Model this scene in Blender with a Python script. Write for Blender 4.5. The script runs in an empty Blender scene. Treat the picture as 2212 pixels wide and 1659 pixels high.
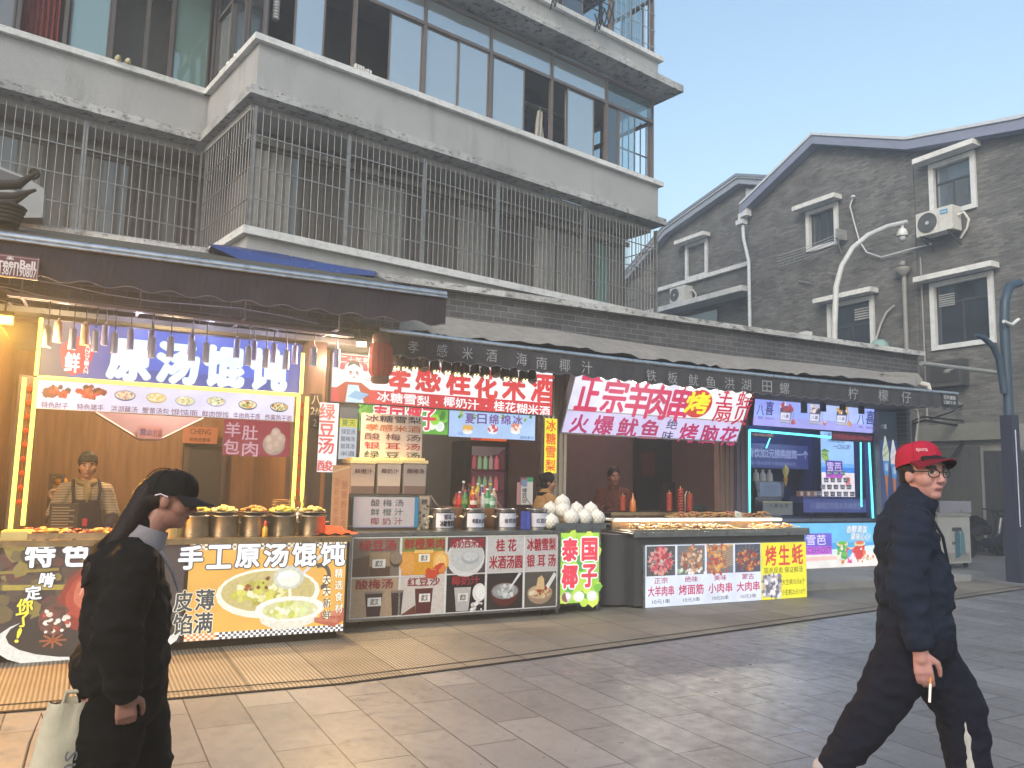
import bpy, math, random
from mathutils import Vector, Matrix, noise
R = math.radians
rnd = random.Random(7)
scene = bpy.context.scene

# ------------------------------------------------------------------ camera, sky, sun, exposure
CAM_H, FPX, CX, CY = 1.5, 1727.6, 1106.0, 829.5        # photo measured in a 2212 x 1659 grid
PITCH, ROLL = R(6.753), R(1.303)
fwd = Vector((0, math.cos(PITCH), math.sin(PITCH)))
r0 = Vector((1, 0, 0)); u0 = r0.cross(fwd)
RX = r0 * math.cos(ROLL) + u0 * math.sin(ROLL)
RY = -r0 * math.sin(ROLL) + u0 * math.cos(ROLL)
EYE = Vector((0, 0, CAM_H))
cam_d = bpy.data.cameras.new('camera'); cam = bpy.data.objects.new('camera', cam_d)
scene.collection.objects.link(cam)
cam_d.sensor_width = 36; cam_d.lens = FPX / 2212 * 36; cam_d.clip_start = .05; cam_d.clip_end = 3000
m = Matrix((RX, RY, -fwd)).transposed().to_4x4(); m.translation = EYE
cam.matrix_world = m
scene.camera = cam

SUN_EL, SUN_AZ = R(32), R(205)       # soft hazy sun behind and left of the viewer
world = bpy.data.worlds.new('World'); scene.world = world; world.use_nodes = True
wn = world.node_tree; wn.nodes.clear()
sky = wn.nodes.new('ShaderNodeTexSky'); sky.sky_type = 'NISHITA'; sky.sun_disc = False
sky.sun_elevation = SUN_EL; sky.sun_rotation = SUN_AZ
sky.air_density = 1.8; sky.dust_density = 2.5; sky.ozone_density = 2.2
bg = wn.nodes.new('ShaderNodeBackground'); bg.inputs['Strength'].default_value = .115
wo = wn.nodes.new('ShaderNodeOutputWorld')
wn.links.new(sky.outputs[0], bg.inputs[0]); wn.links.new(bg.outputs[0], wo.inputs[0])
sun_d = bpy.data.lights.new('sun', 'SUN'); sun_d.energy = .75; sun_d.angle = R(25); sun_d.color = (1, .985, .97)
sun = bpy.data.objects.new('sun', sun_d); scene.collection.objects.link(sun)
sd = Vector((math.sin(SUN_AZ) * math.cos(SUN_EL), math.cos(SUN_AZ) * math.cos(SUN_EL), math.sin(SUN_EL)))
sun.rotation_euler = sd.to_track_quat('Z', 'Y').to_euler()
scene.view_settings.view_transform = 'Standard'; scene.view_settings.look = 'None'
scene.view_settings.exposure = 1.28; scene.view_settings.gamma = 1
scene.render.engine = 'CYCLES'
scene.cycles.max_bounces = 6; scene.cycles.diffuse_bounces = 3; scene.cycles.glossy_bounces = 3
scene.cycles.transparent_max_bounces = 8; scene.cycles.caustics_reflective = False
scene.cycles.caustics_refractive = False; scene.cycles.sample_clamp_indirect = 6
scene.cycles.use_denoising = True

# ------------------------------------------------------------------ frames: S = shop row, A = flats, B = grey brick house, W = world
def frame(ax):
    n = Vector((-ax.y, ax.x, 0))
    return Matrix(((ax.x, n.x, 0, 0), (ax.y, n.y, 0, 0), (0, 0, 1, 0), (0, 0, 0, 1)))
YS, YA = R(62.33), R(51.64)
S = frame(Vector((math.sin(YS), math.cos(YS), 0)))
A = frame(Vector((math.sin(YA), math.cos(YA), 0)))
B = frame(Vector((.4924, -.8704, 0)))
W = Matrix.Identity(4)
def ray(x, y): return RX * ((x - CX) / FPX) - RY * ((y - CY) / FPX) + fwd
def on(x, y, t, F=None):
    """point of the plane at distance t (frame coordinates) seen at photo position x, y"""
    F = S if F is None else F
    v = F.to_3x3().transposed() @ ray(x, y); k = t / v.y
    return Vector((v.x * k, t, v.z * k + CAM_H))
def sx(x, y, t, F=None): return on(x, y, t, F).x
def sz(x, y, t, F=None): return on(x, y, t, F).z
def at(x, y, Y):
    return EYE + ray(x, y) * (Y / ray(x, y).y)

# ------------------------------------------------------------------ colours and materials
def lin(c):
    if isinstance(c, tuple): return c
    c = c.lstrip('#'); o = []
    for i in (0, 2, 4):
        v = int(c[i:i + 2], 16) / 255
        o.append(v / 12.92 if v <= .04045 else ((v + .055) / 1.055) ** 2.4)
    return tuple(o)
MATS = {}
def new_mat(name):
    mt = bpy.data.materials.new(name); mt.use_nodes = True
    nt = mt.node_tree; nt.nodes.clear()
    out = nt.nodes.new('ShaderNodeOutputMaterial'); p = nt.nodes.new('ShaderNodeBsdfPrincipled')
    nt.links.new(p.outputs[0], out.inputs[0]); MATS[name] = mt
    return mt, nt, p
def N(nt, t, **kw):
    n = nt.nodes.new('ShaderNode' + t)
    for k, v in kw.items():
        if k in n.inputs: n.inputs[k].default_value = v
        else: setattr(n, k, v)
    return n
def mixc(nt, fac, a, b, mode='MIX'):
    n = nt.nodes.new('ShaderNodeMix'); n.data_type = 'RGBA'; n.blend_type = mode
    for sock, v in ((0, fac), (6, a), (7, b)):
        if hasattr(v, 'links') or hasattr(v, 'is_output'): nt.links.new(v, n.inputs[sock])
        elif sock == 0: n.inputs[0].default_value = v
        else: n.inputs[sock].default_value = (*v, 1)
    return n.outputs[2]
def ramp(nt, src, stops):
    n = nt.nodes.new('ShaderNodeValToRGB'); e = n.color_ramp.elements
    while len(e) < len(stops): e.new(.5)
    for el, (p, c) in zip(e, stops):
        el.position = p; el.color = (c, c, c, 1) if not isinstance(c, tuple) else (*c, 1)
    nt.links.new(src, n.inputs[0]); return n.outputs[0]
def coords(nt, scale=(1, 1, 1), swap=None):
    tc = nt.nodes.new('ShaderNodeTexCoord'); o = tc.outputs['Object']
    if swap:
        sp = nt.nodes.new('ShaderNodeSeparateXYZ'); cb = nt.nodes.new('ShaderNodeCombineXYZ')
        nt.links.new(o, sp.inputs[0])
        for i, ax in enumerate(swap):
            if ax: nt.links.new(sp.outputs['xyz'.index(ax)], cb.inputs[i])
        o = cb.outputs[0]
    mp = nt.nodes.new('ShaderNodeMapping'); mp.inputs['Scale'].default_value = scale
    nt.links.new(o, mp.inputs[0]); return mp.outputs[0]
def noise_tex(nt, vec, scale, detail=4, rough=.55):
    n = N(nt, 'TexNoise', Scale=scale, Detail=detail, Roughness=rough)
    nt.links.new(vec, n.inputs['Vector']); return n.outputs[0]
def bump(nt, p, h, dist, strength=1.0):
    b = N(nt, 'Bump', Strength=strength, Distance=dist)
    nt.links.new(h, b.inputs['Height']); nt.links.new(b.outputs[0], p.inputs['Normal'])
def col_mat(name, rough=.5, metal=0., vary=.12, scale=6., bmp=0., bscale=40., spec=.5, emit=0., sample=True, trans=0., fleck=0.):
    """colour comes from the mesh's own 'Col' attribute, varied by noise"""
    mt, nt, p = new_mat(name)
    a = nt.nodes.new('ShaderNodeAttribute'); a.attribute_name = 'Col'
    v = coords(nt); n = noise_tex(nt, v, scale)
    c = mixc(nt, 1.0, a.outputs[0], ramp(nt, n, [(.25, 1 - vary), (.75, 1 + vary * .3)]), 'MULTIPLY')
    if fleck:
        n2 = noise_tex(nt, v, 90, 2)
        c = mixc(nt, ramp(nt, n2, [(.55, 0.), (.7, fleck)]), c, (.05, .05, .05))
    nt.links.new(c, p.inputs['Base Color'])
    p.inputs['Metallic'].default_value = metal
    nt.links.new(ramp(nt, n, [(.2, max(0, rough - .1)), (.8, min(1, rough + .12))]), p.inputs['Roughness'])
    p.inputs['Specular IOR Level'].default_value = spec
    if bmp: bump(nt, p, noise_tex(nt, v, bscale, 5), bmp)
    if emit:
        lc = mixc(nt, 1.0, a.outputs[0], ramp(nt, noise_tex(nt, v, 2.7, 3), [(.3, .84), (.7, 1.08)]), 'MULTIPLY') if emit < 1 else a.outputs[0]
        nt.links.new(lc, p.inputs['Emission Color']); p.inputs['Emission Strength'].default_value = emit
        nt.links.remove(p.inputs['Base Color'].links[0]); p.inputs['Base Color'].default_value = (.06, .06, .06, 1)
        if not sample: mt.cycles.emission_sampling = 'NONE'
    if trans: p.inputs['Transmission Weight'].default_value = trans
    return mt
PAINT = col_mat('painted_surface', .5, vary=.18, bmp=.0006)
MATTE = col_mat('matte_surface', .85, vary=.22, bmp=.001, spec=.2)
GLOSS = col_mat('glossy_plastic', .22, vary=.06)
STEEL = col_mat('brushed_steel', .32, 1., vary=.25, scale=14)
IRON = col_mat('galvanised_iron', .5, .6, vary=.35, scale=9, bmp=.0008)
CLOTH = col_mat('woven_cloth', .9, vary=.25, scale=9, bmp=.002, bscale=160, spec=.15)
FOOD = col_mat('cooked_food', .35, vary=.35, scale=30, bmp=.003, bscale=60)
SKIN = col_mat('skin', .5, vary=.08, scale=14, bmp=.0006, bscale=120)
HAIRM = col_mat('hair', .65, spec=.25, vary=.4, scale=60, bmp=.002, bscale=90)
PRINT = col_mat('printed_sheet', .45, vary=.05, spec=.35)
PICT = col_mat('printed_picture', .4, vary=.16, scale=38, spec=.3)
LIT = col_mat('lit_panel', .6, emit=.5, spec=.15)
LITART = col_mat('lit_print', .6, emit=.5, sample=False, spec=.15)
LAMP = col_mat('lamp_glow', .3, emit=6.0)
TUBE = col_mat('led_tube', .3, emit=1.15)
GLOW = col_mat('small_led', .3, emit=2.5, sample=False)
DIM = col_mat('dim_screen', .5, emit=.32, sample=False, spec=.2)
# soft variation inside backlit pictures
def lit_pict():
    mt, nt, p = new_mat('lit_picture')
    a = nt.nodes.new('ShaderNodeAttribute'); a.attribute_name = 'Col'
    v = coords(nt); n = noise_tex(nt, v, 34, 5, .65)
    c = mixc(nt, 1.0, a.outputs[0], ramp(nt, n, [(.3, .78), (.7, 1.1)]), 'MULTIPLY')
    nt.links.new(c, p.inputs['Emission Color']); p.inputs['Emission Strength'].default_value = .5
    p.inputs['Base Color'].default_value = (.05, .05, .05, 1); p.inputs['Roughness'].default_value = .3
    mt.cycles.emission_sampling = 'NONE'; return mt
LITPICT = lit_pict()

def plaster(name, c0, c1, stain=.5, speck=.25, peel=0.):
    mt, nt, p = new_mat(name)
    v = coords(nt); vs = coords(nt, (1, 1, .18))
    big = noise_tex(nt, v, .9, 5); strk = noise_tex(nt, vs, 3.2, 5, .6); fine = noise_tex(nt, v, 55, 3)
    c = mixc(nt, ramp(nt, big, [(.35, 0.), (.68, 1.)]), c0, c1)
    c = mixc(nt, ramp(nt, strk, [(.52, 0.), (.8, stain)]), c, tuple(x * .45 for x in c0))
    c = mixc(nt, ramp(nt, fine, [(.45, 0.), (.7, speck)]), c, tuple(min(1, x * 1.5) for x in c1))
    if peel:
        pn_ = noise_tex(nt, coords(nt, (1, 1, 2.2)), 7.5, 7, .75); c = mixc(nt, ramp(nt, pn_, [(.53, 0.), (.6, peel)]), c, (.10, .098, .095))
    run = noise_tex(nt, coords(nt, (1, 1, .06)), 5.5, 4, .7); c = mixc(nt, ramp(nt, run, [(.6, 0.), (.78, stain * .8)]), c, tuple(x * .5 for x in c0))
    nt.links.new(c, p.inputs['Base Color']); p.inputs['Roughness'].default_value = .9
    p.inputs['Specular IOR Level'].default_value = .2
    bump(nt, p, fine, .006); return mt
PLASTER = plaster('pebbledash_render', (.345, .342, .34), (.40, .396, .392), .6, .3)
TRIM = plaster('weathered_white_trim', (.62, .615, .6), (.74, .735, .72), .55, .1, .25)
OLDTRIM = plaster('peeling_concrete_trim', (.27, .268, .262), (.56, .555, .545), .8, .3, .85)
CONCRETE = plaster('grey_concrete', (.20, .20, .195), (.28, .28, .27), .5, .15)
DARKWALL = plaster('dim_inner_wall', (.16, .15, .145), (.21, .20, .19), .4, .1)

def bricks(name, c1, c2, mort, bw, bh, msize, swap='xz', rough=.8, spread=.5):
    mt, nt, p = new_mat(name)
    v = coords(nt, swap=swap)
    b = N(nt, 'TexBrick', Scale=1.0); b.inputs['Brick Width'].default_value = bw; b.inputs['Row Height'].default_value = bh
    b.inputs['Mortar Size'].default_value = msize; b.inputs['Mortar Smooth'].default_value = .2; b.inputs['Bias'].default_value = 0
    b.inputs['Color1'].default_value = (*c1, 1); b.inputs['Color2'].default_value = (*c2, 1); b.inputs['Mortar'].default_value = (*mort, 1)
    nt.links.new(v, b.inputs['Vector'])
    vo = coords(nt); big = noise_tex(nt, vo, 1.1, 6, .65); fine = noise_tex(nt, vo, 45, 3)
    c = mixc(nt, 1.0, b.outputs[0], ramp(nt, big, [(.3, 1 - spread), (.7, 1.18)]), 'MULTIPLY')
    c = mixc(nt, 1.0, c, ramp(nt, fine, [(.3, .8), (.7, 1.15)]), 'MULTIPLY')
    nt.links.new(c, p.inputs['Base Color']); p.inputs['Roughness'].default_value = rough
    p.inputs['Specular IOR Level'].default_value = .25
    inv = N(nt, 'Math', operation='MULTIPLY_ADD'); inv.inputs[1].default_value = -1; inv.inputs[2].default_value = 1
    nt.links.new(b.outputs[1], inv.inputs[0])
    ad = N(nt, 'Math', operation='MULTIPLY_ADD'); ad.inputs[1].default_value = .35
    nt.links.new(fine, ad.inputs[0]); nt.links.new(inv.outputs[0], ad.inputs[2])
    bump(nt, p, ad.outputs[0], .008); return mt
TILE = bricks('dark_grey_wall_tile', (.085, .085, .09), (.13, .13, .135), (.22, .22, .225), .21, .075, .006)
GREYBRICK = bricks('grey_brick', (.105, .103, .10), (.205, .20, .192), (.15, .147, .14), .24, .068, .010, spread=.45)
def brick_flecks(mt):
    nt = mt.node_tree; p = [n for n in nt.nodes if n.type == 'BSDF_PRINCIPLED'][0]
    src = p.inputs['Base Color'].links[0].from_socket
    v = coords(nt, (1, 1, 3.2)); n = noise_tex(nt, v, 5.5, 4, .7)
    nt.links.new(mixc(nt, ramp(nt, n, [(.60, 0.), (.74, .55)]), src, (.33, .32, .30)), p.inputs['Base Color'])
brick_flecks(GREYBRICK)

def wood(name, c0, c1, sc=(7, 7, .6)):
    mt, nt, p = new_mat(name)
    v = coords(nt, sc); n = noise_tex(nt, v, 2.2, 6, .6)
    nt.links.new(mixc(nt, ramp(nt, n, [(.3, 0.), (.7, 1.)]), c0, c1), p.inputs['Base Color'])
    p.inputs['Roughness'].default_value = .5; bump(nt, p, n, .003); return mt
WOOD = wood('stained_wood', (.17, .075, .032), (.32, .15, .065))
DWOOD = wood('dark_wood', (.055, .03, .02), (.11, .06, .04))

def paving():
    mt, nt, p = new_mat('granite_paving')
    def slabs(w, h, msize, off):
        v = coords(nt, swap='yx')
        b = N(nt, 'TexBrick', Scale=1.0); b.offset = .37; b.offset_frequency = 2
        b.inputs['Brick Width'].default_value = w; b.inputs['Row Height'].default_value = h
        b.inputs['Mortar Size'].default_value = msize; b.inputs['Mortar Smooth'].default_value = .3; b.inputs['Bias'].default_value = 0
        b.inputs['Color1'].default_value = (.168, .167, .172, 1); b.inputs['Color2'].default_value = (.226, .225, .23, 1)
        b.inputs['Mortar'].default_value = (.055, .05, .048, 1)
        nt.links.new(v, b.inputs['Vector']); return b
    b = slabs(.92, .335, .0045, .4)
    v = coords(nt); big = noise_tex(nt, v, .7, 5, .6); fine = noise_tex(nt, v, 120, 3); mid = noise_tex(nt, v, 9, 4)
    c = mixc(nt, 1.0, b.outputs[0], ramp(nt, fine, [(.3, .75), (.7, 1.2)]), 'MULTIPLY')
    c = mixc(nt, 1.0, c, ramp(nt, big, [(.3, .82), (.7, 1.1)]), 'MULTIPLY')
    c = mixc(nt, ramp(nt, mid, [(.55, 0.), (.75, .4)]), c, (.10, .094, .09))
    st = noise_tex(nt, coords(nt, (1, .35, 1)), 2.6, 6, .7); c = mixc(nt, ramp(nt, st, [(.52, 0.), (.72, .5)]), c, (.07, .066, .062))
    vo = N(nt, 'TexVoronoi', Scale=3.1); nt.links.new(v, vo.inputs['Vector']); c = mixc(nt, ramp(nt, vo.outputs['Distance'], [(.045, .6), (.065, 0.)]), c, (.06, .058, .056))
    vp_ = N(nt, 'TexVoronoi', Scale=7.3); nt.links.new(v, vp_.inputs['Vector']); c = mixc(nt, ramp(nt, vp_.outputs['Distance'], [(.04, .45), (.07, 0.)]), c, (.30, .29, .28))
    nt.links.new(c, p.inputs['Base Color'])
    nt.links.new(ramp(nt, mid, [(.3, .27), (.7, .52)]), p.inputs['Roughness'])
    p.inputs['Specular IOR Level'].default_value = .45
    inv = N(nt, 'Math', operation='MULTIPLY_ADD'); inv.inputs[1].default_value = -1; inv.inputs[2].default_value = 1
    nt.links.new(b.outputs[1], inv.inputs[0])
    ad = N(nt, 'Math', operation='MULTIPLY_ADD'); ad.inputs[1].default_value = .12
    nt.links.new(mid, ad.inputs[0]); nt.links.new(inv.outputs[0], ad.inputs[2])
    bump(nt, p, ad.outputs[0], .005); return mt
PAVING = paving()
def ribbed():
    mt, nt, p = new_mat('ribbed_granite')
    v = coords(nt, swap='yx')
    b = N(nt, 'TexBrick', Scale=1.0); b.offset = 0
    b.inputs['Brick Width'].default_value = 1.25; b.inputs['Row Height'].default_value = .56
    b.inputs['Mortar Size'].default_value = .006; b.inputs['Bias'].default_value = 0
    b.inputs['Color1'].default_value = (.205, .178, .142, 1); b.inputs['Color2'].default_value = (.265, .235, .19, 1)
    b.inputs['Mortar'].default_value = (.05, .045, .04, 1); nt.links.new(v, b.inputs['Vector'])
    w = N(nt, 'TexWave', Scale=10.5, Distortion=.25, Detail=1.0); w.bands_direction = 'X'
    nt.links.new(coords(nt), w.inputs['Vector'])
    big = noise_tex(nt, coords(nt), 1.2, 5)
    c = mixc(nt, 1.0, b.outputs[0], ramp(nt, w.outputs[1], [(.2, .5), (.55, 1.08)]), 'MULTIPLY')
    c = mixc(nt, 1.0, c, ramp(nt, big, [(.3, .72), (.7, 1.12)]), 'MULTIPLY')
    nt.links.new(c, p.inputs['Base Color']); p.inputs['Roughness'].default_value = .6
    bump(nt, p, w.outputs[1], .004); return mt
RIBBED = ribbed()
def window_glass(name, tint, refl, rough=.03, clear=0.):
    mt, nt, p = new_mat(name)
    p.inputs['Base Color'].default_value = (*tint, 1); p.inputs['Roughness'].default_value = .2
    g = N(nt, 'BsdfGlossy', Roughness=rough); g.inputs['Color'].default_value = (.86, .93, .97, 1)
    n = noise_tex(nt, coords(nt), 1.4, 2); b = N(nt, 'Bump', Strength=.25, Distance=.02)
    nt.links.new(n, b.inputs['Height']); nt.links.new(b.outputs[0], g.inputs['Normal'])
    mx = nt.nodes.new('ShaderNodeMixShader'); mx.inputs[0].default_value = refl
    nt.links.new(p.outputs[0], mx.inputs[1]); nt.links.new(g.outputs[0], mx.inputs[2])
    last = mx.outputs[0]
    if clear:
        tr = nt.nodes.new('ShaderNodeBsdfTransparent'); tr.inputs[0].default_value = (.85, .93, .95, 1)
        m2 = nt.nodes.new('ShaderNodeMixShader'); m2.inputs[0].default_value = clear
        nt.links.new(last, m2.inputs[1]); nt.links.new(tr.outputs[0], m2.inputs[2]); last = m2.outputs[0]
    out = [n for n in nt.nodes if n.type == 'OUTPUT_MATERIAL'][0]
    nt.links.new(last, out.inputs[0]); return mt
GLASS = window_glass('sky_window_glass', (.24, .27, .28), .42)
DGLASS = window_glass('dark_window_glass', (.02, .024, .03), .14)
CLEAR = window_glass('clear_window_glass', (.2, .26, .28), .5, .03, .72)
CURTG = window_glass('net_curtain_glass', (.15, .148, .145), .06)

# ------------------------------------------------------------------ text
_tc = {}
def glyphs(st, bold):
    k = (st, bold)
    if k in _tc: return _tc[k]
    cu = bpy.data.curves.new('lettering', 'FONT'); cu.body = st; cu.size = 1; cu.resolution_u = 2
    cu.offset = bold; cu.fill_mode = 'BOTH' if hasattr(cu, 'fill_mode') else cu.fill_mode
    ob = bpy.data.objects.new('lettering', cu); scene.collection.objects.link(ob)
    dg = bpy.context.evaluated_depsgraph_get(); dg.update()
    me = bpy.data.meshes.new_from_object(ob.evaluated_get(dg))
    vs = [(v.co.x, v.co.y) for v in me.vertices]; fs = [tuple(p.vertices) for p in me.polygons]
    bpy.data.objects.remove(ob); bpy.data.curves.remove(cu); bpy.data.meshes.remove(me)
    if vs:
        x0 = min(v[0] for v in vs); x1 = max(v[0] for v in vs); y0 = min(v[1] for v in vs); y1 = max(v[1] for v in vs)
        vs = [((x - x0) / max(1e-6, x1 - x0), (y - y0) / max(1e-6, y1 - y0)) for x, y in vs]
    _tc[k] = (vs, fs); return vs, fs

# ------------------------------------------------------------------ mesh builder (frame coordinates)
class MB:
    def __init__(s, mat=PAINT, col='#808080'):
        s.v = []; s.f = []; s.c = []; s.mi = []; s.ms = []; s.sm = []; s.col = (.5, .5, .5); s.use(mat, col); s.smooth = False
    def use(s, mat=None, col=None):
        if mat is not None:
            if mat not in s.ms: s.ms.append(mat)
            s.k = s.ms.index(mat)
        if col is not None: s.col = lin(col)
        return s
    def face(s, pts, col=None):
        b = len(s.v); s.v += [Vector(p) for p in pts]; s.f.append(tuple(range(b, b + len(pts))))
        s.c.append(s.col if col is None else lin(col)); s.mi.append(s.k); s.sm.append(s.smooth); return s
    def grid(s, rows, closed_u=False, closed_v=False, col=None):
        b = len(s.v); nu = len(rows[0]); nv = len(rows)
        for r in rows: s.v += [Vector(p) for p in r]
        c = s.col if col is None else lin(col)
        for j in range(nv if closed_v else nv - 1):
            for i in range(nu if closed_u else nu - 1):
                i2 = (i + 1) % nu; j2 = (j + 1) % nv
                s.f.append((b + j * nu + i, b + j * nu + i2, b + j2 * nu + i2, b + j2 * nu + i))
                s.c.append(c); s.mi.append(s.k); s.sm.append(s.smooth)
        return s
    def box(s, x0, x1, y0, y1, z0, z1, col=None):
        if x0 > x1: x0, x1 = x1, x0
        if y0 > y1: y0, y1 = y1, y0
        if z0 > z1: z0, z1 = z1, z0
        p = [Vector((x, y, z)) for z in (z0, z1) for y in (y0, y1) for x in (x0, x1)]
        b = len(s.v); s.v += p
        for q in ((0, 2, 3, 1), (4, 5, 7, 6), (0, 1, 5, 4), (2, 6, 7, 3), (0, 4, 6, 2), (1, 3, 7, 5)):
            s.f.append(tuple(b + i for i in q)); s.c.append(s.col if col is None else lin(col)); s.mi.append(s.k); s.sm.append(False)
        return s
    def obox(s, p, q, w, h, up=Vector((0, 0, 1)), col=None):
        """bar from p to q with a w x h section"""
        p = Vector(p); q = Vector(q); d = (q - p).normalized(); a = d.cross(up)
        a = a.normalized() if a.length > 1e-4 else Vector((1, 0, 0)); u = a.cross(d)
        r = []
        for e in (p, q): r.append([e + a * sx_ * w / 2 + u * sy_ * h / 2 for sx_, sy_ in ((-1, -1), (1, -1), (1, 1), (-1, 1))])
        s.grid(r, closed_u=True, col=col); s.face(r[0], col); s.face(r[1][::-1], col); return s
    def tube(s, pts, r, n=8, caps=True, col=None):
        pts = [Vector(p) for p in pts]; rows = []; up = Vector((0, 0, 1)); prev = None
        for i, p in enumerate(pts):
            d = (pts[min(i + 1, len(pts) - 1)] - pts[max(i - 1, 0)]).normalized()
            if prev is None:
                a = d.cross(up); a = a.normalized() if a.length > 1e-3 else d.cross(Vector((1, 0, 0))).normalized()
            else:
                a = prev - d * prev.dot(d); a = a.normalized() if a.length > 1e-5 else prev
            prev = a; b = d.cross(a); rr = r[i] if isinstance(r, (list, tuple)) else r
            rows.append([p + (a * math.cos(t) + b * math.sin(t)) * rr for t in [2 * math.pi * k / n for k in range(n)]])
        o = s.smooth; s.smooth = True; s.grid(rows, closed_u=True, col=col); s.smooth = o
        if caps: s.face(rows[0][::-1], col); s.face(rows[-1], col)
        return s
    def lathe(s, c, prof, n=20, col=None, axis=None, cap=True):
        c = Vector(c); z = Vector(axis).normalized() if axis else Vector((0, 0, 1))
        a = z.orthogonal().normalized(); b = z.cross(a)
        rows = [[c + z * h + (a * math.cos(t) + b * math.sin(t)) * r for t in [2 * math.pi * k / n for k in range(n)]] for r, h in prof]
        o = s.smooth; s.smooth = True; s.grid(rows, closed_u=True, col=col); s.smooth = o
        if cap:
            if prof[0][0] > 1e-4: s.face(rows[0][::-1], col)
            if prof[-1][0] > 1e-4: s.face(rows[-1], col)
        return s
    def ball(s, c, rx, ry=None, rz=None, nu=12, nv=8, col=None, rot=None, jit=0.):
        ry = rx if ry is None else ry; rz = rx if rz is None else rz; c = Vector(c); rows = []
        for j in range(nv + 1):
            th = math.pi * j / nv; row = []
            for i in range(nu):
                ph = 2 * math.pi * i / nu
                q = Vector((rx * math.sin(th) * math.cos(ph), ry * math.sin(th) * math.sin(ph), rz * math.cos(th)))
                if jit and 0 < j < nv: q *= 1 + rnd.uniform(-jit, jit)
                row.append(c + (rot @ q if rot else q))
            rows.append(row)
        o = s.smooth; s.smooth = True; s.grid(rows, closed_u=True, col=col); s.smooth = o; return s
    def prism(s, pts, y0, y1, col=None):
        """outline in x,z pushed from y0 to y1"""
        a = [(x, y0, z) for x, z in pts]; b = [(x, y1, z) for x, z in pts]
        s.face(a, col); s.face(b[::-1], col); s.grid([a, b], closed_u=True, col=col); return s
    def add(s, o, mat=None):
        """append another builder, optionally moved"""
        b = len(s.v); s.v += [(mat @ v if mat else v.copy()) for v in o.v]
        for f, c, k, sm in zip(o.f, o.c, o.mi, o.sm):
            mt = o.ms[k]
            if mt not in s.ms: s.ms.append(mt)
            s.f.append(tuple(b + i for i in f)); s.c.append(c); s.mi.append(s.ms.index(mt)); s.sm.append(sm)
        return s
    def mesh(s, name, org):
        me = bpy.data.meshes.new(name)
        me.from_pydata([v - org for v in s.v], [], s.f)
        for mt in s.ms: me.materials.append(mt)
        me.polygons.foreach_set('material_index', s.mi); me.polygons.foreach_set('use_smooth', s.sm)
        at_ = me.attributes.new('Col', 'FLOAT_COLOR', 'FACE')
        flat = []
        for c in s.c: flat += [c[0], c[1], c[2], 1.0]
        at_.data.foreach_set('color', flat); me.update(); return me
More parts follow.
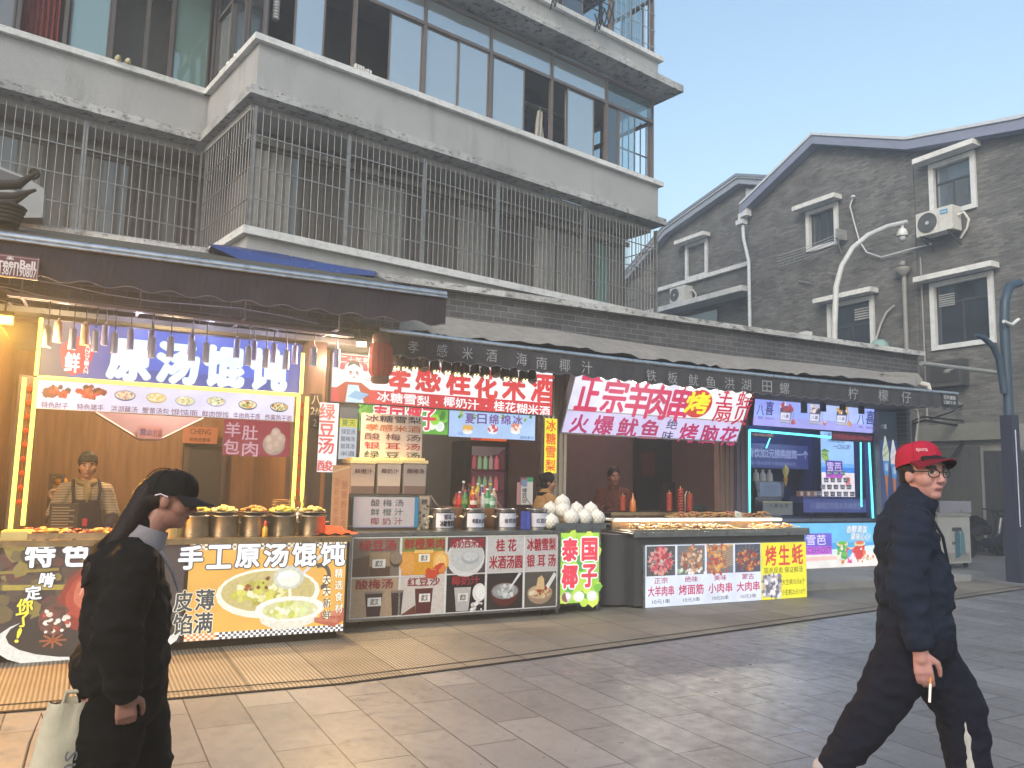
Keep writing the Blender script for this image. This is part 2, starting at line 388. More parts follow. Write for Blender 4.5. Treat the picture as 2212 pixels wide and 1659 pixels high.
class Panel:
    """flat printed or backlit art; u, v run 0..1 across and up the panel"""
    def __init__(s, mb, o, U, V, Nn, base=PRINT, art=None, step=.0015):
        s.mb = mb; s.o = Vector(o); s.U = Vector(U); s.V = Vector(V); s.N = Vector(Nn).normalized()
        s.base = base; s.art = art or base; s.step = step; s.asp = s.U.length / s.V.length; s.l0 = 0
    def p(s, u, v, l): return s.o + s.U * u + s.V * v + s.N * ((l + s.l0) * s.step)
    def sub(s, u0, v0, u1, v1, l=1):
        q = Panel(s.mb, s.o + s.U * u0 + s.V * v0, s.U * (u1 - u0), s.V * (v1 - v0), s.N, s.base, s.art, s.step); q.l0 = s.l0 + l; return q
    def poly(s, pts, col, l=1, mat=None):
        s.mb.use(mat or (s.base if l + s.l0 == 0 else s.art)); s.mb.face([s.p(u, v, l) for u, v in pts], col)
    def rect(s, u0, v0, u1, v1, col, l=1, mat=None): s.poly([(u0, v0), (u1, v0), (u1, v1), (u0, v1)], col, l, mat)
    def ell(s, cu, cv, ru, rv, col, l=1, n=22, a0=0., a1=2 * math.pi, mat=None):
        s.poly([(cu + ru * math.cos(a0 + (a1 - a0) * k / n), cv + rv * math.sin(a0 + (a1 - a0) * k / n)) for k in range(n + (0 if a1 - a0 > 6.28 else 1))], col, l, mat)
    def line(s, u0, v0, u1, v1, w, col, l=1, mat=None):
        a = Vector(((u1 - u0) * s.asp, v1 - v0)); n_ = Vector((-a.y, a.x)).normalized() * w / 2
        n_ = Vector((n_.x / s.asp, n_.y))
        s.poly([(u0 + n_.x, v0 + n_.y), (u1 + n_.x, v1 + n_.y), (u1 - n_.x, v1 - n_.y), (u0 - n_.x, v0 - n_.y)], col, l, mat)
    def text(s, st, u0, v0, u1, v1, col, l=2, bold=.02, slant=0., outline=None, ow=.045, rot=0.):
        vs, fs = glyphs(st, 0.); h_ = v1 - v0; cu, cv = (u0 + u1) / 2, (v0 + v1) / 2
        def put(rad, inset, c, ll):
            """the same characters struck several times, rad apart, for heavy strokes"""
            n_ = 1 if rad < .004 else (6 if rad < .035 else 10); s.mb.use(s.art)
            e = inset * h_; du_, dv_ = e / s.asp, e
            for k in range(n_):
                ox = 0 if n_ == 1 else rad * h_ * math.cos(6.28318 * k / n_); oy = 0 if n_ == 1 else rad * h_ * math.sin(6.28318 * k / n_); q = []
                for x, y in vs:
                    uu = u0 + du_ + (u1 - u0 - 2 * du_) * x + ox / s.asp + slant * (y - .5) * h_ / s.asp; vv = v0 + dv_ + (h_ - 2 * dv_) * y + oy
                    if rot:
                        du, dv = (uu - cu) * s.asp, vv - cv
                        uu = cu + (du * math.cos(rot) - dv * math.sin(rot)) / s.asp; vv = cv + du * math.sin(rot) + dv * math.cos(rot)
                    q.append(s.p(uu, vv, ll + .05 * k))
                b0 = len(s.mb.v); s.mb.v += q
                for f in fs:
                    s.mb.f.append(tuple(b0 + i for i in f)); s.mb.c.append(lin(c)); s.mb.mi.append(s.mb.k); s.mb.sm.append(False)
        r_ = bold * .75
        if outline: put(r_ + ow, r_, outline, l); put(r_, r_, col, l + 1)
        else: put(r_, r_, col, l)
    def vtext(s, st, u0, v0, u1, v1, col, l=2, bold=.02, gap=.12, **k):
        h = (v1 - v0) / len(st)
        for i, ch in enumerate(st):
            if ch == ' ': continue
            s.text(ch, u0, v1 - h * (i + 1) + h * gap / 2, u1, v1 - h * i - h * gap / 2, col, l, bold, **k)
    def scatter(s, n, cols, size, region=(0, 0, 1, 1), l=1, ellipse=False, layers=4, el=1.0):
        for i in range(n):
            for _ in range(8):
                u = rnd.random(); v = rnd.random()
                if not ellipse or (u - .5) ** 2 + (v - .5) ** 2 < .25: break
            u = region[0] + u * (region[2] - region[0]); v = region[1] + v * (region[3] - region[1])
            r = size * rnd.uniform(.5, 1.2); a = rnd.random() * 6.28; k = rnd.randint(5, 7); pts = []
            for j in range(k):
                t = 6.283 * j / k; rr = r * rnd.uniform(.7, 1.1)
                x = rr * math.cos(t) * el; y = rr * math.sin(t)
                pts.append((u + (x * math.cos(a) - y * math.sin(a)) / s.asp, v + x * math.sin(a) + y * math.cos(a)))
            s.poly(pts, rnd.choice(cols), l + layers * i / n)
    def bowl(s, cu, cv, r, rim, inner, food, l=1, depth=.6, flat=.42, n=26):
        ru = r / s.asp
        s.poly([(cu - ru * math.cos(t), cv - r * depth * math.sin(t)) for t in [math.pi * k / 14 for k in range(15)]], rim, l)
        s.ell(cu, cv, ru, r * flat, rim, l + .3); s.ell(cu, cv, ru * .92, r * flat * .88, inner, l + .6)
        if food: s.scatter(n, food, r * .17, (cu - ru * .78, cv - r * flat * .7, cu + ru * .78, cv + r * flat * .75), l + .9, True, 2)

# ------------------------------------------------------------------ objects
ORG = {}; FRM = {}
def setp(o, label=None, cat=None, group=None, kind=None):
    if label: o['label'] = label
    if cat: o['category'] = cat
    if group: o['group'] = group
    if kind: o['kind'] = kind
    return o
def thing(name, label, cat, loc, F=None, group=None):
    F = S if F is None else F
    o = bpy.data.objects.new(name, None); scene.collection.objects.link(o); o.empty_display_size = .1
    loc = Vector(loc); o.matrix_world = F @ Matrix.Translation(loc); ORG[o.name] = loc
    return setp(o, label, cat, group)
def part(name, mb, parent, label=None):
    me = mb.mesh(name, ORG[parent.name]); o = bpy.data.objects.new(name, me); scene.collection.objects.link(o)
    o.parent = parent; ORG[o.name] = ORG[parent.name]
    if label: o['label'] = label
    return o
def solo(name, mb, label, cat, loc, F=None, group=None, kind=None):
    F = S if F is None else F
    loc = Vector(loc); me = mb.mesh(name, loc); o = bpy.data.objects.new(name, me); scene.collection.objects.link(o)
    o.matrix_world = F @ Matrix.Translation(loc); ORG[o.name] = loc
    return setp(o, label, cat, group, kind)
def kids(o): return [c for c in bpy.data.objects if c.parent == o]
def dup(root, loc, F, label=None, rotz=0.):
    def cp(o, par):
        c = o.copy(); scene.collection.objects.link(c)
        if par: c.parent = par; c.matrix_parent_inverse = o.matrix_parent_inverse.copy()
        for ch in kids(o): cp(ch, c)
        return c
    c = cp(root, None); c.matrix_world = F @ Matrix.Translation(Vector(loc)) @ Matrix.Rotation(rotz, 4, 'Z')
    if label: c['label'] = label
    return c
def lightbox(name, label, cat, s0, s1, z0, z1, t, depth, casecol='#8c8c90', base=LIT, art=LITART, tilt=0., F=None, border=.02, group=None):
    """sign box hung on plane t; tilt leans its top towards the street. returns root, face builder, panel"""
    root = thing(name, label, cat, ((s0 + s1) / 2, t, z0), F, group)
    V = Vector((0, -math.sin(tilt), math.cos(tilt))) * (z1 - z0); Nn = Vector((0, -math.cos(tilt), -math.sin(tilt)))
    mb = MB(base); pn = Panel(mb, (s0, t, z0), (s1 - s0, 0, 0), V, Nn, base, art)
    ca = MB(PAINT, casecol); o = Vector((s0, t, z0)); U = Vector((s1 - s0, 0, 0)); b = -Nn
    e = border; ux = Vector((1, 0, 0)); vv = V.normalized()
    f0 = [o - ux * e - vv * e, o + U + ux * e - vv * e, o + U + V + ux * e + vv * e, o + V - ux * e + vv * e]
    back = [q + b * depth for q in f0]; fr = [q + Nn * .006 for q in f0]
    inn = [q + Nn * .006 for q in (o, o + U, o + U + V, o + V)]
    ca.grid([back, fr], closed_u=True); ca.face(back[::-1]); ca.grid([fr, inn], closed_u=True)
    ca.grid([inn, [q - Nn * .008 for q in inn]], closed_u=True)
    part('case', ca, root)
    return root, mb, pn
# ================================================================== ground
g = MB(PAVING); g.face([(-150, -60, 0), (150, -60, 0), (150, 250, 0), (-150, 250, 0)])
solo('ground', g, 'grey granite slab paving of the pedestrian street', 'paving', (0, 0, 0), kind='structure')
EDGE = [(-6, 6.5), (-.4, 5.98), (.66, 5.9), (1.73, 5.85), (3.4, 6.03), (5.23, 6.28), (8.6, 6.76), (13.2, 7.45)]
g = MB(RIBBED); g.face([(x, y, .004) for x, y in EDGE] + [(13.2, 9.0, .004), (-6, 9.0, .004)])
solo('pavement', g, 'ribbed stone pavement strip in front of the food stalls', 'pavement', (0, 6, .004), kind='structure')
g = MB(CONCRETE, '#777777')
for off, w, z, mt, c in ((-.02, .035, .008, MATTE, '#2a2724'), (.16, .02, .008, MATTE, '#3a3632')):
    g.use(mt, c)
    for (a, b), (c_, d) in zip(EDGE[:-1], EDGE[1:]):
        g.face([(a, b + off, z), (c_, d + off, z), (c_, d + off + w, z), (a, b + off + w, z)])
solo('drain_channel', g, 'dark drainage slots along the edge of the ribbed pavement', 'drain', (0, 6, .008), kind='structure')

# ================================================================== shop row building (frame S)
row = thing('shop_row_building', 'single storey shop row with dark tiled parapet under the flats', 'shop building', (6, 9.2, 0))
# front wall above the openings
w = MB(TILE)
w.box(-6, 13.05, 9.2, 9.4, 2.96, 3.85); w.box(12.95, 13.05, 9.4, 13.0, 0, 3.85); part('parapet_wall', w, row)
w = MB(OLDTRIM); w.box(-6.0, 13.12, 9.1, 9.5, 3.85, 3.93); w.box(12.7, 13.12, 9.5, 13.0, 3.85, 3.93); part('coping', w, row)
w = MB(CONCRETE); w.box(-6, 12.95, 9.4, 11.6, 3.5, 3.6); part('roof', w, row)
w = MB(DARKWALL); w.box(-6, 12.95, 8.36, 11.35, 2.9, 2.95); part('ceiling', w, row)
w = MB(CONCRETE); w.box(-6, 13.0, 8.35, 11.35, .0, .1); part('floor_slab', w, row)
w = MB(WOOD); w.box(-6, 2.06, 11.2, 11.35, .1, 2.9); w.box(-.95, -.86, 8.6, 11.2, .1, 2.9); w.box(2.0, 2.06, 8.6, 11.2, .1, 2.9)
part('panelled_wall', w, row, 'orange brown panelled inside walls of the noodle shop')
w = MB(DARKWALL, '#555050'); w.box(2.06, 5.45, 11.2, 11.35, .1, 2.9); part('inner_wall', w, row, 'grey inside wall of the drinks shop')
w = MB(MATTE, '#5d4a4a'); w.box(5.45, 9.05, 11.2, 11.35, .1, 2.9); w.box(5.42, 5.48, 9.5, 11.2, .1, 2.9); w.box(9.0, 9.06, 9.6, 11.2, .1, 2.9)
part('inner_wall', w, row, 'dusky brown inside wall of the skewer shop')
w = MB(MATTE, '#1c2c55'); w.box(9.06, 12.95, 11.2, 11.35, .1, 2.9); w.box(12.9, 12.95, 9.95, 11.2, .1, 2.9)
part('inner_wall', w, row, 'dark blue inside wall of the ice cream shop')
# posts and piers between the shops
def pier(x0, x1, y0, y1, mat, col, lab=None, z0=0., z1=2.96, n=0):
    w = MB(mat, col); w.box(x0, x1, y0, y1, z0, z1)
    for i in range(n):
        xx = x0 + (x1 - x0) * (i + .5) / n; w.box(xx - .018, xx + .018, y0 - .022, y0 + .001, z0, z1 - .01)
    part('pier', w, row, lab)
pier(-6, -.82, 8.42, 8.6, WOOD, None, 'brown timber pier beside the noodle shop', z1=2.9)
pier(1.97, 2.16, 8.38, 9.2, DWOOD, None, 'dark timber pier with a number plaque', z1=2.9)
pier(2.16, 2.34, 8.9, 9.2, WOOD, None, 'timber pier left of the drinks stall', z1=2.9)
pier(5.22, 5.42, 9.1, 9.2, STEEL, '#a89c90', 'ribbed aluminium pier', n=3)
pier(5.42, 5.64, 9.14, 9.24, PAINT, '#b3a695', 'pale ribbed pier between two stalls', n=3)
pier(8.62, 8.9, 9.5, 9.6, PAINT, '#7d655e', 'brown ribbed pier', n=3)
pier(8.95, 9.35, 9.62, 9.7, PAINT, '#6b6478', 'grey violet ribbed pier', n=4)
pier(13.06, 13.3, 9.55, 9.75, STEEL, '#8d8790', 'steel corner pier at the alley', n=2)
w = MB(DWOOD); w.box(-6, 2.0, 8.7, 8.78, 2.86, 3.0); w.box(-6, 2.16, 9.0, 9.19, 2.95, 3.05); part('lintel', w, row)
# plaque with a house number on the timber pier
w = MB(PRINT, '#2b2320'); w.box(2.0, 2.13, 8.36, 8.379, 1.98, 2.34); pn = Panel(w, (2.0, 8.359, 1.98), (.13, 0, 0), (0, 0, .36), (0, -1, 0), PRINT)
pn.text('八', .15, .68, .85, .95, '#8d8478'); pn.text('2#', .1, .36, .9, .6, '#8d8478'); pn.text('2', .35, .05, .65, .26, '#8d8478')
part('number_plaque', w, row)
# pipe and wires under the left parapet
w = MB(PAINT, '#9b94a0')
w.tube([(-.9, 9.0, 3.22), (-.62, 8.95, 3.1), (-.6, 8.95, 2.93), (2.1, 8.95, 2.9)], .018)
part('conduit', w, row)
for k in range(4):
    w = MB(PAINT, '#c8c0c8'); w.tube([(-3 + 5.2 * i / 12, 8.98, 3.42 - .012 * k * i - .05 * k + .03 * math.sin(i * 1.3 + k)) for i in range(13)], .006, 5); part('wire', w, row)

# ================================================================== apartment building (frame A)
flats = thing('apartment_building', 'pale pebbledash block of flats with glazed balconies and barred windows', 'building', (8.5, 11.5, 0), A)
C0, C1 = 4.03, 13.12           # front projection, its left and right corners
FT, RT = 11.5, 13.85           # front plane and recessed plane
w = MB(PLASTER)
def band(z0, z1, out=0.):
    w.box(C0 - out, C1 + out, FT - out, FT + .14, z0, z1); w.box(C0 - out, C0 + .14, FT + .14, RT - out, z0, z1)
    w.box(-9, C0 - out, RT - out, RT + .14, z0, z1); w.box(C1 - .14 + 0, C1 + out, FT + .14, 20, z0, z1)
band(7.28, 8.03); band(10.38, 10.97); band(13.4, 13.9); band(3.0, 5.0)
part('parapet', w, flats)
w = MB(PLASTER); w.box(-9, C1 - .2, FT + 2.3, 22, 0, 3.0); w.box(-9, C1 - .2, RT + 1.2, 22, 3.0, 14); part('wall', w, flats)
def ledge(z0, z1, out, mat, name='ledge'):
    w = MB(mat)
    w.box(C0 - out, C1 + out, FT - out, FT + .2, z0, z1); w.box(C0 - out, C0 + .2, FT + .2, RT - out, z0, z1)
    w.box(-9, C0 - out, RT - out, RT + .2, z0, z1); w.box(C1 - .2, C1 + out, FT + .2, 20, z0, z1); part(name, w, flats)
ledge(8.03, 8.13, .09, TRIM); ledge(7.14, 7.28, .13, OLDTRIM); ledge(5.0, 5.12, .09, TRIM)
ledge(10.97, 11.07, .09, TRIM); ledge(10.22, 10.38, .4, OLDTRIM)
w = MB(PLASTER); 
for z in (7.02, 10.1): w.box(C0, C1, FT + .2, 20, z, z + .115); w.box(-9, C0, RT + .2, 20, z, z + .115)
w.v = [v for v in w.v]; part('slab_soffit', w, flats)
# inner back walls of the balconies, dim
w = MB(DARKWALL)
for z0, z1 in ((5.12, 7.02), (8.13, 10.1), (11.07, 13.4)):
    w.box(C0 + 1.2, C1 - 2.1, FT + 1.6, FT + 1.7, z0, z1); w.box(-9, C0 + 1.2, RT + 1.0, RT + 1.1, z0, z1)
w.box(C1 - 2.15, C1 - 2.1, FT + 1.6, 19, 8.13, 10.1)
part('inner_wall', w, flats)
w = MB(PLASTER)
for z0, z1 in ((5.12, 7.02),): w.box(C1 - .12, C1 - .02, FT + 2.0, 20, z0, z1)
part('wall', w, flats)

FR = '#6d6360'
def bay(x0, x1, t, z0, z1, ztr, sash, side=None, frame=FR, glass=GLASS, upper=GLASS, th=.055):
    """balcony window bay. sash: list of (a, b, glass or None) across the lower part. side: fixed A x for a bay running in depth"""
    def bx(mb, a, b, y0, y1, c, d):
        if side is None: mb.box(a, b, t + y0, t + y1, c, d)
        else: mb.box(side + y0, side + y1, a, b, c, d)
    f = MB(PAINT, frame); h = th / 2
    bx(f, x0, x0 + h, -.01, .07, z0, z1); bx(f, x1 - h, x1, -.01, .07, z0, z1)
    bx(f, x0 + h, x1 - h, -.008, .068, z0, z0 + .05); bx(f, x0 + h, x1 - h, -.008, .068, z1 - .05, z1)
    if ztr: bx(f, x0 + h, x1 - h, -.012, .06, ztr - .03, ztr + .03)
    zt = ztr - .03 if ztr else z1 - .05
    win = part('window', f, flats)
    gl = MB(glass); n = 0
    if ztr and upper: gl.use(upper); bx(gl, x0 + h, x1 - h, .02, .028, ztr + .03, z1 - .05); n += 1
    for i, (a, b, gm) in enumerate(sash):
        o = .012 if i % 2 else .034
        if gm is None: continue
        s_ = MB(PAINT, frame); k = .03
        bx(s_, a, a + k, o, o + .024, z0 + .05, zt); bx(s_, b - k, b, o, o + .024, z0 + .05, zt)
        bx(s_, a + k, b - k, o, o + .024, z0 + .05, z0 + .05 + k); bx(s_, a + k, b - k, o, o + .024, zt - k, zt)
        part('sash', s_, win)
        gl.use(gm); bx(gl, a + k, b - k, o + .008, o + .014, z0 + .05 + k, zt - k); n += 1
    if n: part('pane', gl, win)
    return win
def curtain(x0, x1, t, z0, z1, col, parent, side=None, waves=7, amp=.03, lab=None):
    mb = MB(CLOTH, col); rows = []
    n = waves * 8
    for z in (z0, (z0 + z1) / 2, z1):
        r = []
        for i in range(n + 1):
            x = x0 + (x1 - x0) * i / n; y = amp * math.sin(i / 8 * 6.283 + (z - z0) * .6)
            r.append((x, t + y, z) if side is None else (side + y, x, z))
        rows.append(r)
    mb.smooth = True; mb.grid(rows); return part('curtain', mb, parent, lab)
Z0, ZT, Z1 = 8.13, 9.55, 10.1
bay(4.14, 5.66, 11.6, Z0, Z1, ZT, [(4.62, 5.14, GLASS), (4.62, 5.1, None)])
bay(5.66, 7.03, 11.6, Z0, Z1, ZT, [(6.33, 7.0, GLASS)], upper=GLASS)
bay(7.03, 8.5, 11.6, Z0, Z1, ZT, [(7.06, 7.8, GLASS), (7.76, 8.46, GLASS)])
bay(8.5, 10.04, 11.6, Z0, Z1, ZT, [(8.56, 9.36, GLASS)])
bay(10.04, 11.6, 11.6, Z0, Z1, ZT, [(10.48, 11.26, GLASS)])
bay(11.6, 13.08, 11.6, Z0, Z1, ZT, [(11.63, 11.98, DGLASS), (11.98, 12.5, CLEAR)], upper=CLEAR)
for k in range(3):
    bay(11.7 + 1.5 * k, 13.2 + 1.5 * k, 0, Z0, Z1, ZT, [(11.75 + 1.5 * k, 12.4 + 1.5 * k, CLEAR)] if k else [], side=13.02, upper=CLEAR, glass=CLEAR)
for a_, b_, c_ in ((4.66, 5.1, '#b9bdc0'), (7.1, 7.75, '#9aa0a4'), (8.6, 9.3, '#b5b8ba'), (10.5, 11.2, '#a8adb0'), (7.9, 8.4, '#8d8a94')): curtain(a_, b_, 11.72, 8.2, 9.5, c_, flats, waves=5, amp=.02)
# guard bars behind the corner window
w = MB(PAINT, '#4e5a66')
for k in range(6): w.obox((12.05 + .19 * k, 11.75, 8.13), (12.05 + .19 * k, 11.75, 9.5), .02, .02)
w.obox((11.65, 11.75, 8.75), (13.05, 11.75, 8.75), .025, .025); part('guard_rail', w, flats)
# left return and recessed balcony
for a, b in ((11.62, 12.5), (12.5, 13.2), (13.2, 13.95)):
    bay(a, b, 0, Z0, Z1, ZT, [(a + .06, b - .06, DGLASS if a < 13 else GLASS)], side=4.13, frame='#5d5a5a', glass=DGLASS, upper=DGLASS)
DG2 = window_glass('green_tinted_glass', (.15, .24, .22), .16)
for a, b, ss in ((-1.2, .1, [(-1.1, .05, DGLASS)]), (.1, 1.14, [(.15, 1.1, CURTG)]), (1.14, 1.78, []), (1.78, 2.45, [(1.84, 2.42, DG2)]),
                 (2.45, 2.98, []), (2.98, 3.38, []), (3.38, 4.1, [(3.42, 4.02, DG2)])):
    bay(a, b, 13.95, Z0, Z1, None, ss, frame='#59534f', glass=DGLASS)
# red patterned curtain inside the recessed balcony
curtain(1.2, 1.72, 14.1, 8.2, 10.05, '#7a3430', flats, lab='dark red patterned curtain')
curtain(2.05, 2.36, 14.1, 8.2, 10.05, '#7b8f88', flats)

# first floor: barred windows. wall, windows with net curtains, cage of bars
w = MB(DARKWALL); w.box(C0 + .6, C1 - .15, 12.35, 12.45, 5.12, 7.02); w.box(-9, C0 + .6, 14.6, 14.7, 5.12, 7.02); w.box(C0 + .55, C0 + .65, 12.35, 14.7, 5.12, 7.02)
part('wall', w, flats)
def fwin(x0, x1, t, n, z0=5.35, z1=6.72, cur=()):
    f = MB(PAINT, '#5b5754'); f.box(x0, x1, t - .05, t, z0 - .05, z0); f.box(x0, x1, t - .06, t, z1, z1 + .06)
    f.box(x0, x0 + .05, t - .05, t, z0, z1); f.box(x1 - .05, x1, t - .05, t, z0, z1)
    for i in range(1, n):
        x = x0 + (x1 - x0) * i / n; f.box(x - .03, x + .03, t - .048, t - .002, z0, z1)
    win = part('window', f, flats)
    gl = MB(CURTG); gl.box(x0 + .05, x1 - .05, t - .022, t - .016, z0, z1); part('pane', gl, win)
    hd = MB(CONCRETE); hd.box(x0 - .1, x1 + .1, t - .12, t - .06, z1 + .06, z1 + .16); part('lintel', hd, win)
    for a, b, c in cur:
        mb = MB(CLOTH, c); rows = []; k = int((b - a) * 34)
        for z in (z0 + .02, z1 - .02): rows.append([(a + (b - a) * i / k, t - .045 + .014 * math.sin(i * 1.45), z) for i in range(k + 1)])
        mb.smooth = True; mb.grid(rows); part('curtain', mb, win)
G1, G2, G3 = '#8d8b88', '#5f5d5b', '#a09e9a'
fwin(4.3, 6.0, 12.35, 2, cur=[(4.35, 5.0, G1), (5.2, 5.95, G2)])
fwin(6.3, 8.1, 12.35, 2, cur=[(6.35, 7.1, G1), (7.25, 8.0, G2)])
fwin(8.3, 9.95, 12.35, 2, cur=[(8.35, 9.0, G1), (9.15, 9.85, G2)])
fwin(10.2, 11.7, 12.35, 3, cur=[(10.25, 10.75, G3), (10.85, 11.6, G1)])
fwin(11.9, 12.9, 12.35, 2, cur=[(12.0, 12.4, '#6f8c88')])
fwin(.2, 1.75, 14.6, 2, cur=[(.3, .9, G2), (1.35, 1.7, G1)])
fwin(2.1, 4.3, 14.6, 3, cur=[(2.15, 2.6, G1), (3.0, 3.5, G2), (3.85, 4.15, G2)])
fwin(-2.2, -.2, 14.6, 3, cur=[(-1.8, -1.0, G2)])
def grille(p, q, rails, step=.118, col='#979593', z0=5.12, z1=7.02, lab=None):
    """cage of bars between two A points (x, y)"""
    g_ = MB(IRON, col); p = Vector((p[0], p[1], 0)); q = Vector((q[0], q[1], 0)); L = (q - p).length; n = max(2, round(L / step))
    for i in range(n + 1):
        c = p.lerp(q, i / n); r = .0075 if 0 < i < n else .02
        if 0 < i < n: g_.tube([c + Vector((0, 0, z0)), c + Vector((rnd.uniform(-.006, .006), 0, z1))], r, 5, False)
        else: g_.obox(c + Vector((0, 0, z0)), c + Vector((0, 0, z1)), .032, .032)
    for z in rails: g_.obox(p + Vector((0, 0, z)), q + Vector((0, 0, z)), .018, .018)
    part('security_grille', g_, flats, lab)
fr = FT + .02
grille((4.06, fr), (5.6, fr), (6.58, 6.08, 5.59)); grille((5.63, fr), (7.05, fr), (6.69, 6.3, 5.9, 5.5), .107)
grille((7.09, fr), (8.66, fr), (6.66, 6.1, 5.56), .107); grille((8.7, fr), (10.9, fr), (6.66, 6.1, 5.56), .1)
grille((10.95, fr), (13.1, fr), (6.6, 6.08, 5.56), .1)
grille((4.05, fr + .05), (4.05, RT - .05), (6.58, 6.08, 5.6), .125)
grille((13.1, fr + .05), (13.1, 14.5), (6.6, 6.08, 5.56), .14)
rt = RT + .02
grille((2.2, rt), (3.98, rt), (6.57, 6.1, 5.62), .118); grille((-.2, rt), (2.16, rt), (6.55, 6.08, 5.62), .118); grille((-3, rt), (-.24, rt), (6.55, 6.08, 5.62), .12)
# upper storey (top edge of the photo)
for a, b, ss in ((7.2, 8.7, [(7.3, 8.6, DGLASS)]), (8.7, 10.2, [(8.8, 10.1, DGLASS)]), (10.2, 11.7, [(10.3, 10.9, DGLASS)]), (11.7, 13.08, [(11.8, 12.4, CLEAR)])):
    bay(a, b, 11.6, 11.07, 13.3, 12.5, ss, upper=CLEAR if a > 11 else GLASS)
bay(11.7, 13.3, 0, 11.07, 13.3, 12.5, [(11.9, 12.6, CLEAR)], side=13.02, upper=CLEAR, glass=CLEAR)
bay(13.3, 14.9, 0, 11.07, 13.3, 12.5, [(13.4, 14.1, CLEAR)], side=13.02, upper=CLEAR, glass=CLEAR)
w = MB(PAINT, '#8fa0aa')
for k in range(9): w.obox((11.8 + .155 * k, 11.55, 11.1), (11.8 + .155 * k, 11.55, 12.6), .012, .012)
for z in (11.3, 11.7, 12.1): w.obox((11.75, 11.55, z), (13.08, 11.55, z), .014, .014)
part('guard_rail', w, flats)
w = MB(DARKWALL); w.box(C0, C1, FT + .1, 20, 13.4, 13.5); part('roof', w, flats)
# white flexible duct in the corner window
w = MB(PAINT, '#b9b8b5')
for k in range(16): w.lathe((4.34, 11.72, 8.62 + .05 * k), [(.05, 0), (.062, .02), (.05, .04)], 12)
part('flue_duct', w, flats)
# folding drying rack outside the top balcony
dr = thing('drying_rack', 'black folding clothes drying rack hung outside the top balcony', 'drying rack', (11.0, 11.3, 11.1), A)
w = MB(PAINT, '#2c2d30')
for k in range(4): w.tube([(9.6, 11.25 - .12 * k, 11.22 + .02 * k), (11.05, 11.25 - .12 * k, 11.22 + .02 * k)], .012, 6)
part('rail', w, dr)
for x in (9.75, 10.98):
    w = MB(PAINT, '#232427')
    for k in range(4):
        y = 11.36 - .14 * k
        w.obox((x, y, 11.2), (x, y - .14, 10.8), .014, .03); w.obox((x, y, 10.8), (x, y - .14, 11.2), .014, .03)
    part('scissor_arm', w, dr)

# things on the balconies
def shoe_small(name, x, lab, col):
    mb = MB(CLOTH, col); mb.ball((x, 13.82, 8.19), .045, .11, .055, 10, 6); mb.use(GLOSS, '#b9ad72'); mb.ball((x, 13.80, 8.145), .048, .12, .016, 10, 5)
    mb.use(CLOTH, '#3a3832'); mb.ball((x, 13.85, 8.235), .03, .05, .014, 8, 4)
    solo(name, mb, lab, 'shoe', (x, 13.82, 8.13), A)
xs = sx(262, 140, 13.82, A)
shoe_small('shoe', xs - .06, 'pale shoe drying on the white balcony ledge, nearer the street end', '#b8b49a')
shoe_small('shoe', xs + .09, 'pale shoe drying on the white balcony ledge, beside its partner by the corner', '#c3bfa6')
def garment(x, t, z0, z1, wd, col, lab):
    mb = MB(CLOTH, col); rows = []
    for j in range(7):
        z = z1 + (z0 - z1) * j / 6; ww = wd * (.75 + .35 * j / 6)
        rows.append([(x + ww * (i / 8 - .5), t + .03 * math.sin(i * 1.7 + j * .5), z) for i in range(9)])
    mb.smooth = True; mb.grid(rows); mb.tube([(x, t, z1), (x, t, z1 + .1)], .006, 5)
    solo('hanging_garment', mb, lab, 'clothing', (x, t, z0), A, 'clothes drying behind the open balcony window')
garment(9.45, 11.85, 8.2, 8.8, .14, '#7c2a2a', 'narrow dark red garment drying in the open balcony window')
garment(9.66, 11.9, 8.2, 8.85, .3, '#1d2a36', 'dark navy garment drying in the open balcony window')
garment(9.92, 11.82, 8.25, 8.9, .2, '#b4afa6', 'pale patterned garment drying in the open balcony window')
garment(10.22, 11.9, 8.2, 8.85, .26, '#2a2035', 'plum coloured garment drying right of the window mullion')
w = MB(IRON, '#777777'); w.tube([(8.5, 11.88, 9.0), (11.5, 11.88, 9.02)], .014, 6); w.tube([(8.5, 12.1, 9.08), (11.5, 12.1, 9.1)], .014, 6); part('clothes_rail', w, flats)
mb = MB(PAINT, '#d9d7d0')
for k in range(7): mb.box(5.62 + .045 * k, 5.65 + .045 * k, 11.44, 11.5, 8.13, 8.13 + .06 + .05 * rnd.random())
solo('plant_rack', mb, 'small white wire rack lying on the middle balcony ledge', 'rack', (5.75, 11.45, 8.13), A)
mb = MB(PAINT, '#e8e6de')
for k in range(6): mb.ball((4.0, 12.3 + .16 * k, 8.17), .04, .06, .05 + .02 * (k % 2), 7, 5, jit=.25)
solo('dried_gourd_string', mb, 'string of white drying pieces along the balcony ledge return', 'string', (4.0, 12.6, 8.13), A)

# ================================================================== grey brick house (frame B)
TB = 19.0
house = thing('brick_house', 'large grey brick house with two gables and white framed windows', 'house', (-13, TB, 0), B)
w = MB(GREYBRICK)
roofl = [(-18.25, 10.2), (-15.37, 11.5), (-12.4, 10.25), (-9.6, 9.72), (-6, 9.5)]
outline = [(-18.25, 0)] + roofl + [(-6, 0)]
